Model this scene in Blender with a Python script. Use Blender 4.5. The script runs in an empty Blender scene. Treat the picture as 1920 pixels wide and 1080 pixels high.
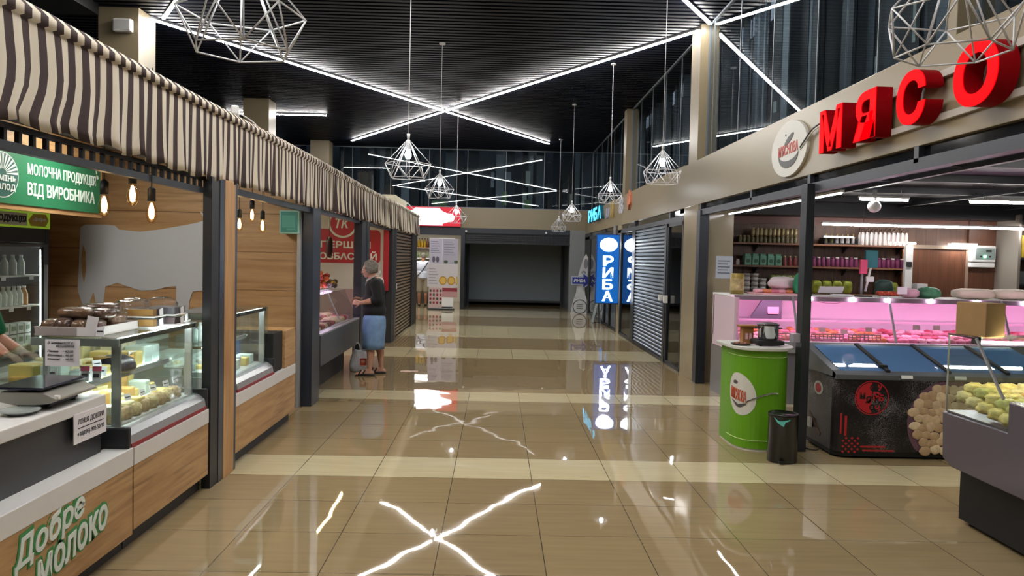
import bpy, bmesh, math, random
from mathutils import Vector, Matrix
from mathutils import geometry as mgeo

SC = bpy.context.scene
COL = SC.collection
random.seed(7)
PI = math.pi

# ---------------------------------------------------------------- camera, world, exposure
YAW, PITCH, ROLL, F_PX = 0.0202, -0.0387, 0.0230, 1457.0
cam_data = bpy.data.cameras.new('camera')
cam_data.sensor_width = 36.0
cam_data.lens = F_PX * 36.0 / 1920.0
cam_data.clip_start = 0.05
cam_data.clip_end = 200
cam = bpy.data.objects.new('camera', cam_data)
COL.objects.link(cam)
_fw = Vector((math.sin(YAW) * math.cos(PITCH), math.cos(YAW) * math.cos(PITCH), math.sin(PITCH)))
_rt = Vector((math.cos(YAW), -math.sin(YAW), 0))
_up = _rt.cross(_fw)
_r2 = _rt * math.cos(ROLL) + _up * math.sin(ROLL)
_u2 = _up * math.cos(ROLL) - _rt * math.sin(ROLL)
_m = Matrix((_r2, _u2, -_fw)).transposed().to_4x4()
_m.translation = Vector((0, 0, 1.68))
cam.matrix_world = _m
SC.camera = cam

world = bpy.data.worlds.new('night')
SC.world = world
world.use_nodes = True
world.node_tree.nodes['Background'].inputs[0].default_value = (0.75, 0.85, 1.0, 1)
world.node_tree.nodes['Background'].inputs[1].default_value = 0.25

vs = SC.view_settings
vs.view_transform = 'Standard'
vs.look = 'None'
vs.gamma = 1.0
vs.use_curve_mapping = False
vs.exposure = 1.15
SC.cycles.use_denoising = True
SC.cycles.max_bounces = 10
SC.cycles.transparent_max_bounces = 24
SC.cycles.sample_clamp_indirect = 6.0
SC.cycles.caustics_reflective = False
SC.cycles.caustics_refractive = False

# emission strengths of the lamps the hall has
L_STRIP = 54.0      # ceiling light lines
L_TUBE = 22.0       # tubes in the meat shop
L_BULB = 15.0       # filament bulbs
L_CASE = 9.0        # strips inside the display cases
L_PINK = 14.0       # pink strips in the meat counter
L_SHOP = 16.0      # ceiling panels inside the stalls

# ---------------------------------------------------------------- materials
MATS = {}

def _lin(c):
    return tuple((x / 12.92 if x <= 0.04045 else ((x + 0.055) / 1.055) ** 2.4) for x in c)

def rgb(h):
    h = h.lstrip('#')
    return _lin(tuple(int(h[i:i + 2], 16) / 255 for i in (0, 2, 4)))

def mat(name, col, rough=0.5, metal=0.0, emit=None, estr=0.0, spec=0.5, coat=0.0, alpha=1.0, bump=0.0, bscale=40.0, var=0.0, vscale=6.0, ior=1.5):
    if name in MATS:
        return MATS[name]
    m = bpy.data.materials.new(name)
    m.use_nodes = True
    nt = m.node_tree
    b = nt.nodes['Principled BSDF']
    if isinstance(col, str):
        col = rgb(col)
    b.inputs['Base Color'].default_value = (*col, 1)
    b.inputs['Roughness'].default_value = rough
    b.inputs['Metallic'].default_value = metal
    b.inputs['Specular IOR Level'].default_value = spec
    b.inputs['Coat Weight'].default_value = coat
    b.inputs['IOR'].default_value = ior
    b.inputs['Alpha'].default_value = alpha
    if emit is not None:
        if isinstance(emit, str):
            emit = rgb(emit)
        b.inputs['Emission Color'].default_value = (*emit, 1)
        b.inputs['Emission Strength'].default_value = estr
    if bump or var:
        tc = nt.nodes.new('ShaderNodeTexCoord')
    if bump:
        n = nt.nodes.new('ShaderNodeTexNoise')
        n.inputs['Scale'].default_value = bscale
        n.inputs['Detail'].default_value = 3
        nt.links.new(tc.outputs['Object'], n.inputs['Vector'])
        bp = nt.nodes.new('ShaderNodeBump')
        bp.inputs['Strength'].default_value = bump
        bp.inputs['Distance'].default_value = 0.02
        nt.links.new(n.outputs['Fac'], bp.inputs['Height'])
        nt.links.new(bp.outputs['Normal'], b.inputs['Normal'])
    if var:
        n = nt.nodes.new('ShaderNodeTexNoise')
        n.inputs['Scale'].default_value = vscale
        n.inputs['Detail'].default_value = 4
        nt.links.new(tc.outputs['Object'], n.inputs['Vector'])
        r = nt.nodes.new('ShaderNodeValToRGB')
        r.color_ramp.elements[0].position = 0.3
        r.color_ramp.elements[1].position = 0.7
        r.color_ramp.elements[0].color = (*[max(0, c * (1 - var)) for c in col], 1)
        r.color_ramp.elements[1].color = (*[min(1, c * (1 + var)) for c in col], 1)
        nt.links.new(n.outputs['Fac'], r.inputs['Fac'])
        nt.links.new(r.outputs['Color'], b.inputs['Base Color'])
    MATS[name] = m
    return m

def glass_mat(name, tint=(0.9, 0.95, 0.95), ior=1.5, rough=0.0, body=0.0, bodycol=(0.7, 0.75, 0.78)):
    """a single pane: clear, with the mirror image growing at grazing angles; body is a faint dusty film"""
    if name in MATS:
        return MATS[name]
    m = bpy.data.materials.new(name)
    m.use_nodes = True
    nt = m.node_tree
    nt.nodes.clear()
    out = nt.nodes.new('ShaderNodeOutputMaterial')
    tr = nt.nodes.new('ShaderNodeBsdfTransparent')
    tr.inputs[0].default_value = (*tint, 1)
    gl = nt.nodes.new('ShaderNodeBsdfGlossy')
    gl.inputs['Roughness'].default_value = rough
    fr = nt.nodes.new('ShaderNodeFresnel')
    g = nt.nodes.new('ShaderNodeNewGeometry')
    mi = nt.nodes.new('ShaderNodeMath')
    mi.operation = 'MULTIPLY_ADD'
    nt.links.new(g.outputs['Backfacing'], mi.inputs[0])
    mi.inputs[1].default_value = 1.0 / ior - ior
    mi.inputs[2].default_value = ior
    nt.links.new(mi.outputs[0], fr.inputs['IOR'])
    mx = nt.nodes.new('ShaderNodeMixShader')
    nt.links.new(fr.outputs[0], mx.inputs[0])
    if body:
        df = nt.nodes.new('ShaderNodeBsdfDiffuse')
        df.inputs[0].default_value = (*bodycol, 1)
        mb = nt.nodes.new('ShaderNodeMixShader')
        mb.inputs[0].default_value = body
        nt.links.new(tr.outputs[0], mb.inputs[1])
        nt.links.new(df.outputs[0], mb.inputs[2])
        nt.links.new(mb.outputs[0], mx.inputs[1])
    else:
        nt.links.new(tr.outputs[0], mx.inputs[1])
    nt.links.new(gl.outputs[0], mx.inputs[2])
    nt.links.new(mx.outputs[0], out.inputs[0])
    MATS[name] = m
    return m

def wood_mat(name, c1, c2, axis='y', scale=1.0, rough=0.45, plank=0.0, dark=None, seed=0.0):
    """long grain running along the given axis, a few dark knots and plank joints across"""
    if name in MATS:
        return MATS[name]
    m = bpy.data.materials.new(name)
    m.use_nodes = True
    nt = m.node_tree
    b = nt.nodes['Principled BSDF']
    b.inputs['Roughness'].default_value = rough
    geo = nt.nodes.new('ShaderNodeNewGeometry')
    mp = nt.nodes.new('ShaderNodeMapping')
    s = [9.0 * scale] * 3
    s['xyz'.index(axis)] = 0.9 * scale
    mp.inputs['Scale'].default_value = s
    mp.inputs['Location'].default_value = (seed, seed * 1.7, seed * .3)
    nt.links.new(geo.outputs['Position'], mp.inputs['Vector'])
    n = nt.nodes.new('ShaderNodeTexNoise')
    n.inputs['Scale'].default_value = 1.6
    n.inputs['Detail'].default_value = 6
    n.inputs['Roughness'].default_value = 0.62
    n.inputs['Distortion'].default_value = 0.6
    nt.links.new(mp.outputs[0], n.inputs['Vector'])
    r = nt.nodes.new('ShaderNodeValToRGB')
    cr = r.color_ramp
    cr.elements[0].position = 0.28
    cr.elements[1].position = 0.72
    cr.elements[0].color = (*rgb(c1), 1)
    cr.elements[1].color = (*rgb(c2), 1)
    nt.links.new(n.outputs['Fac'], r.inputs['Fac'])
    last = r.outputs['Color']
    n2 = nt.nodes.new('ShaderNodeTexNoise')
    mp2 = nt.nodes.new('ShaderNodeMapping')
    s2 = [30.0 * scale] * 3
    s2['xyz'.index(axis)] = 1.3 * scale
    mp2.inputs['Scale'].default_value = s2
    nt.links.new(geo.outputs['Position'], mp2.inputs['Vector'])
    nt.links.new(mp2.outputs[0], n2.inputs['Vector'])
    n2.inputs['Scale'].default_value = 1.0
    n2.inputs['Detail'].default_value = 2
    r2 = nt.nodes.new('ShaderNodeValToRGB')
    r2.color_ramp.elements[0].position = 0.30
    r2.color_ramp.elements[1].position = 0.42
    d = rgb(dark or c1)
    r2.color_ramp.elements[0].color = (d[0] * .55, d[1] * .5, d[2] * .45, 1)
    r2.color_ramp.elements[1].color = (1, 1, 1, 1)
    nt.links.new(n2.outputs['Fac'], r2.inputs['Fac'])
    mx = nt.nodes.new('ShaderNodeMix')
    mx.data_type = 'RGBA'
    mx.blend_type = 'MULTIPLY'
    mx.inputs['Factor'].default_value = 0.35
    nt.links.new(last, mx.inputs['A'])
    nt.links.new(r2.outputs['Color'], mx.inputs['B'])
    last = mx.outputs['Result']
    if plank:
        sp = nt.nodes.new('ShaderNodeSeparateXYZ')
        nt.links.new(geo.outputs['Position'], sp.inputs[0])
        ax = 'z' if axis != 'z' else 'x'
        md = nt.nodes.new('ShaderNodeMath'); md.operation = 'PINGPONG'; md.inputs[1].default_value = plank / 2
        nt.links.new(sp.outputs['xyz'.index(ax)], md.inputs[0])
        lt = nt.nodes.new('ShaderNodeMath'); lt.operation = 'LESS_THAN'; lt.inputs[1].default_value = 0.004
        nt.links.new(md.outputs[0], lt.inputs[0])
        m2 = nt.nodes.new('ShaderNodeMix'); m2.data_type = 'RGBA'; m2.blend_type = 'MULTIPLY'
        nt.links.new(lt.outputs[0], m2.inputs['Factor'])
        nt.links.new(last, m2.inputs['A'])
        m2.inputs['B'].default_value = (0.35, 0.3, 0.25, 1)
        last = m2.outputs['Result']
    nt.links.new(last, b.inputs['Base Color'])
    MATS[name] = m
    return m

def math_node(nt, op, a, b=None, c=None):
    n = nt.nodes.new('ShaderNodeMath')
    n.operation = op
    for i, v in enumerate((a, b, c)):
        if v is None:
            continue
        if isinstance(v, (int, float)):
            n.inputs[i].default_value = v
        else:
            nt.links.new(v, n.inputs[i])
    return n.outputs[0]

def floor_mat():
    m = bpy.data.materials.new('polished_tiles')
    m.use_nodes = True
    nt = m.node_tree
    b = nt.nodes['Principled BSDF']
    geo = nt.nodes.new('ShaderNodeNewGeometry')
    sp = nt.nodes.new('ShaderNodeSeparateXYZ')
    nt.links.new(geo.outputs['Position'], sp.inputs[0])
    X, Y = sp.outputs[0], sp.outputs[1]
    u = math_node(nt, 'DIVIDE', math_node(nt, 'ADD', X, 30 + 1.50), 0.6)
    v = math_node(nt, 'DIVIDE', math_node(nt, 'ADD', Y, 30 - 6.448), 0.6)
    fu, fv = math_node(nt, 'FLOOR', u), math_node(nt, 'FLOOR', v)
    du = math_node(nt, 'PINGPONG', u, 0.5)
    dv = math_node(nt, 'PINGPONG', v, 0.5)
    grout = math_node(nt, 'LESS_THAN', math_node(nt, 'MINIMUM', du, dv), 0.0042)
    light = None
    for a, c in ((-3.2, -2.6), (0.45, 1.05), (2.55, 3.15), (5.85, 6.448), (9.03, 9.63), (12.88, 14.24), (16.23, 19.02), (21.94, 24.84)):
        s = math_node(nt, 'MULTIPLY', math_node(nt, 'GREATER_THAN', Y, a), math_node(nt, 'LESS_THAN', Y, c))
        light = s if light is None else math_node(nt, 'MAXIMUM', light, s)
    wn = nt.nodes.new('ShaderNodeTexWhiteNoise')
    wn.noise_dimensions = '2D'
    cv = nt.nodes.new('ShaderNodeCombineXYZ')
    nt.links.new(fu, cv.inputs[0]); nt.links.new(fv, cv.inputs[1])
    nt.links.new(cv.outputs[0], wn.inputs['Vector'])
    # streaks across the corridor inside every tile
    mp = nt.nodes.new('ShaderNodeMapping')
    mp.inputs['Scale'].default_value = (1.2, 16, 1)
    nt.links.new(geo.outputs['Position'], mp.inputs['Vector'])
    ns = nt.nodes.new('ShaderNodeTexNoise')
    ns.inputs['Scale'].default_value = 1.5
    ns.inputs['Detail'].default_value = 4
    nt.links.new(mp.outputs[0], ns.inputs['Vector'])
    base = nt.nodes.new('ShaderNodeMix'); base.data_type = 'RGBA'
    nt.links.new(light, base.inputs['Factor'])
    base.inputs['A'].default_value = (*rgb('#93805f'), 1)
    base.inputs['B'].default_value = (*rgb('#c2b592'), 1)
    k = math_node(nt, 'ADD', math_node(nt, 'MULTIPLY', wn.outputs['Value'], 0.10), math_node(nt, 'MULTIPLY', ns.outputs['Fac'], 0.34))
    k = math_node(nt, 'ADD', k, 0.78)
    sc_ = nt.nodes.new('ShaderNodeVectorMath'); sc_.operation = 'SCALE'
    nt.links.new(base.outputs['Result'], sc_.inputs[0]); nt.links.new(k, sc_.inputs['Scale'])
    fin = nt.nodes.new('ShaderNodeMix'); fin.data_type = 'RGBA'
    nt.links.new(grout, fin.inputs['Factor'])
    nt.links.new(sc_.outputs[0], fin.inputs['A'])
    fin.inputs['B'].default_value = (*rgb('#4a4236'), 1)
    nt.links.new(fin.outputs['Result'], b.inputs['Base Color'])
    b.inputs['Roughness'].default_value = 0.02
    b.inputs['IOR'].default_value = 1.52
    # each tile lies a hair out of level, and its polish is slightly wavy
    nv = nt.nodes.new('ShaderNodeVectorMath'); nv.operation = 'SUBTRACT'
    nt.links.new(wn.outputs['Color'], nv.inputs[0]); nv.inputs[1].default_value = (.5, .5, .5)
    n2 = nt.nodes.new('ShaderNodeTexNoise'); n2.inputs['Scale'].default_value = 3.2; n2.inputs['Detail'].default_value = 1
    nt.links.new(geo.outputs['Position'], n2.inputs['Vector'])
    nw = nt.nodes.new('ShaderNodeVectorMath'); nw.operation = 'SUBTRACT'
    nt.links.new(n2.outputs['Color'], nw.inputs[0]); nw.inputs[1].default_value = (.5, .5, .5)
    s1 = nt.nodes.new('ShaderNodeVectorMath'); s1.operation = 'SCALE'; s1.inputs['Scale'].default_value = 0.004
    s2 = nt.nodes.new('ShaderNodeVectorMath'); s2.operation = 'SCALE'; s2.inputs['Scale'].default_value = 0.011
    nt.links.new(nv.outputs[0], s1.inputs[0]); nt.links.new(nw.outputs[0], s2.inputs[0])
    a1 = nt.nodes.new('ShaderNodeVectorMath'); a1.operation = 'ADD'
    nt.links.new(s1.outputs[0], a1.inputs[0]); nt.links.new(s2.outputs[0], a1.inputs[1])
    a2 = nt.nodes.new('ShaderNodeVectorMath'); a2.operation = 'ADD'
    nt.links.new(a1.outputs[0], a2.inputs[0]); nt.links.new(geo.outputs['Normal'], a2.inputs[1])
    nn = nt.nodes.new('ShaderNodeVectorMath'); nn.operation = 'NORMALIZE'
    nt.links.new(a2.outputs[0], nn.inputs[0])
    nt.links.new(nn.outputs[0], b.inputs['Normal'])
    return m

def stripe_mat(name, ca, cb, period, axis, duty=0.5):
    """woven stripes along an axis of the object's own coordinates (awning cloth): uses the UV map's u"""
    m = bpy.data.materials.new(name)
    m.use_nodes = True
    nt = m.node_tree
    b = nt.nodes['Principled BSDF']
    b.inputs['Roughness'].default_value = 0.85
    b.inputs['Specular IOR Level'].default_value = 0.15
    uv = nt.nodes.new('ShaderNodeUVMap')
    sp = nt.nodes.new('ShaderNodeSeparateXYZ')
    nt.links.new(uv.outputs[0], sp.inputs[0])
    fr = math_node(nt, 'FRACT', math_node(nt, 'DIVIDE', sp.outputs[0], period))
    f = math_node(nt, 'LESS_THAN', fr, duty)
    mx = nt.nodes.new('ShaderNodeMix'); mx.data_type = 'RGBA'
    nt.links.new(f, mx.inputs['Factor'])
    mx.inputs['A'].default_value = (*rgb(ca), 1)
    mx.inputs['B'].default_value = (*rgb(cb), 1)
    nt.links.new(mx.outputs['Result'], b.inputs['Base Color'])
    MATS[name] = m
    return m

# ---------------------------------------------------------------- mesh helpers
WLOC = {}

def frame(n):
    n = Vector(n).normalized()
    a = Vector((0, 0, 1)) if abs(n.z) < 0.95 else Vector((0, 1, 0))
    u = a.cross(n).normalized()
    return u, n.cross(u)

class MB:
    """collects shapes; build() links them as one mesh object"""
    def __init__(s):
        s.v, s.f, s.mi, s.sm, s.cur = [], [], [], [], 0
    def slot(s, i):
        s.cur = i
        return s
    def add(s, vs, fs, smooth=False):
        o = len(s.v)
        s.v += [tuple(p) for p in vs]
        for f in fs:
            s.f.append([i + o for i in f]); s.mi.append(s.cur); s.sm.append(smooth)
        return s
    def box(s, x0, x1, y0, y1, z0, z1):
        x0, x1 = min(x0, x1), max(x0, x1); y0, y1 = min(y0, y1), max(y0, y1); z0, z1 = min(z0, z1), max(z0, z1)
        return s.add([(x0, y0, z0), (x1, y0, z0), (x1, y1, z0), (x0, y1, z0), (x0, y0, z1), (x1, y0, z1), (x1, y1, z1), (x0, y1, z1)],
                     [(0, 3, 2, 1), (4, 5, 6, 7), (0, 1, 5, 4), (1, 2, 6, 5), (2, 3, 7, 6), (3, 0, 4, 7)])
    def obox(s, c, sx, sy, sz, rz=0.0, rx=0.0, ry=0.0):
        """box by centre and sizes, turned"""
        M = Matrix.Translation(c) @ Matrix.Rotation(rz, 4, 'Z') @ Matrix.Rotation(rx, 4, 'X') @ Matrix.Rotation(ry, 4, 'Y')
        p = [M @ Vector((a * sx / 2, b_ * sy / 2, c_ * sz / 2)) for a, b_, c_ in ((-1, -1, -1), (1, -1, -1), (1, 1, -1), (-1, 1, -1), (-1, -1, 1), (1, -1, 1), (1, 1, 1), (-1, 1, 1))]
        return s.add(p, [(0, 3, 2, 1), (4, 5, 6, 7), (0, 1, 5, 4), (1, 2, 6, 5), (2, 3, 7, 6), (3, 0, 4, 7)])
    def quad(s, a, b, c, d):
        return s.add([a, b, c, d], [(0, 1, 2, 3)])
    def prism(s, poly, axis, a0, a1):
        """poly: 2D points (the two other axes in xyz order), extruded along axis from a0 to a1"""
        i = 'xyz'.index(axis)
        def P(p, a):
            q = list(p); q.insert(i, a); return tuple(q)
        n = len(poly)
        vs_ = [P(p, a0) for p in poly] + [P(p, a1) for p in poly]
        fs = [tuple(range(n))[::-1], tuple(range(n, 2 * n))] + [(k, (k + 1) % n, n + (k + 1) % n, n + k) for k in range(n)]
        return s.add(vs_, fs)
    def cyl(s, p0, p1, r0, r1=None, n=16, caps=True, smooth=True):
        r1 = r0 if r1 is None else r1
        p0, p1 = Vector(p0), Vector(p1)
        u, w = frame(p1 - p0)
        vs_ = []
        for p, r in ((p0, r0), (p1, r1)):
            for k in range(n):
                t = 2 * PI * k / n
                vs_.append(p + (u * math.cos(t) + w * math.sin(t)) * r)
        s.add(vs_, [(k, (k + 1) % n, n + (k + 1) % n, n + k) for k in range(n)], smooth)
        if caps:
            s.add(vs_, [tuple(range(n))[::-1], tuple(range(n, 2 * n))])
        return s
    def tube(s, pts, r, n=8, closed=False):
        pts = [Vector(p) for p in pts]
        if not closed:
            for a, b_ in zip(pts, pts[1:]):
                if (b_ - a).length > 1e-6:
                    s.cyl(a, b_, r, r, n, True)
        else:
            for a, b_ in zip(pts, pts[1:] + pts[:1]):
                s.cyl(a, b_, r, r, n, True)
        return s
    def lathe(s, prof, c=(0, 0, 0), n=20, axis='z', smooth=True):
        """prof: (radius, height) from bottom to top"""
        c = Vector(c)
        vs_, fs = [], []
        for r, h in prof:
            for k in range(n):
                t = 2 * PI * k / n
                a, b_ = r * math.cos(t), r * math.sin(t)
                vs_.append(c + Vector({'z': (a, b_, h), 'x': (h, a, b_), 'y': (b_, h, a)}[axis]))
        m_ = len(prof)
        for j in range(m_ - 1):
            for k in range(n):
                fs.append((j * n + k, j * n + (k + 1) % n, (j + 1) * n + (k + 1) % n, (j + 1) * n + k))
        s.add(vs_, fs, smooth)
        if prof[0][0] > 1e-4:
            s.add([vs_[k] for k in range(n)], [tuple(range(n))[::-1]])
        if prof[-1][0] > 1e-4:
            s.add([vs_[(m_ - 1) * n + k] for k in range(n)], [tuple(range(n))])
        return s
    def ell(s, c, rx, ry, rz, n=14, m_=8, rot=None, lump=0.0, seed=0):
        c = Vector(c)
        R_ = rot or Matrix.Identity(3)
        rr = random.Random(seed)
        vs_, fs = [], []
        for j in range(m_ + 1):
            ph = PI * j / m_ - PI / 2
            for k in range(n):
                t = 2 * PI * k / n
                d = 1 + lump * (rr.random() - .5) * 2
                p = Vector((rx * math.cos(ph) * math.cos(t), ry * math.cos(ph) * math.sin(t), rz * math.sin(ph))) * d
                vs_.append(c + R_ @ p)
        for j in range(m_):
            for k in range(n):
                fs.append((j * n + k, j * n + (k + 1) % n, (j + 1) * n + (k + 1) % n, (j + 1) * n + k))
        return s.add(vs_, fs, True)
    def blob(s, c, sx, sy, sz, e=0.5, n=16, m_=10, rz=0.0, rx=0.0, lump=0.0, seed=0):
        """rounded box: superellipsoid"""
        def pw(a):
            return math.copysign(abs(a) ** e, a)
        M = Matrix.Translation(c) @ Matrix.Rotation(rz, 4, 'Z') @ Matrix.Rotation(rx, 4, 'X')
        rr = random.Random(seed)
        vs_, fs = [], []
        for j in range(m_ + 1):
            ph = PI * j / m_ - PI / 2
            for k in range(n):
                t = 2 * PI * k / n
                d = 1 + lump * (rr.random() - .5) * 2
                vs_.append(M @ (Vector((sx / 2 * pw(math.cos(ph)) * pw(math.cos(t)), sy / 2 * pw(math.cos(ph)) * pw(math.sin(t)), sz / 2 * pw(math.sin(ph)))) * d))
        for j in range(m_):
            for k in range(n):
                fs.append((j * n + k, j * n + (k + 1) % n, (j + 1) * n + (k + 1) % n, (j + 1) * n + k))
        return s.add(vs_, fs, True)
    def poly3(s, pts):
        pts = [Vector(p) for p in pts]
        tris = mgeo.tessellate_polygon([pts])
        return s.add(pts, [tuple(t) for t in tris])
    def plate(s, pts, nrm, th):
        """flat outline (any simple polygon in 3D) given a thickness along nrm"""
        pts = [Vector(p) for p in pts]
        d = Vector(nrm).normalized() * th
        n = len(pts)
        tris = [tuple(t) for t in mgeo.tessellate_polygon([pts])]
        s.add(pts, [t[::-1] for t in tris])
        s.add([p + d for p in pts], tris)
        s.add(pts + [p + d for p in pts], [(k, (k + 1) % n, n + (k + 1) % n, n + k) for k in range(n)])
        return s
    def build(s, name, mats, parent=None, loc=None, bevel=0.0, seg=2, sub=0):
        if not isinstance(mats, (list, tuple)):
            mats = [mats]
        v = s.v
        if parent is not None:
            o = WLOC.get(parent.name, Vector((0, 0, 0)))
            base = o
        elif loc is not None:
            base = Vector(loc)
        else:
            xs = [p[0] for p in v]; ys = [p[1] for p in v]; zs = [p[2] for p in v]
            base = Vector(((min(xs) + max(xs)) / 2, (min(ys) + max(ys)) / 2, min(zs)))
        me = bpy.data.meshes.new(name)
        me.from_pydata([(p[0] - base[0], p[1] - base[1], p[2] - base[2]) for p in v], [], s.f)
        for m_ in mats:
            me.materials.append(m_)
        me.polygons.foreach_set('material_index', s.mi)
        me.polygons.foreach_set('use_smooth', s.sm)
        bm_ = bmesh.new(); bm_.from_mesh(me)
        bmesh.ops.remove_doubles(bm_, verts=bm_.verts, dist=1e-5)
        bmesh.ops.recalc_face_normals(bm_, faces=bm_.faces)
        bm_.to_mesh(me); bm_.free()
        o = bpy.data.objects.new(name, me)
        COL.objects.link(o)
        if parent is not None:
            o.parent = parent
        else:
            o.location = base
        WLOC[o.name] = base
        if bevel:
            bv = o.modifiers.new('bevel', 'BEVEL')
            bv.width = bevel; bv.segments = seg; bv.limit_method = 'ANGLE'; bv.angle_limit = 0.6
        if sub:
            sb = o.modifiers.new('sub', 'SUBSURF'); sb.levels = sub; sb.render_levels = sub
        return o

def thing(name, label, cat, loc, group=None, rz=0.0):
    o = bpy.data.objects.new(name, None)
    o.empty_display_size = 0.1
    COL.objects.link(o)
    o.location = loc
    o.rotation_euler = (0, 0, rz)
    o['label'] = label; o['category'] = cat
    if group:
        o['group'] = group
    WLOC[o.name] = Vector(loc)
    return o

def tag(o, label, cat, group=None, kind=None):
    o['label'] = label; o['category'] = cat
    if group:
        o['group'] = group
    if kind:
        o['kind'] = kind
    return o

def struct(o):
    o['kind'] = 'structure'
    return o

def copy_tree(o, loc=None, rz=None, label=None, parent=None):
    c = o.copy()
    COL.objects.link(c)
    if parent is not None:
        c.parent = parent
    if loc is not None:
        c.location = loc
    if rz is not None:
        c.rotation_euler = (0, 0, rz)
    if label:
        c['label'] = label
    for ch in list(o.children):
        copy_tree(ch, parent=c)
    return c

def text_mesh(txt, bold=0.0, shear=0.0, extrude=0.0, spacing=1.0, line=1.0):
    cu = bpy.data.curves.new('lettering', 'FONT')
    cu.body = txt
    cu.size = 1.0
    cu.offset = bold
    cu.shear = shear
    cu.extrude = extrude
    cu.space_character = spacing
    cu.space_line = line
    cu.align_x = 'CENTER'
    cu.resolution_u = 3
    o = bpy.data.objects.new('lettering', cu)
    COL.objects.link(o)
    dg = bpy.context.evaluated_depsgraph_get()
    me = bpy.data.meshes.new_from_object(o.evaluated_get(dg))
    bpy.data.objects.remove(o)
    bpy.data.curves.remove(cu)
    return me

def text_on(txt, corner, R, U, w, h, m, parent=None, name='lettering', bold=0.0, shear=0.0, th=0.004, spacing=1.0, line=1.0, lift=0.0, warp=None):
    """text stretched to a w x h field whose lower left corner and right/up directions are given; th is its thickness"""
    me = text_mesh(txt, bold, shear, 0.05, spacing, line)
    R, U = Vector(R).normalized(), Vector(U).normalized()
    N = R.cross(U)
    c = Vector(corner)
    xs = [v.co.x for v in me.vertices]; ys = [v.co.y for v in me.vertices]
    x0, x1, y0, y1 = min(xs), max(xs), min(ys), max(ys)
    base = WLOC.get(parent.name, Vector((0, 0, 0))) if parent is not None else c
    for v in me.vertices:
        a = (v.co.x - x0) / (x1 - x0); b_ = (v.co.y - y0) / (y1 - y0)
        d = lift + (th if v.co.z > 0 else 0.0)
        if warp:
            p = warp(a, b_, d)
        else:
            p = c + R * (a * w) + U * (b_ * h) + N * d
        v.co = p - base
    me.materials.clear()
    me.materials.append(m)
    o = bpy.data.objects.new(name, me)
    COL.objects.link(o)
    if parent is not None:
        o.parent = parent
    else:
        o.location = base
    WLOC[o.name] = base
    return o

def ellipse(c, R, U, a, b_, n=40):
    c, R, U = Vector(c), Vector(R), Vector(U)
    return [c + R * (a * math.cos(2 * PI * k / n)) + U * (b_ * math.sin(2 * PI * k / n)) for k in range(n)]

def rrect(c, R, U, w, h, r, n=6):
    c, R, U = Vector(c), Vector(R), Vector(U)
    out = []
    for sx, sy, a0 in ((1, 1, 0), (-1, 1, PI / 2), (-1, -1, PI), (1, -1, 1.5 * PI)):
        for k in range(n + 1):
            t = a0 + PI / 2 * k / n
            out.append(c + R * (sx * (w / 2 - r) + r * math.cos(t)) + U * (sy * (h / 2 - r) + r * math.sin(t)))
    return out

def spline(pts, n=8):
    """Catmull-Rom through the points"""
    P = [Vector(p) for p in pts]
    P = [P[0] * 2 - P[1]] + P + [P[-1] * 2 - P[-2]]
    out = []
    for i in range(1, len(P) - 2):
        for k in range(n):
            t = k / n
            a, b_, c, d = P[i - 1], P[i], P[i + 1], P[i + 2]
            out.append(0.5 * ((2 * b_) + (c - a) * t + (2 * a - 5 * b_ + 4 * c - d) * t * t + (3 * b_ - a - 3 * c + d) * t ** 3))
    out.append(P[-2])
    return out

M_BLACK = mat('graphite_metal', '#2e3138', 0.35, 0.3)
M_DARK = mat('dark_panel', '#25262a', 0.45)
M_PIT = mat('deep_black', '#08090b', 0.6)
M_WHITE = mat('white_laminate', '#dcdad8', 0.35, var=0.02)
M_WHITEP = mat('white_plastic', '#e4e4e2', 0.4)
M_PAPER = mat('paper', '#e6e2e6', 0.8)
M_INK = mat('ink', '#1c1a2a', 0.7)
M_ALU = mat('aluminium', '#a4a6a8', 0.3, 0.35)
M_CHROME = mat('chrome', '#c8c8c8', 0.12, 1.0)
M_BEIGE = mat('beige_composite_panel', '#887b62', 0.32, var=0.03, vscale=1.0)
M_TILEW = mat('beige_wall_tile', '#a3977f', 0.12, var=0.04, vscale=2.0)
M_STRIP = mat('light_line_diffuser', '#ffffff', 0.5, emit=(1.0, 0.97, 0.93), estr=L_STRIP)
M_TUBE = mat('tube_light', '#ffffff', 0.5, emit=(1.0, 0.96, 0.94), estr=L_TUBE)
M_GLASS = glass_mat('case_glass', (0.93, 0.97, 0.95))
M_GLASSD = glass_mat('dark_window_glass', (0.80, 0.85, 0.88), ior=1.5)
M_GLASSS = glass_mat('smoked_door_glass', (0.55, 0.57, 0.58), ior=1.7)
M_RED = mat('sign_red', '#b0202e', 0.4)
M_GREEN = mat('sign_green', '#28744f', 0.45)
M_WOODP = wood_mat('oak_front', '#9c7448', '#cba473', 'y', plank=0.0)
M_WOODW = wood_mat('oak_wall', '#a87f52', '#cda679', 'x', scale=0.8, plank=0.42)
M_WOODV = wood_mat('oak_post', '#a87a4a', '#cfa26c', 'z')
M_WOODB = wood_mat('brown_door', '#4a2c1c', '#6a4430', 'z', rough=0.4)
M_WOODS = wood_mat('brown_slats', '#43281b', '#664531', 'z', rough=0.5, plank=0.16)
M_KRAFT = mat('kraft_paper', '#9a7a50', 0.8, var=0.08)

# ================================================================ the hall
struct(MB().box(-7.2, 9.6, -4.2, 32, -0.12, 0).build('floor', floor_mat()))

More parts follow.
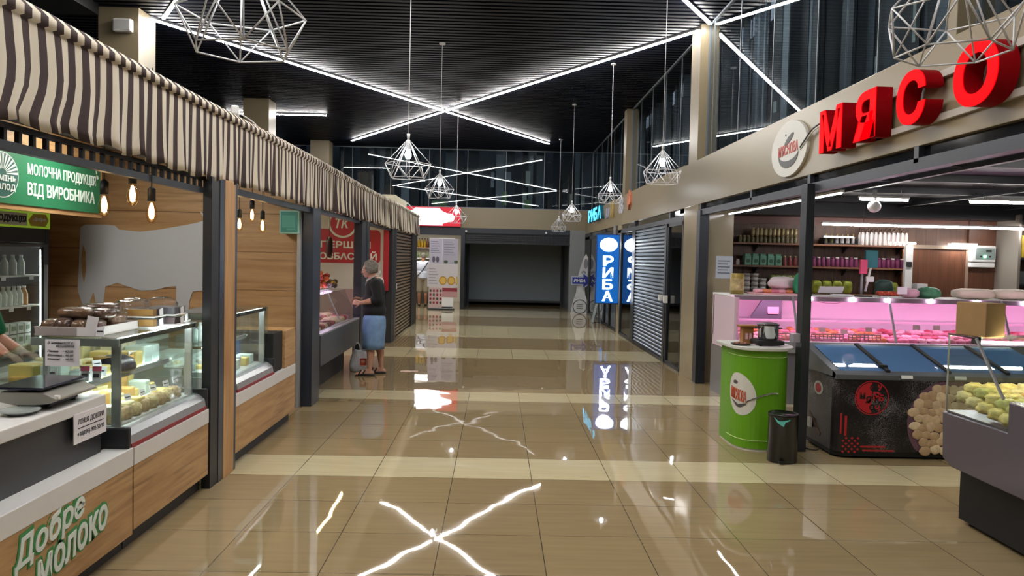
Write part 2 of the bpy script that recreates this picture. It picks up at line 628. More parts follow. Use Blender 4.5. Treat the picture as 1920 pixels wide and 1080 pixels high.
cl = MB()
cl.box(-7.2, 3.6, -4.2, 25.6, 5.20, 5.30)
y = -4.1
while y < 24.8:
    cl.slot(1).box(-7.2, 3.05, y, y + 0.085, 5.10, 5.19)
    y += 0.15
struct(cl.build('ceiling', [M_PIT, mat('ceiling_slats', (0.003, 0.004, 0.011), 0.45, 0.0, spec=0.12)]))
struct(MB().box(-7.2, -5.66, 1.0, 11.15, 4.95, 5.10).build('trim_1', mat('soffit_black', '#0a0b0d', 0.45)))
struct(MB().box(-7.3, -7.2, -4.2, 25.6, 0, 5.3).build('wall_left', mat('wall_dark', '#17191d', 0.4)))
struct(MB().box(-7.2, 9.6, -4.3, -4.2, 0, 5.3).build('wall_back', mat('wall_rear', '#4a463f', 0.7)))

# square columns on the left, standing behind the stalls
for k, y0 in enumerate((11.25, 17.55, 23.75)):
    struct(MB().box(-5.72, -5.15, y0, y0 + 0.55, 0, 5.10).build('column', M_BEIGE, bevel=0.006))

# right side: upper glazing, dark blinds behind it
M_BL = [mat('blind_a', '#2c343c', 0.6), mat('blind_b', '#4c555e', 0.6), mat('blind_c', '#747d84', 0.6), mat('blind_d', '#161a1f', 0.6), mat('pale_scrap', '#9aa19c', 0.7), mat('leaf_scrap', '#5f7a52', 0.7)]
wr = MB().box(3.9, 4.0, -4.2, 25.0, 3.12, 5.2)
rr = random.Random(3)
y = -4.1
while y < 24.7:
    w = rr.uniform(0.10, 0.30)
    wr.slot(rr.choice((0, 0, 1, 1, 2, 3, 3)))
    wr.obox((3.45 + rr.uniform(-.08, .08), y + w / 2, 4.15), 0.015, w, 2.05, rr.uniform(-.5, .5))
    if rr.random() < 0.10:
        wr.slot(4).obox((3.25, y, 3.25 + rr.uniform(.1, 1.4)), 0.01, rr.uniform(.03, .08), rr.uniform(.12, .4), 0.2)
    y += w * rr.uniform(1.0, 1.5)
struct(wr.build('wall_right', M_BL))
def window(n, axis, c, a0, a1, z0, z1, step, inward):
    fr_ = MB(); pn = MB()
    t = 0.035
    def bx(mb, p0, p1, q0, q1, d0, d1):
        if axis == 'x':
            mb.box(c + d0, c + d1, p0, p1, q0, q1)
        else:
            mb.box(p0, p1, c + d0, c + d1, q0, q1)
    bx(fr_, a0, a1, z0, z0 + 0.025, -.02, .02); bx(fr_, a0, a1, z1 - 0.025, z1, -.02, .02)
    k = 0
    a = a0
    while a < a1 - 0.01:
        bx(fr_, a, a + 0.013, z0, z1, -.006, .006)
        a += step; k += 1
    bx(fr_, a1 - .014, a1, z0, z1, -.02, .02)
    w_ = struct(fr_.build('window_%d' % n, mat('window_frame', '#767d84', 0.4, 0.3)))
    bx(pn, a0 + .01, a1 - .01, z0 + .01, z1 - .01, -.004, .004)
    p_ = pn.build('pane', M_GLASSD, w_)
    return w_
window(1, 'x', 3.0, -4.1, 4.9, 3.12, 5.10, 1.2, -1)
window(2, 'x', 3.0, 5.0, 11.25, 3.12, 5.10, 1.2, -1)
window(3, 'x', 3.0, 11.75, 17.6, 3.12, 5.10, 1.2, -1)
window(4, 'x', 3.0, 17.95, 24.85, 3.12, 5.10, 1.2, -1)
for y0, y1 in ((4.9, 5.0), (11.25, 11.75), (17.6, 17.95)):
    struct(MB().box(2.86, 3.1, y0, y1, 3.12, 5.10).build('column', M_BEIGE, bevel=0.006))
# beige fascia over the right shops: two lengths with a joint
struct(MB().box(2.8, 2.92, -4.2, 11.75, 2.49, 3.12).build('trim_2', M_BEIGE, bevel=0.004))
struct(MB().box(2.81, 2.93, 11.76, 24.85, 2.49, 3.14).build('trim_3', M_BEIGE, bevel=0.004))

struct(MB().box(2.925, 3.9, -4.2, 24.85, 2.80, 3.10).build('trim_14', M_PIT))
# far wall: beige fascia, upper glazing, what lies behind it
struct(MB().box(-7.2, 3.2, 24.85, 25.1, 2.60, 3.24).build('trim_4', M_BEIGE, bevel=0.004))
window(5, 'y', 24.90, -7.1, 3.0, 3.24, 5.10, 1.22, -1)
wf = MB().box(-7.2, 4.0, 26.2, 26.3, 3.0, 5.3)
x = -7.1
while x < 3.4:
    w = rr.uniform(0.10, 0.34)
    wf.slot(rr.choice((0, 0, 1, 2, 3, 3, 3)))
    wf.obox((x + w / 2, 25.75 + rr.uniform(-.15, .15), 4.15), w, 0.015, 2.05, rr.uniform(-.5, .5))
    x += w * rr.uniform(1.0, 2.0)
for x, z, w, h, s in ((0.85, 3.55, .14, .5, 4), (0.95, 3.42, .22, .3, 5), (2.35, 3.6, .06, .4, 4), (2.5, 3.6, .06, .42, 4), (2.75, 3.58, .12, .38, 4), (0.2, 3.6, .16, .45, 5), (.95, 4.25, .15, .5, 4), (.3, 4.3, .2, .3, 2), (-1.9, 3.4, .5, .16, 5), (-.2, 4.2, .1, .5, 2)):
    wf.slot(s).obox((x, 25.3, z), w, 0.01, h, 0.1)
struct(wf.build('wall_far', M_BL))
struct(MB().box(2.32, 2.9, 24.80, 25.15, 0, 2.60).build('column', mat('grey_cladding', '#84888a', 0.35), bevel=0.006))
struct(MB().box(-1.16, -1.03, 24.82, 25.0, 0, 2.60).box(-1.03, 2.32, 24.86, 25.0, 2.44, 2.60).build('trim_5', M_BLACK, bevel=0.004))
struct(MB().box(-7.2, -1.16, 24.82, 25.0, 2.36, 2.60).box(-3.0, -2.9, 24.84, 25.0, 0, 2.36).build('trim_6', M_BLACK, bevel=0.004))
struct(MB().box(-7.2, -3.0, 24.86, 25.0, 0, 2.36).build('wall_far_side', M_DARK))

# dark recess with a big closed shutter
rc = MB().box(-1.16, -1.06, 25.0, 31.0, 0, 2.6).box(2.36, 2.46, 25.0, 31.0, 0, 2.6).box(-1.16, 2.46, 25.1, 31.0, 2.44, 2.6).box(-1.1, 2.4, 30.9, 31.0, 0, 2.5)
struct(rc.build('wall_recess', mat('recess_dark', '#565b61', 0.6)))
sh = thing('roller_shutter', 'wide smooth dark grey roller shutter closed at the end of the hall', 'shutter', (0.65, 27.6, 0))
s_ = MB().box(-1.0, 2.3, 27.6, 27.63, 0.18, 2.2)
s_.build('curtain', mat('shutter_grey', '#7d868c', 0.6, 0.0), sh)
MB().box(-1.0, 2.3, 27.58, 27.65, 0.10, 0.18).build('bottom_bar', M_DARK, sh, bevel=.004)
for x in (-1.05, 2.27):
    MB().box(x, x + .08, 27.56, 27.68, 0, 2.2).build('guide_rail', M_BLACK, sh)
gr = MB()
for k in range(5):
    gr.box(-1.03, 2.32, 24.90, 24.93, 2.16 + k * .065, 2.175 + k * .065)
for k in range(25):
    gr.box(-1.03 + k * .1395, -1.015 + k * .1395, 24.895, 24.935, 2.14, 2.44)
gr.slot(1).box(-1.03, 2.32, 24.86, 24.98, 2.12, 2.15)
gr.slot(1).box(-1.03, 2.32, 24.955, 24.97, 2.14, 2.44)
tag(gr.build('header_grille', [M_BLACK, M_DARK]), 'dark grille strip across the top of the wide shutter opening', 'grille')

# right shops: header rail, transom, columns
hd = MB().box(2.8, 2.88, -4, 10.85, 2.33, 2.41)
hd.box(2.8, 2.88, 11.7, 24.8, 2.30, 2.38)
for y in (3.2, 5.2, 7.0, 8.6, 10.75, 12.65, 15.9, 18.05, 20.4, 23.6):
    hd.box(2.80, 2.88, y - .03, y + .03, 2.38, 2.49)
hd.slot(1).box(2.84, 2.86, -4, 10.85, 2.41, 2.49).box(2.84, 2.86, 11.7, 24.8, 2.38, 2.49)
struct(hd.build('trim_7', [mat('frame_grey', '#42454c', 0.35, 0.3), mat('transom_dark', '#14161b', 0.08)]))
struct(MB().box(2.80, 3.31, 10.86, 11.68, 0, 2.49).build('column', M_TILEW, bevel=0.004))
struct(MB().box(2.80, 3.0, 17.62, 18.02, 0, 2.49).build('column', M_TILEW, bevel=0.004))
# posts of the right frontage
for y0, y1, x0 in ((10.66, 10.84, 2.78), (6.86, 7.0, 2.735)):
    struct(MB().box(x0, x0 + (.13 if y0 > 8 else .075), y0, y1, 0, 2.40).build('column', M_BLACK, bevel=0.004))
# meat shop shell
struct(MB().box(3.31, 9.5, 12.08, 12.2, 0, 2.7).build('wall_shop', M_WOODS))
struct(MB().box(9.4, 9.5, -4, 12.1, 0, 2.7).build('wall_shop_side', mat('shop_grey', '#5b5652', 0.6)))
sc_ = MB().box(2.9, 9.5, -4, 12.2, 2.68, 2.78)
for y in (3, 5, 7, 8.3, 9.7, 11.2):
    sc_.slot(1).box(2.9, 9.5, y, y + .05, 2.60, 2.68)
for x in (4.2, 6.0, 7.6):
    sc_.slot(1).box(x, x + .06, 2, 12.1, 2.57, 2.62)
struct(sc_.build('ceiling_shop', [M_PIT, M_DARK]))
struct(MB().box(2.84, 9.5, 11.60, 12.10, 2.42, 2.66).build('trim_8', M_DARK))
# dark unlit rooms behind the closed right shops
struct(MB().box(5.2, 5.3, 12.2, 24.9, 0, 2.7).box(2.9, 5.3, 12.2, 25.1, 2.6, 2.7).build('wall_dark_shop', M_DARK))
struct(MB().box(3.0, 5.2, 17.75, 17.85, 0, 2.6).build('wall_partition', M_DARK))

# closed right shops
ds = thing('shop_shutter', 'slatted metal roller shutter closed beside the blue fish sign', 'shutter', (2.8, 14.2, 0))
sl = MB()
z = 0.06
while z < 2.28:
    sl.prism([(2.825, z), (2.800, z + .018), (2.800, z + .040), (2.825, z + .058), (2.84, z + .058), (2.84, z)], 'y', 12.95, 15.72)
    z += 0.066
sl.build('slat', mat('shutter_slats', '#7b8490', 0.3, 0.55), ds)
for y0, y1 in ((12.80, 12.95), (15.72, 16.02)):
    MB().box(2.79, 2.86, y0, y1, 0, 2.30).build('guide_rail', M_BLACK, ds, bevel=.003)
MB().box(2.79, 2.84, 12.95, 15.72, 0.0, .06).build('bottom_bar', M_DARK, ds)
MB().box(2.74, 2.80, 12.98, 13.10, 1.02, 1.12).build('lock_box', M_WHITEP, ds, bevel=.004)
d1 = struct(MB().box(2.80, 2.86, 11.70, 11.76, 0, 2.30).box(2.80, 2.86, 12.70, 12.79, 0, 2.30).box(2.80, 2.86, 11.7, 12.79, 0, .05).box(2.80, 2.86, 11.7, 12.79, 2.24, 2.30).build('door_1', M_BLACK))
MB().box(2.825, 2.835, 11.76, 12.70, .05, 2.24).build('pane', M_GLASSS, d1)
MB().box(2.74, 2.80, 12.62, 12.70, 1.0, 1.12).build('door_handle', M_WHITEP, d1)
w6 = struct(MB().box(2.80, 2.86, 16.03, 16.12, 0, 2.30).box(2.80, 2.86, 17.52, 17.61, 0, 2.30).box(2.80, 2.86, 16.1, 17.6, 0, .06).build('window_6', M_BLACK))
MB().box(2.825, 2.835, 16.12, 17.52, .06, 2.30).build('pane', M_GLASSS, w6)
d2 = MB()
for y in (18.03, 19.2, 20.1, 21.9, 23.5):
    d2.box(2.80, 2.86, y, y + .09, 0, 2.30)
d2.box(2.80, 2.86, 18.03, 23.59, 0, .06)
d2 = struct(d2.build('window_7', M_BLACK))
MB().box(2.825, 2.835, 18.1, 23.5, .06, 2.30).build('pane', M_GLASSS, d2)
struct(MB().box(2.8, 3.0, 23.6, 24.8, 0, 2.49).build('wall_right_end', M_DARK))

# ================================================================ left stalls: shells, posts, awning
struct(MB().box(-5.3, -2.14, 8.62, 8.72, 0, 2.75).build('wall_oak', M_WOODW))
struct(MB().box(-5.3, -5.2, -1.0, 8.62, 0, 2.75).build('wall_stall_back', M_WOODW))
struct(MB().box(-5.3, -2.14, 14.86, 14.96, 0, 2.75).box(-5.3, -5.2, 8.72, 14.86, 0, 2.75).build('wall_stall_white', mat('stall_white', '#c9c6c4', 0.5)))
struct(MB().box(-5.3, -2.36, -1.0, 19.75, 2.75, 2.78).build('ceiling_stall', mat('stall_lid', '#77736b', 0.6)))
struct(MB().box(-2.17, -2.12, -1.0, 19.75, 2.24, 2.75).build('trim_9', M_DARK))
struct(MB().box(-5.3, -5.2, 14.96, 19.75, 0, 2.75).box(-5.3, -2.05, 19.68, 19.75, 0, 2.75).build('wall_stall_end', M_DARK))
M_PINKW = mat('dusty_pink_panel', '#a78b90', 0.4)
struct(MB().box(-3.6, -2.14, 14.84, 14.86, 0, 1.02).build('trim_10', M_PINKW))
struct(MB().box(-2.16, -2.06, 14.82, 14.9, 1.0, 2.2).build('trim_11', M_RED))

def post(name, parts, mats_):
    mb = MB()
    for i, b in parts:
        mb.slot(i).box(*b)
    return struct(mb.build(name, mats_, bevel=0.003))
M_STEELB = mat('blue_grey_steel', '#3c424e', 0.3, 0.5)
post('column', [(0, (-2.055, -1.992, 5.47, 5.62, 0, 2.2)), (1, (-2.05, -1.988, 5.62, 5.72, 0, 2.2)), (2, (-2.05, -1.985, 5.72, 5.94, 0, 2.2)), (1, (-2.05, -1.99, 5.94, 6.0, 0, 2.2))], [M_DARK, M_STEELB, M_WOODV])
post('column', [(1, (-2.12, -2.0, 8.50, 8.86, 0, 2.2)), (0, (-2.13, -2.02, 8.72, 8.9, 0, 2.2)), (3, (-2.16, -2.12, 8.44, 8.60, 0, 2.2))], [M_DARK, M_STEELB, M_WOODV, M_ALU])
post('column', [(0, (-2.12, -2.0, 11.55, 12.25, 0, 2.2)), (1, (-2.10, -1.995, 11.95, 12.05, 0, 2.2))], [M_DARK, M_STEELB])
post('column', [(0, (-2.12, -2.0, 14.9, 15.25, 0, 2.25)), (1, (-2.10, -1.995, 15.25, 15.5, 0, 2.25))], [M_DARK, M_STEELB])
struct(MB().box(-2.12, -2.0, 18.42, 18.6, 0, 2.25).box(-2.12, -2.02, 18.6, 19.68, 0, 2.25).build('wall_stall_corner', M_DARK))

# roller shutter of the last stall: metal slats with see-through slots, oak showing behind
ls = thing('slatted_shutter', 'dark slatted roller shutter with brown showing between slats at end of stalls', 'shutter', (-2.03, 16.95, 0))
sl = MB()
z = 0.05
while z < 2.22:
    sl.obox((-2.04, 16.95, z + .02), 0.012, 2.88, 0.040, 0, 0, 0.25)
    z += 0.068
sl.build('slat', mat('bronze_slats', '#8f7c68', 0.35, 0.2), ls)
MB().box(-2.10, -2.07, 15.5, 18.42, 0.02, 2.24).build('backing', mat('shutter_backing', '#2a221c', 0.6), ls)
MB().box(-2.02, -1.99, 15.52, 15.62, 1.0, 1.12).build('lock_box', M_WHITEP, ls, bevel=.004)

# striped awning: a fold at the top, a rippled valance with a scalloped hem
aw = bpy.data.meshes.new('awning')
vs_, fs_, uvs_ = [], [], []
ra = random.Random(11)
ph = [ra.uniform(0, 6.28) for _ in range(12)]
NY = 2200
ys = [1.9 + (19.8 - 1.9) * (i / NY) for i in range(NY + 1)]
prof = [(-2.42, 2.80), (-2.12, 2.755), (-2.02, 2.725), (-1.985, 2.69), (-1.985, 2.652), (-2.004, 2.642), (-2.0, 2.62), (-2.0, 2.52), (-2.0, 2.44), (-2.0, 2.36), (-2.0, 2.29), (-2.0, 2.24), (-2.0, 2.195)]
for y in ys:
    for j, (px_, pz_) in enumerate(prof):
        t = max(0.0, (j - 5) / 7)
        amp = (0.0015 + 0.0135 * t ** 1.3) * (1.0 + 1.2 * (y > 9.5)) * min(1.0, 1.2 - .25 * math.sin(y * .9))
        freq = 2 * PI / (0.30 if y < 9.5 else 0.22)
        w_ = math.sin(freq * y + 0.9 * math.sin(2.3 * y + ph[0]) + ph[1]) + 0.4 * math.sin(2.2 * freq * y + ph[2] + 1.5 * math.sin(.7 * y))
        dx = amp * w_
        dy = 0.030 * t * math.sin(2.0 * PI * t * 1.0 + ph[3] + .8 * y) * math.exp(-((y - 3.4) / .5) ** 2) * 2 + 0.006 * t * math.sin(3.1 * y + 6 * t)
        dz = 0.0
        if j >= 10:
            sc2 = abs(math.sin(PI * (y + .1 * math.sin(1.3 * y)) / 0.36))
            dz = -(0.030 * sc2 - 0.012) * (j - 9) / 3 + 0.008 * math.sin(2.1 * y)
        vs_.append((px_ + dx, y + dy, pz_ + dz + 0.01 * math.sin(.8 * y + 1) * (j < 5) + (y - 5) * .0025 * 0))
n = len(prof)
for i in range(NY):
    for j in range(n - 1):
        fs_.append((i * n + j, (i + 1) * n + j, (i + 1) * n + j + 1, i * n + j + 1))
# return at the far end
k0 = len(vs_)
for a in range(6):
    for j, (px_, pz_) in enumerate(prof):
        q = vs_[NY * n + j]
        vs_.append((q[0] - 0.06 * a, 19.8 + 0.008 * math.sin(a * 2.0), q[2] if j > 3 else min(q[2], 2.80)))
for a in range(5):
    for j in range(5, n - 1):
        fs_.append((k0 + a * n + j, k0 + (a + 1) * n + j, k0 + (a + 1) * n + j + 1, k0 + a * n + j + 1))
aw.from_pydata(vs_, [], fs_)
uvl = aw.uv_layers.new(name='UVMap')
for lp in aw.loops:
    vi = lp.vertex_index
    u_ = ys[vi // n] if vi < k0 else 19.8 + 0.06 * ((vi - k0) // n)
    uvl.data[lp.index].uv = (u_, vs_[vi][2])
aw.polygons.foreach_set('use_smooth', [True] * len(aw.polygons))
aw.materials.append(stripe_mat('awning_stripes', '#d6ccba', '#4a3f3e', 0.118, 'y', 0.5))
awo = bpy.data.objects.new('awning', aw)
COL.objects.link(awo)
sd = awo.modifiers.new('thick', 'SOLIDIFY'); sd.thickness = 0.003
tag(awo, 'long brown and cream striped awning hanging over the left row of stalls', 'awning')

# ladder-like beam under the awning
lb = thing('lattice_beam', 'thin black ladder-shaped beam under the striped awning above the dairy stall', 'beam', (-2.06, 3.7, 2.08))
MB().box(-2.075, -2.045, 1.9, 5.47, 2.17, 2.195).build('rail', M_PIT, lb)
MB().box(-2.08, -2.04, 1.9, 5.47, 2.08, 2.118).build('rail', M_BLACK, lb)
tb = MB()
y = 1.95
while y < 5.45:
    tb.box(-2.07, -2.05, y, y + 0.022, 2.11, 2.18)
    y += 0.102
o = tb.build('tie', M_PIT, lb); o['kind'] = 'stuff'
tag(MB().box(-2.09, -2.03, 6.0, 8.5, 2.12, 2.17).build('header_bar', M_BLACK), 'black bar under the awning over the second dairy case', 'bar')
tag(MB().box(-2.09, -2.03, 8.9, 14.9, 2.14, 2.19).build('header_bar', M_BLACK), 'black bar under the awning over the sausage stall', 'bar')

# ---------------------------------------------------------------- lamps inside the stalls
M_PANEL = mat('stall_panel_light', '#ffffff', 0.5, emit=(1.0, 0.95, 0.88), estr=L_SHOP)
for x, y, w, d, lb_ in ((-3.4, 3.6, 0.5, 0.5, 'square ceiling light in the dairy stall above the scale'), (-3.4, 6.9, 0.5, 0.5, 'square ceiling light in the dairy stall before the cow wall'), (-4.4, 11.0, 0.6, 0.6, 'square ceiling light at the back of the sausage stall')):
    t = thing('ceiling_light', lb_, 'lamp', (x, y, 2.69))
    MB().box(x - w / 2 - .03, x + w / 2 + .03, y - d / 2 - .03, y + d / 2 + .03, 2.71, 2.75).build('housing', M_WHITEP, t)
    MB().box(x - w / 2, x + w / 2, y - d / 2, y + d / 2, 2.695, 2.712).build('diffuser', M_PANEL, t)

t = thing('tube_light', 'warm tube light running along the ceiling of the sausage stall', 'lamp', (-2.75, 12.6, 2.66))
MB().box(-2.78, -2.72, 11.0, 14.2, 2.70, 2.75).build('housing', M_WHITEP, t)
MB().cyl((-2.75, 11.05, 2.685), (-2.75, 14.15, 2.685), .016, n=10).build('tube', mat('warm_tube', '#ffffff', .5, emit=(1.0, .74, .36), estr=13), t)

M_FIL = mat('filament', '#ffb35a', 0.5, emit=(1.0, 0.62, 0.26), estr=L_BULB)
M_AMB = glass_mat('amber_bulb_glass', (1.0, 0.86, 0.62), ior=1.3)
M_GLOW = mat('bulb_core', '#ffd9a0', 0.5, emit=(1.0, 0.74, 0.42), estr=L_BULB * .45)
def filament_bulb(x, y, zb, cord_top, label, group):
    """zb: lowest point of the glass"""
    t = thing('pendant_bulb', label, 'lamp', (x, y, zb), group)
    MB().lathe([(0.004, .0), (0.016, .004), (.026, .022), (.032, .048), (.031, .070), (.024, .098), (.0155, .122), (.0135, .135)], (x, y, zb), 16).build('bulb', M_AMB, t)
    f_ = MB()
    for k in range(6):
        a = k * PI / 3
        f_.cyl((x + .012 * math.cos(a), y + .012 * math.sin(a), zb + .03), (x + .006 * math.cos(a), y + .006 * math.sin(a), zb + .105), .0022, n=6)
    f_.build('filament', M_FIL, t)
    MB().lathe([(0.003, .022), (.014, .04), (.016, .07), (.010, .105), (.003, .12)], (x, y, zb), 12).build('glow', M_GLOW, t)
    MB().cyl((x, y, zb + .128), (x, y, zb + .20), .0225, .0225, 16).cyl((x, y, zb + .20), (x, y, zb + .215), .0225, .006, 16).build('socket', M_PIT, t)
    MB().cyl((x, y, zb + .21), (x, y, cord_top), .0035, n=6).build('cord', M_PIT, t)
    return t
filament_bulb(-2.25, 4.5, 1.86, 2.74, 'glowing filament bulb hanging right beside the green dairy sign', 'filament bulbs over the first dairy case')
filament_bulb(-2.09, 4.5, 1.925, 2.74, 'glowing filament bulb, highest and middle of three before the cow wall', 'filament bulbs over the first dairy case')
filament_bulb(-1.965 - .07, 4.62, 1.835, 2.74, 'glowing filament bulb hanging above the back of the white cow', 'filament bulbs over the first dairy case')
filament_bulb(-2.47, 7.5, 1.875, 2.74, 'lowest filament bulb next to the oak post, leftmost of the far three', 'filament bulbs over the second dairy case')
filament_bulb(-2.35, 7.5, 1.965, 2.74, 'highest filament bulb of the three beyond the oak post', 'filament bulbs over the second dairy case')
filament_bulb(-2.25, 7.5, 1.865, 2.74, 'filament bulb nearest the teal plate, rightmost of the far three', 'filament bulbs over the second dairy case')

# ---------------------------------------------------------------- dairy stall signs
sg = thing('dairy_sign', 'green hanging board with white lettering about dairy products in the first stall', 'sign', (-4.0, 6.9, 2.0))
MB().box(-4.06, -4.0, 5.6, 7.95, 1.985, 2.70).build('backboard', M_WOODP, sg)
MB().box(-4.0, -3.985, 5.6, 7.89, 2.03, 2.485).build('panel', M_GREEN, sg)
M_SIGNW = mat('sign_white', '#dfe8e2', 0.5)
text_on('МОЛОЧНА ПРОДУКЦІЯ', (-3.985, 6.68, 2.275), (0, 1, 0), (0, 0, 1), 1.12, 0.115, M_SIGNW, sg, bold=0.012)
text_on('ВІД ВИРОБНИКА', (-3.985, 6.68, 2.095), (0, 1, 0), (0, 0, 1), 1.10, 0.135, M_SIGNW, sg, bold=0.02)
lg = MB()
lg.plate(ellipse((-3.985, 6.34, 2.255), (0, 1, 0), (0, 0, 1), .215, .185), (1, 0, 0), .003)
lg.slot(1).plate(ellipse((-3.982, 6.34, 2.255), (0, 1, 0), (0, 0, 1), .205, .176), (1, 0, 0), .003)
lg.slot(0)
for k in range(13):
    a0 = PI * (k + .12) / 13; a1 = PI * (k + .62) / 13
    lg.plate([(-3.979, 6.34 + .05 * math.cos(a0), 2.265 + .04 * math.sin(a0)), (-3.979, 6.34 + .195 * math.cos(a0), 2.265 + .16 * math.sin(a0)), (-3.979, 6.34 + .195 * math.cos(a1), 2.265 + .16 * math.sin(a1)), (-3.979, 6.34 + .05 * math.cos(a1), 2.265 + .04 * math.sin(a1))], (1, 0, 0), .002)
lg.build('emblem', [M_SIGNW, mat('emblem_green', '#2a5c52', 0.5)], sg)
text_on('РОМІНЬ', (-3.977, 6.17, 2.205), (0, 1, 0), (0, 0, 1), .34, .05, M_SIGNW, sg, bold=.03)
text_on('МОЛОД', (-3.977, 6.19, 2.125), (0, 1, 0), (0, 0, 1), .31, .062, M_SIGNW, sg, bold=.03)
lf = MB()
lf.plate([(-3.98, 7.80, 2.40), (-3.98, 7.815, 2.36), (-3.98, 7.845, 2.37), (-3.98, 7.83, 2.40)], (1, 0, 0), .003)
lf.plate([(-3.98, 7.79, 2.44), (-3.98, 7.80, 2.41), (-3.98, 7.815, 2.42), (-3.98, 7.80, 2.45)], (1, 0, 0), .003)
lf.build('leaf_mark', M_SIGNW, sg)

# white cow painted on the oak wall
def cow_pt(px_, py_):
    """outline sketched on the wall y=8.62"""
    return (-4.88 + (px_ - 95) * 0.005765, 8.615, 1.58 - (py_ - 480) * 0.005765)
cow = [(150, 424), (158, 418), (200, 417), (215, 419), (222, 426), (262, 429), (300, 424), (335, 417), (368, 410), (380, 406), (386, 411), (392, 410), (383, 402), (377, 392), (375, 387), (381, 392), (388, 398), (398, 400), (402, 398), (404, 405), (412, 418), (418, 432), (424, 446), (420, 456), (408, 462), (398, 470), (394, 512), (392, 522), (382, 538), (362, 541), (356, 560), (352, 600), (331, 600), (331, 531), (310, 534), (290, 540), (262, 541), (240, 534), (219, 527), (210, 531), (197, 535), (194, 560), (192, 600), (184, 600), (178, 560), (175, 545), (168, 562), (166, 600), (158, 600), (154, 570), (148, 552), (145, 540), (147, 500), (148, 470)]
cw = tag(MB().plate([cow_pt(*p) for p in cow], (0, -1, 0), 0.005).build('cow_cutout', mat('cow_white', '#c9cbd0', 0.45)), 'large white cow silhouette on the oak wall of the dairy stall', 'wall decoration')
tl = MB().plate([cow_pt(*p) for p in ((155, 455), (160, 470), (161, 505), (157, 528), (153, 510), (152, 480))], (0, -1, 0), 0.0075)
tl.build('tail_gap', M_WOODP, cw)

# teal plate beside the post
tp = thing('teal_plate', 'small teal sign box high on the oak wall beside the post', 'sign', (-2.2, 8.45, 1.88))
MB().box(-2.34, -2.13, 8.40, 8.60, 1.885, 2.135).build('box', mat('teal_rim', '#9cc8bf', 0.4), tp, bevel=.004)
MB().box(-2.325, -2.145, 8.395, 8.405, 1.90, 2.12).build('face', mat('teal', '#3f9088', 0.4), tp)
MB().box(-2.31, -2.17, 8.392, 8.396, 1.95, 2.08).box(-2.26, -2.17, 8.390, 8.394, 1.925, 1.94).build('print', mat('teal_print', '#57a89c', 0.5), tp)

# ================================================================ dairy stall counters
M_CASELED = mat('case_led', '#ffffff', 0.5, emit=(0.93, 1.0, 1.0), estr=L_CASE)
M_CASEIN = mat('case_inner_white', '#d7dadb', 0.35)
M_REDSTR = mat('red_bumper', '#8e1626', 0.4)

c1 = thing('service_counter', 'white-topped dairy counter with oak front and green lettering carrying the scale', 'counter', (-2.4, 3.2, 0))
MB().box(-2.10, -2.06, 1.2, 4.32, 0, .10).build('toe_kick', M_DARK, c1)
MB().box(-2.08, -2.0, 1.2, 4.322, .09, .475).build('front_panel', M_WOODP, c1, bevel=.002)
MB().box(-2.14, -1.996, 1.2, 4.322, .475, .58).build('ledge', M_WHITE, c1, bevel=.004)
MB().box(-2.75, -2.12, 1.2, 4.21, .58, .835).build('riser', mat('charcoal_board', '#36363a', 0.45), c1)
MB().box(-2.78, -2.095, 1.2, 4.215, .835, .895).build('worktop', M_WHITE, c1, bevel=.006)
# lettering: a slanted brush script, white on a green outline
M_LGREEN = mat('logo_green', '#3b8a4c', 0.5)
def brush(txt, y0, z0, w, h, tilt, par):
    ca, sa = math.cos(tilt), math.sin(tilt)
    text_on(txt, (-2.0, y0, z0), (0, ca, sa), (0, -sa, ca), w, h, M_LGREEN, par, bold=0.075, shear=.25, th=.003, spacing=.98)
    k = .06
    text_on(txt, (-2.0, y0 + w * .018, z0 + h * .07), (0, ca, sa), (0, -sa, ca), w * .962, h * .84, M_SIGNW, par, bold=0.022, shear=.25, th=.006, spacing=1.02)
brush('Добре', 3.24, .262, .60, .185, .13, c1)
brush('молоко', 3.40, .150, .66, .150, .13, c1)
nt_ = thing('counter_notice', 'white handwritten card with a phone number hung on the counter edge', 'notice', (-2.09, 4.04, .70))
MB().box(-2.093, -2.088, 3.885, 4.205, .695, .845).build('card', M_PAPER, nt_)
text_on('ЛІНІЯ ДОВІРИ', (-2.087, 3.92, .785), (0, 1, 0), (0, 0, 1), .255, .032, M_INK, nt_, th=.001)
MB().box(-2.088, -2.0865, 3.92, 4.175, .768, .772).build('rule', M_INK, nt_)
text_on('+38(095)-992-50-95', (-2.087, 3.915, .722), (0, 1, 0), (0, 0, 1), .265, .03, M_INK, nt_, th=.001)

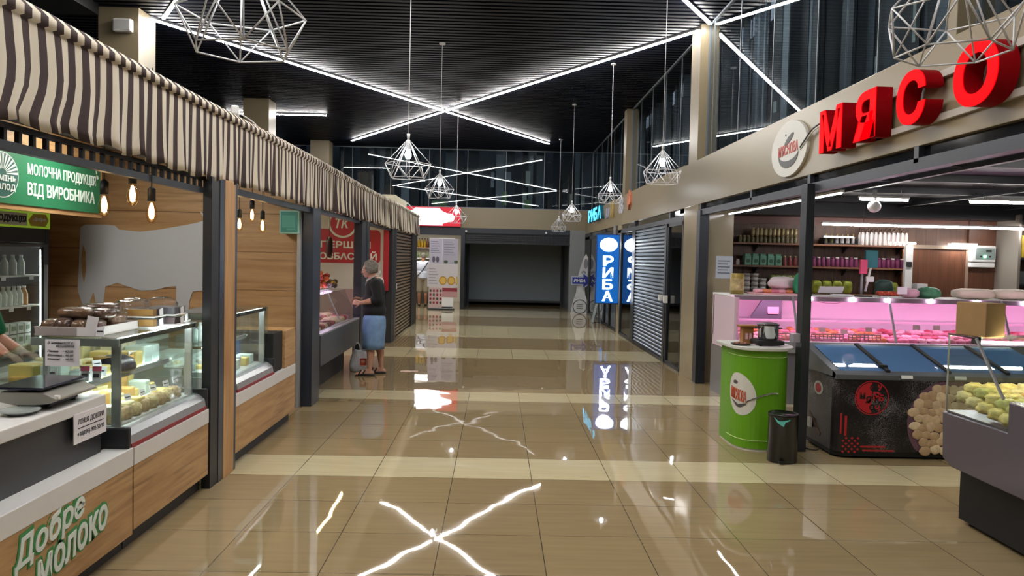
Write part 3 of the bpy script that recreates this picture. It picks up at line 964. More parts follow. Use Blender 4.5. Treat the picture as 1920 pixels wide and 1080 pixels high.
def display_case(y0, y1, py0, py1, label, near_cap=True, post_ys=()):
    t = thing('display_case', label, 'display case', (-2.5, (y0 + y1) / 2, 0), 'glass dairy cases in the first stall')
    xb = -2.95
    MB().box(-2.12, -2.06, py0, py1, 0, .13).build('toe_kick', M_DARK, t)
    MB().box(-2.10, -2.0, py0, py1, .11, .475).build('front_panel', M_WOODP, t, bevel=.002)
    MB().box(-2.14, -1.996, py0, py1, .475, .575).build('top_band', M_WHITE, t, bevel=.003)
    MB().box(-3.0, -2.12, py0, py1, .02, .56).build('plinth', M_DARK, t)
    MB().box(-2.045, -2.0, y0 + .02, y1, .577, .60).build('bumper_strip', M_REDSTR, t)
    MB().prism([(-2.045, .60), (-2.005, .60), (-2.012, .645), (-2.045, .675), (-2.075, .69), (-2.10, .69), (-2.10, .60)], 'y', y0 + .02, y1).build('front_rail', M_ALU, t)
    if near_cap:
        MB().box(-2.22, -2.0, y0 - .02, y0 + .02, .577, .70).build('end_cap', M_DARK, t, bevel=.012)
    MB().box(-2.22, -2.0, y1, y1 + .03, .577, .72).build('end_cap', M_DARK, t, bevel=.008)
    MB().box(xb, -2.10, y0 + .02, y1, .58, .69).build('tray_floor', M_CASEIN, t)
    for j in range(1, 4):
        MB().box(xb + .02, -2.125 - .155 * j, y0 + .05, y1 - .03, .688 + .035 * (j - 1), .69 + .035 * j).build('step_tray', M_CASEIN, t)
    MB().box(xb - .02, xb, y0, y1, .58, .95).build('back_wall', M_CASEIN, t)
    # glazing
    MB().box(-2.065, -2.057, y0 + .005, y1, .69, 1.185).build('front_glass', M_GLASS, t)
    MB().box(-2.55, -2.05, y0, y1, 1.185, 1.193).build('top_glass', M_GLASS, t)
    pf = [(-2.068, .69), (-2.068, 1.183), (-2.54, 1.183), (-2.93, .93), (-2.93, .69)]
    MB().prism(pf, 'y', y0 + .002, y0 + .009).build('side_glass', M_GLASS, t)
    MB().prism(pf, 'y', y1 - .009, y1 - .002).build('side_glass', M_GLASS, t)
    MB().obox((-2.735, (y0 + y1) / 2, 1.056), .47, y1 - y0 - .03, .006, 0, 0, -.575).build('rear_glass', M_GLASS, t)
    for yp in post_ys:
        MB().box(-2.125, -2.075, yp, yp + .018, .69, 1.183).build('corner_post', M_ALU, t, bevel=.003)
        MB().box(-2.50, -2.47, yp, yp + .018, .69, 1.183).build('corner_post', M_ALU, t, bevel=.003)
    for yb in (y0 + .012, y1 - .026):
        MB().box(-2.55, -2.07, yb, yb + .014, 1.14, 1.183).build('top_brace', M_ALU, t)
    MB().box(-2.80, -2.24, y0 + .05, y1 - .05, .925, .932).build('shelf', M_GLASS, t)
    MB().box(-2.256, -2.24, y0 + .05, y1 - .05, .906, .938).build('shelf_edge', M_ALU, t)
    MB().box(-2.075, -2.070, y0 + .03, y1 - .03, 1.155, 1.183).build('top_lip', M_DARK, t)
    MB().box(-2.115, -2.08, y0 + .06, y1 - .06, 1.166, 1.18).build('light_strip', M_CASELED, t)
    MB().box(-2.30, -2.265, y0 + .06, y1 - .06, .914, .923).build('shelf_light', M_CASELED, t)
    return t
display_case(4.29, 5.42, 4.335, 5.455, 'glass dairy display case nearest, beside the scale counter', True, (4.33, 5.34))
cs2 = display_case(6.06, 7.06, 6.01, 7.80, 'glass dairy display case beyond the oak post', False, (7.0,))
MB().box(-2.45, -2.02, 7.09, 7.40, .577, .94).build('side_box', M_PIT, cs2, bevel=.004)
MB().box(-2.55, -2.0, 7.42, 7.80, .577, .935).build('end_upstand', M_WOODP, cs2, bevel=.003)

rf = random.Random(5)
M_CHEESE = [mat('cheese_pale', '#ddd6a8', 0.5, var=.05), mat('cheese_yellow', '#d8c379', 0.5, var=.06), mat('cheese_cream', '#dfdac2', 0.5), mat('cheese_blue', '#c3d6d2', 0.5), mat('cheese_orange', '#cda45e', 0.5)]
M_TAGP = mat('price_tag', '#e6e6ea', 0.6)
def cheese_wedge(x, y, z, s, rz, m, label, group):
    mb = MB()
    n = 8; a1 = 1.0
    top = [(0, 0)] + [(s * math.cos(a1 * k / n - a1 / 2), s * math.sin(a1 * k / n - a1 / 2)) for k in range(n + 1)]
    c, q = math.cos(rz), math.sin(rz)
    mb.prism([(x + a * c - b * q, y + a * q + b * c) for a, b in top], 'z', z, z + s * .55)
    return tag(mb.build('cheese_wedge', m, bevel=.004), label, 'cheese', group)
def cheese_block(x, y, z, sx, sy, sz, rz, m, label, group):
    return tag(MB().obox((x, y, z + sz / 2), sx, sy, sz, rz).build('cheese_block', m, bevel=.008), label, 'cheese', group)
def price_tag(x, y, z, rz, label='small white price tag standing in a dairy case', group='price tags in the dairy cases', w=.055, h=.04):
    mb = MB().obox((x, y, z + h / 2 + .004), w, .003, h, rz, -.25).slot(1)
    mb.obox((x + .002 * math.sin(rz), y - .003 * math.cos(rz), z + h * .62), w * .7, .002, h * .14, rz, -.25)
    mb.obox((x + .002 * math.sin(rz), y - .003 * math.cos(rz), z + h * .35), w * .5, .002, h * .2, rz, -.25)
    return tag(mb.build('price_tag', [M_TAGP, M_INK]), label, 'price tag', group)
# the near case: lower deck of packed cheese, upper glass shelf of blocks
G1 = 'pale cheeses on the lower deck of the nearest dairy case'
L1 = 'pale yellow cheese on the lower deck of the nearest dairy case'
for i in range(9):
    for j in range(4):
        x = -2.20 - .155 * j; y = 4.42 + .108 * i
        m = M_CHEESE[rf.choice((0, 0, 1, 1, 2, 4, 3))]
        if rf.random() < .5:
            cheese_block(x, y, .69 + .035 * j, rf.uniform(.09, .13), rf.uniform(.075, .095), rf.uniform(.05, .11) + .02 * j, rf.uniform(-.15, .15), m, L1, G1)
        else:
            cheese_wedge(x - .05, y, .69 + .035 * j, rf.uniform(.085, .10), rf.uniform(-.3, .3), m, L1, G1)
G2 = 'cheeses on the upper glass shelf of the nearest dairy case'
L2 = 'cheese piece on the upper glass shelf of the nearest dairy case'
for i in range(7):
    for j in range(3):
        x = -2.34 - .165 * j; y = 4.46 + .135 * i
        m = M_CHEESE[rf.choice((0, 2, 3, 3, 1))]
        if i in (2, 3) and j == 0:
            m = M_CHEESE[4]
        cheese_block(x, y, .932, rf.uniform(.11, .145), rf.uniform(.09, .12), rf.uniform(.045, .10) * (1.8 if i > 3 else 1), rf.uniform(-.12, .12), m, L2, G2)
for i in range(8):
    y = 4.42 + i * .115
    tag(MB().blob((-2.155, y, .725), .10, .10, .085, .8, 14, 8, .2 * i, lump=.16, seed=i + 60).build('nut_pack', mat('nut_pack%d' % (i % 2), ('#c0ab7a', '#b59a72')[i % 2], .5, var=.35, vscale=45, bump=.5)), 'small bag of crumbly tan snack in the front row of the nearest dairy case', 'food pack', 'tan snack bags in the nearest dairy case')
for i in range(6):
    price_tag(-2.17 - .01 * (i % 2), 4.47 + .17 * i, .775, 1.25 + .1 * (i % 3))
for i in range(4):
    price_tag(-2.3, 4.52 + .22 * i, .99, 1.1)
# what the staff keep at the open left end behind the counter
G3 = 'wrapped cheeses behind the scale'
for x, y, s, rz, mi, lab in ((-2.66, 4.62, .15, 1.9, 0, 'big pale cheese wedge with cut face just behind the scale'), (-2.52, 4.50, .10, 2.2, 2, 'smaller cream cheese wedge between the pale wedge and blue packs'), (-2.36, 4.48, .12, 1.7, 1, 'yellow cheese wedge under the handwritten price sheet')):
    cheese_wedge(x, y, .932, s, rz, M_CHEESE[mi], lab, None)
for x, y, lab in ((-2.48, 4.37, 'blue-white price tag left of the yellow wedge'), (-2.30, 4.40, 'blue-white price tag right of the yellow wedge'), (-2.26, 4.48, 'tall blue-white price tag before the dark dish')):
    price_tag(x, y, .945, .1, lab, None, .07, .055)
dd = thing('dark_dish', 'dark grey domed dish behind the pink-topped tags in the near case', 'dish', (-2.3, 4.75, .932))
MB().lathe([(.10, 0), (.115, .03), (.10, .075), (.05, .10), (.004, .105)], (-2.3, 4.75, .935), 20).build('dome', mat('dish_dark', '#2c2a33', 0.3), dd)
for k, lab in ((0, 'price tag with a pink top, left of two on the glass'), (1, 'price tag with a pink top, right of two on the glass')):
    t = thing('clip_tag', lab, 'price tag', (-2.27 + k * .065, 4.335, .95))
    MB().obox((-2.27 + k * .065, 4.335, .985), .045, .004, .085, .1, -.2).build('card', M_TAGP, t)
    MB().obox((-2.268 + k * .065, 4.332, 1.012), .047, .005, .025, .1, -.2).build('top', mat('tag_pink', '#d65a7c', 0.6), t)
    MB().obox((-2.27 + k * .065, 4.328, .975), .03, .004, .02, .1, -.2).build('print', M_INK, t)

# second case contents
G4 = 'pots and cheeses in the dairy case beyond the oak post'
for i in range(7):
    for j in range(3):
        x, y = -2.22 - .2 * j, 6.2 + .12 * i
        if rf.random() < .45:
            tag(MB().lathe([(.036, 0), (.044, .08), (.046, .085), (.046, .095), (.004, .096)], (x, y, .69), 14).build('dairy_pot', M_CASEIN), 'white pot among cheeses in the dairy case beyond the oak post', 'pot', G4)
        else:
            cheese_block(x, y, .69, .13, .09, rf.uniform(.05, .10), rf.uniform(-.1, .1), M_CHEESE[rf.choice((0, 2, 3, 1))], 'cheese block in the dairy case beyond the oak post', 'cheese blocks in the dairy case beyond the oak post')
for i in range(5):
    tag(MB().lathe([(.03, 0), (.032, .10), (.012, .13), (.012, .155), (.003, .156)], (-2.45, 6.35 + .13 * i, .932), 12).build('milk_bottle', mat('bottle_white', '#d9e0e4', 0.25)), 'small white bottle on the shelf of the dairy case beyond the oak post', 'bottle', 'white bottles in the far dairy case')
tb_ = thing('roll_holder', 'small white holder at the near edge of the far dairy case', 'holder', (-2.12, 6.05, .9))
MB().box(-2.16, -2.06, 6.02, 6.05, .87, .98).build('plate', M_WHITEP, tb_, bevel=.004)
tr_ = thing('foil_pack', 'crumpled foil pack standing on the top glass beyond the oak post', 'pack', (-2.3, 6.3, 1.194))
MB().blob((-2.22, 6.35, 1.24), .14, .12, .09, .7, 14, 8, .3, lump=.12, seed=4).build('foil', M_CHROME, tr_)
MB().obox((-2.15, 6.36, 1.245), .05, .004, .05, 1.0).build('tag', M_TAGP, tr_)

# scale
sc1 = thing('weighing_scale', 'silver electronic scale with a dark steel plate on the white counter', 'scale', (-2.24, 3.95, .895))
sc1_l = []
b_ = MB().prism([(-2.38, .935), (-2.36, .985), (-2.17, .985), (-2.10, .955), (-2.10, .945), (-2.13, .93), (-2.20, .92), (-2.30, .92)], 'y', 3.74, 4.12)
b_.build('body', mat('scale_silver', '#a7a49c', 0.35, 0.3), sc1, bevel=.006)
MB().box(-2.33, -2.16, 3.80, 4.06, .905, .935).build('underside', mat('scale_navy', '#23243a', 0.4), sc1, bevel=.008)
for x in (-2.31, -2.18):
    for y in (3.82, 4.04):
        MB().cyl((x, y, .895), (x, y, .91), .014).build('foot', M_PIT, sc1)
MB().box(-2.40, -2.15, 3.72, 4.13, .997, 1.008).build('plate', mat('scale_plate', '#33344a', 0.18, 0.7), sc1, bevel=.005)
MB().box(-2.32, -2.22, 3.83, 4.03, .98, .998).build('neck', M_DARK, sc1)
MB().prism([(-2.160, .978), (-2.105, .956), (-2.103, .950), (-2.158, .970)], 'y', 3.78, 4.08).build('display', mat('display_dark', '#1a1b24', 0.15), sc1)
MB().box(-2.135, -2.10, 3.765, 3.79, .945, .965).build('bubble_level', M_WHITEP, sc1, bevel=.004)
gd = thing('glass_saucer', 'round clear glass saucer on the counter left of the scale', 'saucer', (-2.25, 3.63, .895))
MB().lathe([(.05, 0), (.055, .006), (.085, .018), (.088, .022), (.082, .021), (.05, .010), (.004, .009)], (-2.22, 3.66, .896), 28).build('dish', mat('saucer_glass', '#aeb6b2', 0.08, spec=.8), gd)

# price sheet taped to the near side glass
ps = thing('price_sheet', 'white handwritten price sheet taped on the side glass by the bread tray', 'notice', (-2.36, 4.283, 1.03))
MB().obox((-2.365, 4.282, 1.105), .185, .002, .145, .02).build('sheet', M_PAPER, ps)
text_on('В наявності є', (-2.445, 4.279, 1.152), (1, 0, 0), (0, 0, 1), .14, .016, M_INK, ps, shear=.3, th=.0008, bold=.01)
text_on('моцарела', (-2.40, 4.279, 1.133), (1, 0, 0), (0, 0, 1), .10, .014, M_INK, ps, shear=.3, th=.0008, bold=.01)
for k, w_ in enumerate(('Палка    - 43.00', 'Копчена - 46.00', 'Мацоні   - 48.00')):
    text_on(w_, (-2.445, 4.279, 1.107 - k * .022), (1, 0, 0), (0, 0, 1), .14, .013, M_INK, ps, shear=.25, th=.0008, bold=.01)

# tray of wrapped bread on the case
tr = thing('bread_tray', 'grey shallow tray holding wrapped brown loaves on top of the near case', 'tray', (-2.42, 4.50, 1.194))
MB().box(-2.53, -2.19, 4.30, 4.80, 1.194, 1.204).box(-2.53, -2.19, 4.30, 4.312, 1.204, 1.245).box(-2.53, -2.19, 4.788, 4.80, 1.204, 1.245).box(-2.53, -2.518, 4.30, 4.80, 1.204, 1.245).box(-2.202, -2.19, 4.30, 4.80, 1.204, 1.245).build('tray', mat('tray_grey', '#a39a98', 0.5), tr, bevel=.003)
MB().plate([(-2.295, 4.298, 1.196), (-2.20, 4.298, 1.196), (-2.175, 4.298, 1.30), (-2.235, 4.298, 1.31), (-2.25, 4.298, 1.245), (-2.295, 4.298, 1.245)], (0, -1, 0), .002).build('paper_corner', M_PAPER, tr)
M_RYE = mat('rye_bread', '#4d3222', 0.35, bump=.6, bscale=30, var=.35, vscale=20, coat=.35)
M_RYE2 = mat('seeded_bread', '#6e5238', 0.35, bump=.6, bscale=30, var=.35, vscale=22, coat=.35)
M_FILM = glass_mat('plastic_film', (0.97, 0.95, 0.94), ior=1.55, rough=.16, body=.03)
def loaf(x, y, z, sx, sy, sz, rz, m, label, seed):
    t = thing('wrapped_loaf', label, 'bread', (x, y, z), 'wrapped loaves on the tray')
    MB().blob((x, y, z + sz / 2), sx, sy, sz, .65, 18, 10, rz, lump=.05, seed=seed).build('bread', m, t)
    MB().blob((x, y, z + sz / 2 + .002), sx * 1.05, sy * 1.06, sz * 1.05, .7, 16, 8, rz, lump=.09, seed=seed + 50).build('wrapper', M_FILM, t)
LF = (( -2.475, 4.38, 0, .085, .14, .075, 0, 1, 'foil-necked dark loaf at the left end of the bread tray'),
      (-2.395, 4.38, 0, .085, .15, .085, .05, 0, 'second loaf from the left in the front row of the bread tray'),
      (-2.31, 4.385, 0, .08, .15, .075, -.05, 1, 'third loaf from the left in the front row of the bread tray'),
      (-2.235, 4.39, 0, .075, .14, .075, .05, 0, 'loaf in the front row behind the folded paper corner'),
      (-2.40, 4.58, 0, .13, .20, .10, .1, 0, 'large loaf lying in the middle of the bread tray'),
      (-2.26, 4.60, 0, .12, .20, .095, -.1, 1, 'large seeded loaf right of the middle in the bread tray'),
      (-2.36, 4.42, .078, .20, .10, .06, .1, 1, 'loaf laid across the top of the front row'),
      (-2.24, 4.46, .078, .13, .12, .055, -.2, 0, 'shiny dark loaf on top at the right of the pile'),
      (-2.33, 4.64, .095, .22, .12, .055, .05, 0, 'topmost dark loaf at the back of the bread pile'))
for i, (x, y, dz, sx, sy, sz, rz, mi, lab) in enumerate(LF):
    loaf(x, y, 1.205 + dz, sx, sy, sz, rz, (M_RYE, M_RYE2)[mi], lab, i)
price_tag(-2.165, 4.29, 1.195, .1, 'white price tag at the front corner beside the bread tray', None, .045, .05)

# cake boxes
M_LID = glass_mat('clear_lid', (0.95, 0.96, 0.96), ior=1.45, rough=.05, body=.03)
M_CAKE = [mat('cake_gold', '#b8842c', 0.5, var=.15), mat('cake_plum', '#4a1c24', 0.4, var=.2), mat('cake_yellow', '#c9a417', 0.4), mat('cake_grey', '#6a6670', 0.4, var=.2)]
def cake_box(x, y, z, label, cols, w=.17, d=.17, h=.06):
    t = thing('cake_box', label, 'box', (x, y, z), 'clear cake boxes on the near dairy case')
    MB().box(x - w / 2 - .005, x + w / 2 + .005, y - d / 2 - .005, y + d / 2 + .005, z, z + .008).build('base', M_WHITEP, t, bevel=.002)
    k = len(cols); mb = MB()
    for i in range(k):
        mb.slot(i).box(x - w / 2 + .006, x + w / 2 - .006, y - d / 2 + .006 + (d - .012) * i / k, y - d / 2 + .006 + (d - .012) * (i + 1) / k, z + .008, z + h * .85)
    mb.build('cake', [M_CAKE[c] for c in cols], t)
    MB().box(x - w / 2, x + w / 2, y - d / 2, y + d / 2, z + h * .87, z + h * .87 + .003).box(x + w / 2 - .002, x + w / 2, y - d / 2, y + d / 2, z + .008, z + h * .87).box(x - w / 2, x + w / 2, y - d / 2, y - d / 2 + .002, z + .008, z + h * .87).build('lid', M_LID, t)
    MB().obox((x + w / 2 + .003, y + .02, z + h * .5), .002, .05, .042, 0, .15).build('sticker', M_TAGP, t)
cake_box(-2.20, 4.92, 1.195, 'lower cake box with gold and plum cake right of the bread', (0, 1, 3))
cake_box(-2.20, 4.92, 1.258, 'upper cake box with gold and plum cake right of the bread', (0, 1, 3))
cake_box(-2.15, 5.12, 1.195, 'lower cake box of the second stack with a grey cake', (1, 3))
cake_box(-2.15, 5.12, 1.258, 'upper cake box of the second stack with a white sticker', (3, 3))
cake_box(-2.33, 5.16, 1.195, 'cake box half hidden behind the second stack', (3, 1))
cake_box(-2.20, 5.32, 1.195, 'yellow cake box toward the black post', (2, 2, 1))
cake_box(-2.36, 5.34, 1.195, 'plum cake box behind the yellow one by the black post', (1, 3))
fw = random.Random(9)
for x, y, lab in ((-2.27, 5.31, 'crumpled clear bag lying over the yellow cake box'), (-2.44, 5.28, 'crumpled clear bag behind the cake boxes by the post'), (-2.35, 5.05, 'crumpled film bag between the cake stacks')):
    tag(MB().blob((x, y, 1.315 if y > 5.2 and x > -2.4 else 1.31), .20, .16, .085, .8, 18, 10, fw.random(), lump=.16, seed=fw.randint(0, 99)).build('film_bag', M_FILM), lab, 'bag')

# fridge at the back
fr = thing('drinks_fridge', 'tall black dairy fridge with a lime header at the back of the first stall', 'fridge', (-4.9, 7.6, 0))
fb = MB().box(-5.19, -4.60, 7.10, 7.16, 0, 2.04).box(-5.19, -4.60, 8.02, 8.09, 0, 2.04).box(-5.19, -5.15, 7.16, 8.02, 0, 2.04).box(-5.19, -4.60, 7.16, 8.02, 1.72, 2.04).box(-5.19, -4.60, 7.16, 8.02, 0, .35)
fb.build('body', M_PIT, fr, bevel=.006)
MB().box(-4.60, -4.585, 7.10, 8.07, 1.865, 2.03).build('header', mat('lime_header', '#6f8a1e', 0.4, emit='#7f9c22', estr=.25), fr)
MB().box(-4.585, -4.582, 7.12, 7.68, 1.885, 2.005).build('word_plate', mat('pale_plate', '#c9cfc0', 0.5), fr)
text_on('ПРОДУКЦІЯ', (-4.582, 7.0 + .12, 1.905), (0, 1, 0), (0, 0, 1), .54, .075, M_INK, fr, bold=.045)
MB().plate([(-4.584, 7.74, 1.885), (-4.584, 7.98, 1.885), (-4.584, 8.04, 1.945), (-4.584, 7.99, 2.01), (-4.584, 7.78, 2.005), (-4.584, 7.70, 1.94)], (1, 0, 0), .004).build('yellow_sticker', mat('sticker_gold', '#b0982e', 0.5), fr)
text_on('Добре', (-4.579, 7.76, 1.93), (0, 1, 0), (0, .2, 1), .22, .045, M_SIGNW, fr, shear=.3, bold=.02)
dr = MB().box(-4.60, -4.575, 7.16, 7.20, .36, 1.71).box(-4.60, -4.575, 7.94, 8.02, .36, 1.71).box(-4.60, -4.575, 7.2, 7.94, 1.68, 1.71).box(-4.60, -4.575, 7.2, 7.94, .36, .42)
dro = dr.build('door', mat('fridge_door_frame', '#24262a', 0.4), fr, bevel=.003)
MB().box(-4.592, -4.588, 7.20, 7.94, .42, 1.68).build('pane', M_GLASS, dro)
MB().box(-4.575, -4.545, 7.945, 7.965, .8, 1.5).build('handle', M_ALU, dro)
MB().box(-5.15, -5.145, 7.16, 8.02, .36, 1.71).build('lining', M_CASEIN, fr)
MB().box(-4.64, -4.62, 7.985, 8.01, .45, 1.65).build('light_strip', mat('fridge_led', '#ffffff', .5, emit=(.9, 1, .97), estr=9), fr)
for z in (.72, 1.10, 1.40):
    MB().box(-5.12, -4.63, 7.17, 8.01, z - .015, z).build('shelf', M_WHITEP, fr)
M_MILK = mat('milk_bottle', '#cfd6d2', 0.3); M_KEF = mat('amber_bottle', '#b98452', 0.3)
for z, h, n_, lab in ((1.40, .20, 5, 'clear bottle on the top shelf of the black fridge'), (1.10, .19, 8, 'milk bottle on the middle shelf of the black fridge')):
    for i in range(n_):
        y = 7.24 + i * (.66 / n_) + .04
        m = M_KEF if (z < 1.2 and i == n_ - 1) else M_MILK
        t = thing('milk_bottle', lab if m is M_MILK else 'orange drink bottle at the right of the fridge middle shelf', 'bottle', (-4.72, y, z), 'bottles in the black fridge')
        MB().lathe([(.032, 0), (.034, .01), (.034, h * .6), (.016, h * .82), (.014, h * .9)], (-4.72, y, z), 12).build('bottle', m, t)
        MB().cyl((-4.72, y, z + h * .9), (-4.72, y, z + h), .017, n=12).build('cap', M_WHITEP, t)
for i in range(6):
    for k in range(2):
        y = 7.26 + i * .115; z = .72 + k * .11
        t = thing('milk_carton', 'printed milk carton stacked on the low shelf of the black fridge', 'carton', (-4.72, y, z), 'cartons in the black fridge')
        MB().box(-4.77, -4.67, y - .05, y + .05, z, z + .10).build('carton', M_MILK, t, bevel=.004)
        MB().box(-4.668, -4.666, y - .03, y + .03, z + .03, z + .075).build('print', mat('carton_green', '#5c7a58', .5), t)
for y, z in ((7.38, 1.36), (7.82, 1.36), (7.5, 1.06), (7.78, 1.06)):
    tag(MB().obox((-4.625, y, z + .015), .003, .07, .04).build('price_tag', M_TAGP), 'white price tag on a shelf edge of the black fridge', 'price tag', 'price tags in the black fridge')

# ================================================================ meat shop on the right: letters and logo on the fascia
M_LRED = mat('letter_face', (0.62, 0.0, 0.002), 0.6, emit=(1.0, 0.0, 0.004), estr=.40, spec=.04)
M_LRED2 = mat('letter_side', (0.28, 0.0, 0.004), 0.5, spec=.1)
rl = thing('mounting_rail', 'two pale grey rails on the fascia that carry the big red letters', 'rail', (2.78, 5.3, 2.6))
for z in (2.63, 2.90):
    MB().box(2.772, 2.8, 3.7, 6.4, z - .022, z + .022).build('rail', mat('rail_grey', '#b3aca4', 0.5), rl)
def red_letter(ch, y_hi, y_lo, z0, z1, label):
    """reads toward the camera: its left edge lies farther along the hall"""
    t = thing('red_letter', label, 'letter', (2.70, (y_hi + y_lo) / 2, z0), 'big red letters on the right fascia')
    text_on(ch, (2.772, y_hi, z0), (0, -1, 0), (0, 0, 1), y_hi - y_lo, z1 - z0, M_LRED2, t, 'letter_body', bold=.035, th=.115)
    text_on(ch, (2.772, y_hi, z0), (0, -1, 0), (0, 0, 1), y_hi - y_lo, z1 - z0, M_LRED, t, 'letter_face', bold=.035, th=.006, lift=.1155)
    return t
red_letter('М', 6.44, 6.03, 2.60, 2.945, 'big red letter M, first of the sign beside the round logo')
red_letter('Я', 5.82, 5.49, 2.60, 2.95, 'big red mirrored-R letter, second of the red sign')
red_letter('С', 5.20, 4.85, 2.60, 2.95, 'big red letter C, third of the red sign')
red_letter('О', 4.55, 4.14, 2.59, 2.955, 'big red letter O, last of the red sign under the wire lamp')
cb = tag(MB().tube(spline([(2.78, 3.75, 2.66), (2.76, 3.72, 2.60), (2.775, 3.70, 2.53), (2.77, 3.66, 2.47)], 6), .006, 6).build('power_cable', M_WHITEP), 'thin white cable hanging beside the big red letter O', 'cable')

M_LOGOW = mat('logo_white', '#c9c8c0', 0.45)
M_LOGOR = mat('logo_red', '#c2564e', 0.5)
M_LOGOG = mat('logo_grey', '#4a4848', 0.5)
lo = thing('round_logo', 'oval white meat brand sign with red word and grey bowl before the red letters', 'sign', (2.79, 7.45, 2.52))
MB().plate(ellipse((2.80, 7.45, 2.785), (0, -1, 0), (0, 0, 1), .455, .265), (-1, 0, 0), .03).build('disc', M_LOGOW, lo, bevel=.006)
MB().plate(ellipse((2.769, 7.43, 2.875), (0, -.93, .37), (0, .25, .97), .12, .028, 20), (-1, 0, 0), .004).plate(ellipse((2.769, 7.52, 2.925), (0, -1, 0), (0, 0, 1), .012, .012, 10), (-1, 0, 0), .004).build('leaf_mark', M_LOGOG, lo)
bw = []
for k in range(17):
    a = PI * (1.08 + .84 * k / 16)
    bw.append((2.769, 7.44 - .255 * math.cos(a), 2.74 + .135 * math.sin(a)))
for k in range(17):
    a = PI * (1.92 - .84 * k / 16)
    bw.append((2.769, 7.44 - .255 * math.cos(a), 2.755 + .085 * math.sin(a)))
MB().plate(bw, (-1, 0, 0), .004).build('bowl_mark', M_LOGOG, lo)
text_on("М'ЯСНОВА", (2.77, 7.70, 2.725), (0, -1, .03), (0, 0, 1), .50, .105, M_LOGOR, lo, bold=.01)
sp_ = [(2.768, 7.15, 2.76), (2.766, 7.02, 2.82), (2.766, 6.88, 2.88), (2.766, 6.70, 2.905)]
MB().tube(spline(sp_, 6), .008, 6).build('spoon_outline', M_LOGOG, lo)
MB().tube(spline([(p[0], p[1] - .01, p[2] - .022) for p in sp_], 6), .006, 6).build('spoon_light', M_LOGOW, lo)

# smaller letter signs farther along the fascia
M_LBLUE = mat('letter_cyan', '#5fc4e6', 0.3, emit='#46b4e0', estr=.8)
M_LBLUE2 = mat('letter_teal', '#1c6a86', 0.4)
fs = thing('fish_letters', 'bright blue raised letters spelling fish at the far end of the fascia', 'sign', (2.7, 22.0, 2.76))
yy = 23.35
for ch, w in (('Р', .62), ('И', .66), ('Б', .62), ('А', .72)):
    text_on(ch, (2.808, yy, 2.78), (0, -1, 0), (0, 0, 1), w, .36, M_LBLUE2, fs, 'letter_body', bold=.035, th=.09)
    text_on(ch, (2.808, yy, 2.78), (0, -1, 0), (0, 0, 1), w, .36, M_LBLUE, fs, 'letter_face', bold=.035, th=.006, lift=.0905)
    yy -= w + .07
for y, w, z0, h, tx, m_, lb in ((20.1, .55, 2.74, .26, 'АЛ', mat('letter_pale', '#a9a9bd', .5), 'faint pale letters right after the blue ones on the fascia'),
                               (19.3, .5, 2.72, .40, 'М', mat('letter_gold', '#b09a60', .5), 'small golden emblem on the fascia between pale letters'),
                               (17.9, .55, 2.74, .36, '8В', mat('letter_lilac', '#b4b2bb', .5), 'pale lilac letters on the fascia above the thin beige pillar'),
                               (16.8, .48, 2.76, .42, 'Ф', mat('letter_orange', '#c97a5c', .5), 'orange emblem on the fascia, nearest of the small signs')):
    t = thing('fascia_sign', lb, 'sign', (2.79, y, z0))
    text_on(tx, (2.808, y, z0), (0, -1, 0), (0, 0, 1), w, h, m_, t, bold=.03, th=.03)

# projecting blue light box and the fish shop window
M_BLUE = mat('lightbox_blue', '#0c4fa0', 0.35, emit=(0.003, .085, .32), estr=.45)
M_LBW = mat('lightbox_white', '#ffffff', 0.4, emit=(.92, .98, 1.0), estr=5.0)
bx = thing('fish_lightbox', 'tall blue lit sign box with a white oval and vertical white letters', 'sign', (2.6, 17.8, .68))
MB().box(2.27, 2.80, 17.72, 17.86, .68, 2.27).build('case', mat('lightbox_case', '#0a3f86', 0.35), bx, bevel=.01)
MB().box(2.285, 2.785, 17.712, 17.722, .70, 2.25).build('face', M_BLUE, bx)
MB().plate(ellipse((2.545, 17.711, 2.03), (1, 0, 0), (0, 0, 1), .20, .155), (0, -1, 0), .006).build('oval', M_LBW, bx)
for k, ch in enumerate('РИБА'):
    text_on(ch, (2.425, 17.711, 1.545 - k * .268), (1, 0, 0), (0, 0, 1), .235, .235, M_LBW, bx, 'letter', bold=.02, th=.006)
MB().box(2.66, 2.70, 17.75, 17.83, 2.27, 2.49).build('hanger', M_ALU, bx)
lp = thing('poster_lightbox', 'narrow light blue lit poster behind the fish shop glass', 'poster', (2.9, 21.0, .75))
MB().box(2.92, 2.97, 20.2, 21.55, .72, 2.2).build('frame', M_DARK, lp)
pp = MB().box(2.905, 2.92, 20.25, 21.5, .76, 2.02)
for k in range(9):
    pp.slot(1 + k % 2).box(2.902, 2.906, 20.3 + rf.uniform(0, .5), 20.9 + rf.uniform(0, .5), .85 + k * .13, .89 + k * .13)
pp.build('picture', [mat('poster_blue', '#2f86d8', .4, emit='#2f8ae0', estr=3.0), mat('poster_pale', '#9cd0f0', .4, emit='#8cc8f4', estr=3.0), mat('poster_deep', '#145fb0', .4, emit='#1460b8', estr=2.4)], lp)
af = thing('folding_sign', 'grey folding pavement sign standing at the fish shop corner', 'sign', (2.62, 20.8, 0))
MB().obox((2.65, 20.7, .29), .02, .42, .58, 0, 0, .22).build('front_board', mat('board_grey', '#8c9a9c', .4), af, bevel=.004)
MB().obox((2.755, 20.7, .29), .02, .42, .58, 0, 0, -.10).build('rear_board', mat('board_grey2', '#6c777a', .4), af, bevel=.004)

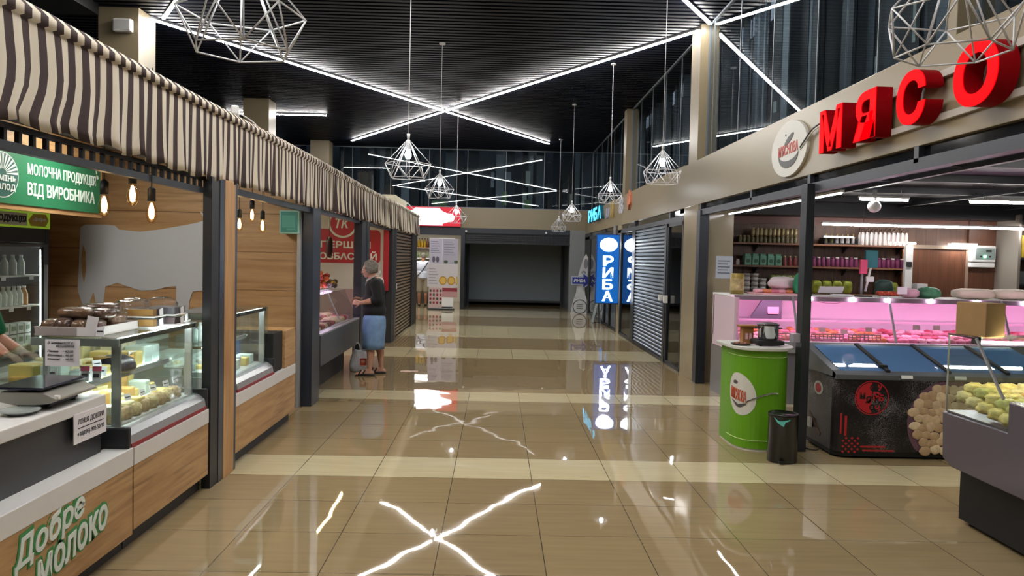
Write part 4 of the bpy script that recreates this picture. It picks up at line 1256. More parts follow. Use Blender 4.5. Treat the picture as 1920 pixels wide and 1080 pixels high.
# ---------------------------------------------------------------- promo counter, bin
M_LIME = mat('lime_green', '#5f9a14', 0.4)
pc = thing('promo_counter', 'bright green rounded promotion counter with a white top and logo', 'counter', (2.45, 7.15, 0))
def arc_plan(grow=0.0):
    pts = []
    for k in range(21):
        a = PI + PI * 1.0 * k / 20
        ca, sa = math.cos(a), math.sin(a)
        pts.append((2.435 + (.25 + grow) * math.copysign(abs(ca) ** .75, ca), 7.18 + (.345 + grow) * math.copysign(abs(sa) ** .75, sa)))
    return [(2.685 + grow, 7.42 + grow)] + [(2.185 - grow, 7.42 + grow)] + pts[0:]
MB().prism(arc_plan(), 'z', .02, .905).build('body', M_LIME, pc)
MB().prism(arc_plan(.045), 'z', .905, .935).build('top', mat('counter_top_grey', '#c2c3bd', .35), pc, bevel=.006)
MB().prism(arc_plan(-.01), 'z', .0, .022).build('foot_plate', M_WHITEP, pc)
plan = arc_plan(.0015)[2:]
for z, nm in ((.845, 'line'), (.095, 'line')):
    MB().tube([(p[0], p[1], z) for p in plan], .0035, 6).build('line', mat('pale_lime', '#b5cf86', .5), pc)
# the logo wraps round the front: walk along the plan curve
cum = [0.0]
for a, b in zip(plan, plan[1:]):
    cum.append(cum[-1] + math.hypot(b[0] - a[0], b[1] - a[1]))
def on_curve(s, z, d):
    s = max(0.0, min(cum[-1] - 1e-6, s))
    for i in range(len(cum) - 1):
        if cum[i] <= s <= cum[i + 1]:
            t = (s - cum[i]) / (cum[i + 1] - cum[i])
            a, b = plan[i], plan[i + 1]
            tx, ty = b[0] - a[0], b[1] - a[1]
            L = math.hypot(tx, ty)
            return Vector((a[0] + tx * t + ty / L * d, a[1] + ty * t - tx / L * d, z))
def wrap_shape(pts, name, m, d):
    """pts: (arc length, height) outline laid on the curved front as a thin skin"""
    out = [on_curve(s, z, d) for s, z in pts]
    c = on_curve(sum(p[0] for p in pts) / len(pts), sum(p[1] for p in pts) / len(pts), d)
    mb = MB(); n = len(out)
    rings = []
    cs = sum(p[0] for p in pts) / n; cz = sum(p[1] for p in pts) / n
    for f in (1.0, .8, .6, .4, .2):
        rings.append([on_curve(cs + (s - cs) * f, cz + (z - cz) * f, d) for s, z in pts])
    vs_ = [p for r in rings for p in r] + [c]
    fs_ = []
    for j in range(4):
        for k in range(n):
            fs_.append((j * n + k, j * n + (k + 1) % n, (j + 1) * n + (k + 1) % n, (j + 1) * n + k))
    for k in range(n):
        fs_.append((4 * n + k, 4 * n + (k + 1) % n, 5 * n))
    return mb.add(vs_, fs_).build(name, m, pc)
S0 = .235
drop = []
for k in range(40):
    a = 2 * PI * k / 40
    r = 1 + .0 * a
    drop.append((S0 + .165 * math.cos(a) + .05 * (1 if math.sin(a) < 0 else -1) * abs(math.sin(a)) * .5, .50 + .19 * math.sin(a)))
wrap_shape(drop, 'logo_disc', M_LOGOW, .002)
text_on("М'ЯСНОВА", (0, 0, 0), (1, 0, 0), (0, 0, 1), 1, 1, mat('logo_red2', '#c0502c', .5), pc, 'logo_word', bold=.01, warp=lambda a, b, d: on_curve(S0 - .12 + a * .20, .455 + b * .105 - .03 * a, .004 + d))
wrap_shape([(S0 - .10 + .09 * k / 10 * 2, .44 - .055 * math.sin(PI * k / 10) - .03 * (k / 10) ** 2) for k in range(11)] + [(S0 + .08 - .09 * k / 10 * 2, .425 - .02 * math.sin(PI * k / 10) ) for k in range(11)], 'logo_bowl', M_LOGOG, .004)
wrap_shape([(S0 - .055 + .035 * math.cos(2 * PI * k / 14), .60 + .018 * math.sin(2 * PI * k / 14)) for k in range(14)], 'logo_leaf', M_LOGOG, .004)
MB().tube([on_curve(S0 + .08 + .28 * t, .44 + .085 * math.sin(t * PI * .55), .005) for t in [k / 12 for k in range(13)]], .007, 6).build('logo_spoon', M_LOGOW, pc)
MB().tube([on_curve(S0 + .08 + .26 * t, .44 + .085 * math.sin(t * PI * .55), .009) for t in [k / 12 for k in range(13)]], .0045, 6).build('logo_spoon_line', M_LOGOG, pc)

hp = thing('hot_plate', 'black electric hot plate under the steel pot on the green counter', 'hot plate', (2.50, 7.05, .935))
MB().box(2.37, 2.62, 6.95, 7.18, .945, .985).build('body', M_PIT, hp, bevel=.012)
MB().cyl((2.50, 7.055, .985), (2.50, 7.055, .995), .085, n=24).build('ring', M_DARK, hp)
MB().cyl((2.4, 6.96, .935), (2.4, 6.96, .946), .012).build('foot', M_PIT, hp)
pt = thing('steel_pot', 'shiny steel cooking pot with a dark rim on the hot plate', 'pot', (2.50, 7.055, .995))
MB().lathe([(.085, 0), (.092, .008), (.092, .115), (.096, .118), (.096, .124), (.088, .124), (.088, .02), (.004, .018)], (2.50, 7.055, .996), 28).build('pot', M_CHROME, pt)
MB().lathe([(.088, .118), (.102, .124), (.102, .132), (.08, .140), (.03, .148), (.004, .15)], (2.50, 7.055, .996), 28).build('lid', mat('pot_rim', '#3a3530', .3, .5), pt)
for s in (-1, 1):
    MB().tube([(2.50 + s * .09, 7.03, 1.09), (2.50 + s * .12, 7.035, 1.092), (2.50 + s * .12, 7.075, 1.092), (2.50 + s * .09, 7.08, 1.09)], .006, 6).build('handle', M_PIT, pt)
wd = thing('wooden_stand', 'small wooden stand with window cut-outs beside the pot', 'stand', (2.345, 7.2, .935))
M_ORW = mat('orange_wood', '#9a6a38', .5)
MB().box(2.27, 2.43, 7.14, 7.26, 1.085, 1.105).build('top_board', M_ORW, wd, bevel=.004)
MB().box(2.30, 2.40, 7.16, 7.175, .935, 1.085).build('front_board', M_ORW, wd)
MB().box(2.30, 2.315, 7.175, 7.25, .935, 1.085).build('side_board', M_ORW, wd)
MB().box(2.385, 2.40, 7.175, 7.25, .935, 1.085).build('side_board', M_ORW, wd)
for x in (2.325, 2.362):
    MB().box(x, x + .022, 7.155, 7.16, .975, 1.03).build('window_cut', mat('pink_pale', '#e6b6c2', .5), wd)
ft = thing('food_tray', 'dark oval tray with small snacks on the left of the green counter', 'tray', (2.23, 7.0, .935))
MB().lathe([(.06, 0), (.085, .008), (.09, .016), (.084, .014), (.06, .006), (.003, .006)], (2.24, 7.02, .936), 24).build('tray', mat('tray_dark', '#3c332c', .4), ft)
for k in range(7):
    MB().blob((2.24 + .045 * math.cos(k * .9), 7.02 + .045 * math.sin(k * .9), .951), .03, .03, .02, .8, 10, 6, seed=k, lump=.1).build('snack', mat('snack', '#8a5a4a', .6), ft)

bn = thing('waste_bin', 'black round pedal bin with a turquoise bag tip before the green counter', 'bin', (2.47, 6.52, 0))
MB().lathe([(.118, 0), (.122, .012), (.122, .385), (.127, .39), (.127, .412), (.120, .416), (.108, .405), (.06, .398), (.004, .396)], (2.47, 6.53, 0), 32).build('body', mat('bin_black', '#0c0c0d', .28), bn)
MB().prism([(2.40, .01), (2.44, .01), (2.44, .03), (2.40, .03)], 'y', 6.385, 6.415).build('pedal', M_PIT, bn)
bgp = MB()
def bin_pt(a, z, d=.0035):
    return (2.47 + (.1225 + d) * math.cos(a), 6.53 + (.1225 + d) * math.sin(a), z)
A0 = -PI / 2 - .42
bgp.add([bin_pt(A0 - .55, .388), bin_pt(A0 - .2, .362), bin_pt(A0 + .05, .366), bin_pt(A0 + .5, .380), bin_pt(A0 + .52, .372), bin_pt(A0 + .2, .352), bin_pt(A0 + .12, .318), bin_pt(A0 - .1, .332), bin_pt(A0 - .3, .350)], [(0, 1, 8), (1, 2, 7, 8), (2, 3, 4, 5), (2, 5, 6, 7)])
o = bgp.build('bag_edge', mat('turquoise_bag', '#58b8ae', .5), bn)
so_ = o.modifiers.new('thick', 'SOLIDIFY'); so_.thickness = .003; so_.offset = 1

# ---------------------------------------------------------------- chest freezers
M_FRZ = None
def flour_mat():
    m = bpy.data.materials.new('flour_speckled_black')
    m.use_nodes = True
    nt = m.node_tree; b = nt.nodes['Principled BSDF']
    geo = nt.nodes.new('ShaderNodeNewGeometry')
    vo = nt.nodes.new('ShaderNodeTexVoronoi'); vo.inputs['Scale'].default_value = 150
    n1 = nt.nodes.new('ShaderNodeTexNoise'); n1.inputs['Scale'].default_value = 3.2; n1.inputs['Detail'].default_value = 5
    nt.links.new(geo.outputs['Position'], vo.inputs['Vector']); nt.links.new(geo.outputs['Position'], n1.inputs['Vector'])
    th = math_node(nt, 'MULTIPLY', math_node(nt, 'MAXIMUM', math_node(nt, 'SUBTRACT', n1.outputs['Fac'], .35), 0.0), 1.55)
    sp = math_node(nt, 'LESS_THAN', vo.outputs['Distance'], th)
    mx = nt.nodes.new('ShaderNodeMix'); mx.data_type = 'RGBA'
    nt.links.new(sp, mx.inputs['Factor'])
    mx.inputs['A'].default_value = (*rgb('#1b181a'), 1)
    mx.inputs['B'].default_value = (*rgb('#8d8a90'), 1)
    nt.links.new(mx.outputs['Result'], b.inputs['Base Color'])
    b.inputs['Roughness'].default_value = .3
    return m
fz = thing('chest_freezer', 'black chest freezer with dumpling picture and blue glass sliding lids', 'freezer', (3.9, 7.0, 0))
fbm = flour_mat()
plan_f = [(4.95, 6.655), (3.05, 6.655), (3.005, 6.665), (2.98, 6.69), (2.972, 6.74), (2.972, 7.36), (4.95, 7.36)]
MB().prism(plan_f, 'z', .06, .495).build('body', fbm, fz)
fw_ = MB().prism([(4.95, 6.655), (3.05, 6.655), (3.005, 6.665), (2.98, 6.69), (2.972, 6.74), (2.972, 7.36), (2.985, 7.36), (2.985, 6.745), (2.992, 6.70), (3.01, 6.678), (3.05, 6.668), (4.95, 6.668)], 'z', .495, .70)
fw_.build('upper_body', fbm, fz)
MB().box(2.985, 4.95, 7.335, 7.36, .495, .70).build('rear_body', fbm, fz)
MB().prism([(4.95, 6.66), (3.06, 6.66), (3.0, 6.70), (2.98, 6.75), (2.98, 7.35), (4.95, 7.35)], 'z', .02, .06).build('skirt', M_PIT, fz)
for x in (3.2, 4.6):
    MB().cyl((x, 6.75, 0), (x, 6.75, .03), .03).build('caster', M_PIT, fz)
# sloping rim and lids
def slope_z(y):
    return .735 + (y - 6.655) * .27
M_RIM = mat('freezer_rim', '#6d7076', .3, .4)
MB().prism([(6.645, .695), (6.645, .735), (6.72, .765), (6.72, .71), (7.30, .70), (7.30, .905), (7.37, .93), (7.37, .70)], 'x', 2.962, 4.96).build('rim', M_RIM, fz)
MB().prism([(6.66, .70), (6.66, .742), (7.36, .928), (7.36, .70)], 'x', 2.962, 3.03).build('side_rim', M_RIM, fz)
M_LIDG = glass_mat('lid_glass_blue', (.66, .82, 1.0), ior=1.6, body=.42, bodycol=(.24, .50, .98))
for k, x0 in enumerate((3.03, 3.44, 3.98, 4.5)):
    x1 = (3.44, 3.98, 4.5, 4.94)[k]
    MB().add([(x0, 6.71, slope_z(6.71) + .012), (x1, 6.71, slope_z(6.71) + .012), (x1, 7.31, slope_z(7.31) + .012), (x0, 7.31, slope_z(7.31) + .012)], [(0, 1, 2, 3)]).build('lid_glass', M_LIDG, fz)
for x in (3.44, 3.98, 4.5):
    a, b = Vector((x - .018, 6.69, slope_z(6.69) + .008)), Vector((x - .018, 7.32, slope_z(7.32) + .008))
    MB().add([a, a + Vector((.036, 0, 0)), b + Vector((.036, 0, 0)), b, a + Vector((0, 0, .022)), a + Vector((.036, 0, .022)), b + Vector((.036, 0, .022)), b + Vector((0, 0, .022))], [(0, 1, 2, 3), (4, 5, 6, 7), (0, 1, 5, 4), (1, 2, 6, 5), (2, 3, 7, 6), (3, 0, 4, 7)]).build('lid_bar', M_PIT, fz)
MB().box(3.40, 3.47, 6.76, 6.80, .785, .81).build('lid_handle', M_PIT, fz, bevel=.004)
MB().box(3.0, 4.9, 7.315, 7.33, .80, .83).build('light_strip', mat('freezer_fill', '#ffffff', .5, emit=(.75, .88, 1.0), estr=22), fz)  # glowing strip added to brighten the freezer inside under the lids
MB().box(3.0, 4.9, 6.70, 7.3, .5, .51).build('inner_floor', mat('freezer_inner_blue', '#8fb4dc', .5), fz)
for x in (3.58, 4.05):
    MB().obox((x, 6.64, .725), .10, .004, .03, 0, -.3).build('handle_label', M_WHITEP, fz)
fzr = random.Random(21)
for i in range(12):
    for j in range(3):
        x = 3.12 + i * .15; y = 6.82 + j * .18
        tag(MB().blob((x, y, .545), .13, .16, .06, .6, 12, 8, fzr.uniform(-.3, .3), lump=.06, seed=i * 3 + j).build('frozen_pack', mat('frozen_pack%d' % (i % 3), ('#b6cbe4', '#9dbbe0', '#ccd9e8')[i % 3], .4)), 'pale blue frozen bag seen through the freezer glass lid', 'frozen food', 'frozen bags in the chest freezer')
# printed decoration on the front
M_FRED = mat('print_red', '#b3202c', .4)
Y0 = 6.6535
dc = MB()
cx_, cz_ = 3.285, .535
ring = ellipse((cx_, Y0, cz_), (1, 0, 0), (0, 0, 1), .150, .150, 40)
inn = ellipse((cx_, Y0, cz_), (1, 0, 0), (0, 0, 1), .142, .142, 40)
for k in range(40):
    dc.plate([ring[k], ring[(k + 1) % 40], inn[(k + 1) % 40], inn[k]], (0, -1, 0), .002)
half = [(cx_ + .134 * math.cos(a), Y0, cz_ + .134 * math.sin(a)) for a in [PI / 2 + PI * k / 20 for k in range(21)]]
dc.plate(half, (0, -1, 0), .002)
dc.build('round_emblem', M_FRED, fz)
for ch, x, z, s, m_ in (('М', -.105, -.01, .055, M_PIT), ('Я', -.055, -.045, .06, M_PIT), ('С', -.02, .06, .06, M_PIT), ('О', -.02, -.11, .055, M_PIT), ('Р', .012, -.02, .075, M_FRED), ('У', .045, .065, .055, M_FRED), ('Б', .06, -.025, .055, M_FRED), ('Ч', .03, -.115, .05, M_FRED)):
    text_on(ch, (cx_ + x, Y0 - .002, cz_ + z), (1, 0, 0), (0, 0, 1), s * .85, s, m_, fz, 'emblem_letter', bold=.04, th=.0015)
sb_ = MB()
sb_.box(3.015, 3.03, Y0 - .002, Y0, .22, .40).box(3.055, 3.075, Y0 - .002, Y0, .20, .375)
for i in range(6):
    for j in range(6):
        if (i + j) % 2 == 0:
            sb_.plate([(3.035 + i * .026, Y0, .06 + j * .024), (3.048 + i * .026, Y0, .048 + j * .024 + .024), (3.061 + i * .026, Y0, .06 + j * .024), (3.048 + i * .026, Y0, .048 + j * .024)], (0, -1, 0), .002)
sb_.box(3.20, 3.42, Y0 - .002, Y0, .10, .115).box(3.22, 3.50, Y0 - .002, Y0, .067, .08)
sb_.build('ornament', M_FRED, fz)
mo = MB().plate(ellipse((2.9705, 7.02, .56), (0, -1, 0), (0, 0, 1), .095, .062, 24), (-1, 0, 0), .002)
mo.slot(1).plate(ellipse((2.968, 7.02, .56), (0, -1, 0), (0, 0, 1), .06, .042, 20), (-1, 0, 0), .002)
mo.build('small_logo', [M_LOGOW, M_FRED], fz)
MB().obox((2.970, 7.08, .22), .003, .30, .035, 0, .55).build('rolling_pin_print', mat('pin_print', '#6b4c40', .5), fz)
clip = [p for p in ellipse((3.99, Y0, .32), (1, 0, 0), (0, 0, 1), .385, .385, 64) if p.z > .07 and p.z < .69]
MB().plate(clip, (0, -1, 0), .0015).build('bowl_print', mat('bowl_print', '#6a4a5c', .5), fz)
M_DUMP = [mat('dumpling_a', '#cdb394', .6, var=.12, vscale=30), mat('dumpling_b', '#b89a7a', .6, var=.12, vscale=30), mat('dumpling_c', '#dcc6a6', .6, var=.12, vscale=30)]
dm = MB()
for i in range(9):
    for j in range(9):
        x = 3.62 + i * .078 + (j % 2) * .04 + fzr.uniform(-.012, .012); z = .09 + j * .066 + fzr.uniform(-.012, .012)
        if (x - 3.97) ** 2 + (z - .32) ** 2 < .345 ** 2 and z < .665:
            dm.slot(fzr.randint(0, 2)).ell((x, Y0 - .001 - .0012 * (9 - j), z), .052 * fzr.uniform(.85, 1.1), .006, .042 * fzr.uniform(.85, 1.15), 14, 8, lump=.07, seed=i * 9 + j)
dm.build('dumpling_print', M_DUMP, fz)
wl = tag(MB().tube(spline([(2.80, 7.03, .05), (2.86, 6.98, .008), (2.93, 6.92, .006), (2.965, 6.88, .05)], 6), .005, 6).build('floor_cable', M_PIT), 'thin black cable curling on the floor beside the freezer', 'cable')
so = thing('wall_socket', 'white socket low on the freezer side near the black post', 'socket', (2.95, 7.0, .2))
MB().box(2.945, 2.966, 7.12, 7.19, .17, .26).build('plate', M_WHITEP, so, bevel=.004)
sw = thing('switch_box', 'grey switch box on the black post above the freezer', 'switch', (2.70, 6.92, .98))
MB().box(2.665, 2.733, 6.88, 6.97, .98, 1.06).build('box', mat('switch_grey', '#9a96a0', .5), sw, bevel=.006)

# ================================================================ hall lights
def light_line(p0, p1, label, group):
    p0, p1 = Vector((*p0, 0)), Vector((*p1, 0))
    d = (p1 - p0); L = d.length; d.normalize(); nrm = Vector((-d.y, d.x, 0))
    c = (p0 + p1) / 2
    t = thing('light_line', label, 'lamp', (c.x, c.y, 5.055), group)
    a = math.atan2(d.y, d.x)
    MB().obox((c.x, c.y, 5.082), L, .05, .034, a).build('housing', M_ALU, t)
    MB().obox((c.x, c.y, 5.058), L, .044, .016, a).build('diffuser', M_STRIP, t)
    return t
LL = 'crossing ceiling light lines'
light_line((-5.3, 11.4), (1.45, 23.0), 'white light line of the far cross, running up from the first left column', LL)
light_line((2.95, 11.3), (-4.4, 23.4), 'white light line of the far cross, running from the right pillar back left', LL)
light_line((2.95, 11.1), (-4.3, -.6), 'white light line running from the right pillar toward the camera side', LL)
light_line((-4.95, 11.6), (2.6, -.4), 'short stub of white light line at the top beside the wire lamp', LL)
light_line((-6.7, 19.3), (-4.25, 19.25), 'separate white light line behind the second left column', LL)

M_WIRE = mat('white_wire', '#d9d9dc', 0.4)
M_LED = mat('led_bulb', '#ffffff', 0.4, emit=(0.92, 0.97, 1.0), estr=26.0)
M_BULBOFF = glass_mat('clear_bulb', (0.9, 0.9, 0.95), ior=1.5, body=.15)
def cage_lamp(x, y, zb, label, lit=True, rot=0.2):
    """zb: height of the lower ring"""
    t = thing('cage_pendant', label, 'lamp', (x, y, zb), 'white wire cage pendants')
    z1, z2 = zb + .145, zb + .40
    A = [Vector((x + .235 * math.cos(rot + k * PI / 3), y + .235 * math.sin(rot + k * PI / 3), z1)) for k in range(6)]
    B = [Vector((x + .185 * math.cos(rot + (k + .5) * PI / 3), y + .185 * math.sin(rot + (k + .5) * PI / 3), zb)) for k in range(6)]
    w = MB(); r = .0034
    for k in range(6):
        w.cyl(A[k], A[(k + 1) % 6], r, n=6).cyl(B[k], B[(k + 1) % 6], r, n=6)
        w.cyl(A[k], B[k], r, n=6).cyl(A[(k + 1) % 6], B[k], r, n=6)
        top = Vector((x, y, z2))
        w.cyl(top + (A[k] - top).normalized() * .02, A[k], r, n=6)
        w.cyl(top + (B[k] - top).normalized() * .02, B[k], r, n=6)
    w.build('cage', M_WIRE, t)
    MB().cyl((x, y, z2 - .01), (x, y, z2 + .05), .012, .018, 12).cyl((x, y, z2 - .11), (x, y, z2 - .01), .026, .016, 16).build('socket', M_WIRE, t)
    MB().lathe([(.003, -.075), (.02, -.07), (.031, -.05), (.033, -.03), (.026, -.008), (.018, .02)], (x, y, z2 - .13), 14).build('bulb', M_LED if lit else M_BULBOFF, t)
    MB().cyl((x, y, z2 + .05), (x, y, 5.07), .0035, n=6).build('cord', M_WIRE, t)
    MB().cyl((x, y, 5.065), (x, y, 5.09), .05, n=16).build('ceiling_cap', M_WIRE, t)
    return t
cage_lamp(-0.985, 3.0, 2.44, 'nearest lit wire cage pendant at the top left by the ceiling stub', rot=.35)
cage_lamp(1.60, 2.76, 2.44, 'unlit wire cage pendant in front of the big red letters', False, rot=.1)
cage_lamp(-0.93, 8.0, 2.47, 'wire cage pendant left of the middle, second largest on the left row', rot=.0)
cage_lamp(1.93, 9.2, 2.60, 'wire cage pendant before the beige fascia left of the right pillar', rot=.5)
cage_lamp(-0.95, 12.6, 2.62, 'wire cage pendant before the far glazing, third of the left row', rot=.2)
cage_lamp(1.95, 13.6, 2.68, 'wire cage pendant above the blue letters on the right fascia', rot=.4)
cage_lamp(-0.92, 17.2, 2.42, 'lit wire cage pendant before the red and white juice sign', rot=.1)
cage_lamp(1.63, 17.2, 2.52, 'brightly lit wire cage pendant before the far end of the beige fascia', rot=.3)
cage_lamp(1.75, 22.3, 2.46, 'faint unlit wire cage pendant farthest along the hall', False, rot=.3)

sp = thing('wall_speaker', 'small white loudspeaker on the first left column', 'speaker', (-5.34, 11.15, 4.74))
MB().box(-5.46, -5.20, 11.12, 11.22, 4.73, 4.91).build('cabinet', M_WHITEP, sp, bevel=.02)
MB().box(-5.44, -5.22, 11.115, 11.125, 4.75, 4.89).build('grille', mat('speaker_cloth', '#bcbcba', 0.8), sp, bevel=.006)
sp.children[0].name
wb = thing('junction_box', 'cream box with a looping cable on top of the far awning end', 'box', (-2.4, 17.9, 2.86))
MB().box(-2.48, -2.2, 16.7, 18.8, 2.80, 2.97).build('box', mat('cream_metal', '#c8c2ab', 0.5), wb, bevel=.006)
MB().tube(spline([(-2.22, 18.8, 2.93), (-2.2, 19.1, 2.95), (-2.16, 19.5, 2.88), (-2.0, 19.72, 2.72), (-1.96, 19.82, 2.5)], 6), .012, 8).build('cable', M_WHITEP, wb)
cm = thing('security_camera', 'small white camera on top of the awning before the second column', 'camera', (-2.35, 6.9, 2.82))
MB().obox((-2.32, 6.9, 2.905), .07, .16, .08, .3).build('body', M_WHITEP, cm, bevel=.015)
MB().cyl((-2.32, 6.95, 2.80), (-2.32, 6.92, 2.88), .015).build('bracket', M_WHITEP, cm)
MB().tube(spline([(-2.30, 7.0, 2.9), (-2.25, 7.2, 2.86), (-2.2, 7.3, 2.78)], 5), .006, 6).build('cable', M_WHITEP, cm)

# ================================================================ meat shop interior
def tube_light(x0, x1, y, z, label, zc=2.66):
    t = thing('tube_light', label, 'lamp', ((x0 + x1) / 2, y, z), 'tube lights in the meat shop')
    MB().box(x0, x1, y - .03, y + .03, z + .012, z + .035).build('housing', M_WHITEP, t)
    MB().cyl((x0 + .01, y, z), (x1 - .01, y, z), .017, n=10).build('tube', M_TUBE, t)
    for x in (x0 + .15 * (x1 - x0), x1 - .15 * (x1 - x0)):
        MB().cyl((x, y, z + .03), (x, y, zc), .003, n=5).build('wire', M_ALU, t)
    return t
tube_light(4.78, 8.9, 11.4, 2.285, 'long bright tube light hanging across the meat shop')
tube_light(4.20, 4.78, 9.0, 2.46, 'short tube light near the shop ceiling beside the round camera', 2.57)
tube_light(5.50, 6.6, 9.0, 2.46, 'tube light near the shop ceiling at the right of the picture', 2.57)
tube_light(5.4, 7.6, 5.0, 2.50, 'tube light over the aisle behind the right deli case', 2.57)
tube_light(5.8, 8.0, 3.0, 2.50, 'tube light over the right display case', 2.57)
tube_light(4.6, 6.4, 6.4, 2.50, 'tube light over the middle aisle of the meat shop', 2.57)
t = thing('tube_light', 'thin tube light running along just inside the meat shop header', 'lamp', (3.2, 8.9, 2.34))
MB().box(3.18, 3.22, 7.2, 10.75, 2.362, 2.385).build('housing', M_WHITEP, t)
MB().cyl((3.2, 7.22, 2.354), (3.2, 10.73, 2.354), .007, n=10).build('tube', mat('thin_tube', '#ffffff', .5, emit=(.95, .95, 1.0), estr=9), t)
for y in (7.8, 10.2):
    MB().cyl((3.2, y, 2.38), (3.2, y, 2.681), .003, n=5).build('wire', M_ALU, t)
sc2 = thing('dome_camera', 'white round dome camera under the shop ceiling', 'camera', (4.38, 9.0, 2.33))
MB().ell((4.38, 9.0, 2.375), .075, .075, .07, 18, 10).build('dome', M_WHITEP, sc2)
MB().cyl((4.38, 9.0, 2.42), (4.38, 9.0, 2.57), .025).build('stem', M_WHITEP, sc2)
for x0, x1, lb_ in ((6.04, 6.46, 'small strip light above the brown door'), (7.0, 7.42, 'small strip light above the white control box')):
    t = thing('strip_light', lb_, 'lamp', (x0, 11.9, 2.03))
    MB().box(x0, x1, 11.88, 11.96, 2.05, 2.07).build('housing', M_WHITEP, t)
    MB().box(x0, x1, 11.89, 11.95, 2.035, 2.05).build('diffuser', M_TUBE, t)

# shelves with goods
M_SHB = mat('shelf_brown', '#7a5038', .5)
for z, lb_ in ((2.0, 'top wooden shelf on the brown wall carrying bottles'), (1.655, 'middle wooden shelf on the brown wall carrying green boxes and jars'), (1.24, 'lowest wooden shelf on the brown wall carrying tubs and green packs')):
    t = thing('wall_shelf', lb_, 'shelf', (4.85, 11.93, z))
    MB().box(3.36, 6.33, 11.78, 12.08, z - .025, z).build('board', M_SHB, t)
    for x in (4.0, 5.4, 6.25):
        MB().prism([(12.08, z - .14), (12.08, z - .025), (11.86, z - .025)], 'x', x, x + .02).build('bracket', M_DARK, t)
def jar(x, y, z, r, h, m, mcap, label, group, neck=.7):
    t = thing('jar', label, 'jar', (x, y, z), group)
    MB().lathe([(r * .9, 0), (r, .01), (r, h * .7), (r * neck, h * .84), (r * neck, h * .88)], (x, y, z), 12).build('glass', m, t)
    MB().cyl((x, y, z + h * .86), (x, y, z + h), r * neck * 1.1, n=12).build('lid', mcap, t)
    return t
M_JG = [mat('jar_olive', '#6d6747', .25), mat('jar_gold', '#a3936a', .25, .2), mat('jar_red', '#7a2f33', .25), mat('jar_purple', '#6c2a52', .25), mat('jar_white', '#cfc7c4', .3)]
M_GOLDL = mat('gold_lid', '#a8935e', .3, .5)
first = None
for i in range(14):
    for k in range(2):
        x = 3.72 + i * .066; h = .10
        if i < 3 and k == 1:
            continue
        lab = 'olive jar in the two-tier row on the top shelf left of the post'
        jar(x, 11.88, 2.0 + k * .115, .028, .112, M_JG[k], M_GOLDL, lab, 'jars on the top shelf left')
bt = thing('white_bottle', 'single white-shouldered bottle at the end of the top shelf jars', 'bottle', (4.70, 11.88, 2.0))
MB().lathe([(.035, 0), (.038, .02), (.038, .10), (.015, .15), (.014, .2)], (4.70, 11.88, 2.0), 12).build('bottle', M_JG[4], bt)
cr = thing('black_crate', 'black crate of white-topped bottles on the top shelf right of the post', 'crate', (5.2, 11.88, 2.0))
MB().box(5.0, 5.52, 11.80, 12.0, 2.0, 2.02).box(5.0, 5.02, 11.8, 12.0, 2.02, 2.10).box(5.5, 5.52, 11.8, 12.0, 2.02, 2.10).box(5.0, 5.52, 11.98, 12.0, 2.02, 2.10).build('crate', M_PIT, cr)
MB().box(4.98, 5.44, 11.79, 11.81, 2.10, 2.13).build('front_bar', M_WHITEP, cr)
for i in range(6):
    t = thing('sauce_bottle', 'white-topped sauce bottle in the black crate', 'bottle', (5.05 + i * .085, 11.88, 2.02), 'bottles in the black crate')
    MB().cyl((5.06 + i * .085, 11.9, 2.021), (5.06 + i * .085, 11.9, 2.12), .026, n=10).build('bottle', M_JG[4] if i > 1 else M_JG[0], t)
    MB().cyl((5.06 + i * .085, 11.9, 2.12), (5.06 + i * .085, 11.9, 2.17), .012, n=8).build('cap', M_GOLDL, t)
for i in range(11):
    for k in range(2):
        x = 5.60 + i * .068
        t = thing('slim_bottle', 'slim pale bottle in the double row at the right of the top shelf', 'bottle', (x, 11.84 + .09 * k, 2.0), 'slim bottles on the top shelf right')
        MB().lathe([(.022, 0), (.024, .01), (.024, .15), (.014, .185), (.013, .2)], (x, 11.84 + .09 * k, 2.0), 10).build('bottle', M_JG[4], t)
        MB().cyl((x, 11.84 + .09 * k, 2.2), (x, 11.84 + .09 * k, 2.235 + .03 * k), .014, n=8).build('cap', mat('cap_brown', '#5a4436', .4), t)
# middle shelf
M_MINT = mat('mint_box', '#5f9a80', .5, var=.15, vscale=25)
for i in range(5):
    x = 3.84 + i * .118
    t = thing('mint_box', 'mint green patterned box on the middle shelf left of the post', 'box', (x, 11.88, 1.655), 'mint boxes on the middle shelf')
    MB().box(x - .05, x + .05, 11.82, 11.94, 1.655, 1.80).build('box', M_MINT, t, bevel=.006)
    MB().cyl((x, 11.818, 1.72), (x, 11.822, 1.72), .032, n=16).build('print', mat('mint_dark', '#2f5a48', .5), t)
    MB().box(x - .04, x + .04, 11.84, 11.92, 1.80, 1.83).build('flap', M_MINT, t)
jar(3.70, 11.88, 1.655, .028, .09, M_JG[4], M_WHITEP, 'small white jar at the left end of the middle shelf', None)
for i in range(5):
    jar(4.42 + i * .082, 11.88, 1.655, .03, .155, M_JG[2], M_GOLDL, 'red jar on the middle shelf between mint boxes and the post', 'red jars on the middle shelf', .6)
for i in range(20):
    x = 4.88 + i * .072
    if 5.55 < x < 5.72:
        continue
    jar(x, 11.88, 1.655, .031, .15, M_JG[3], M_JG[4] if i % 2 else M_JG[3], 'purple jar in the long row on the middle shelf right of the post', 'purple jars on the middle shelf', .75)
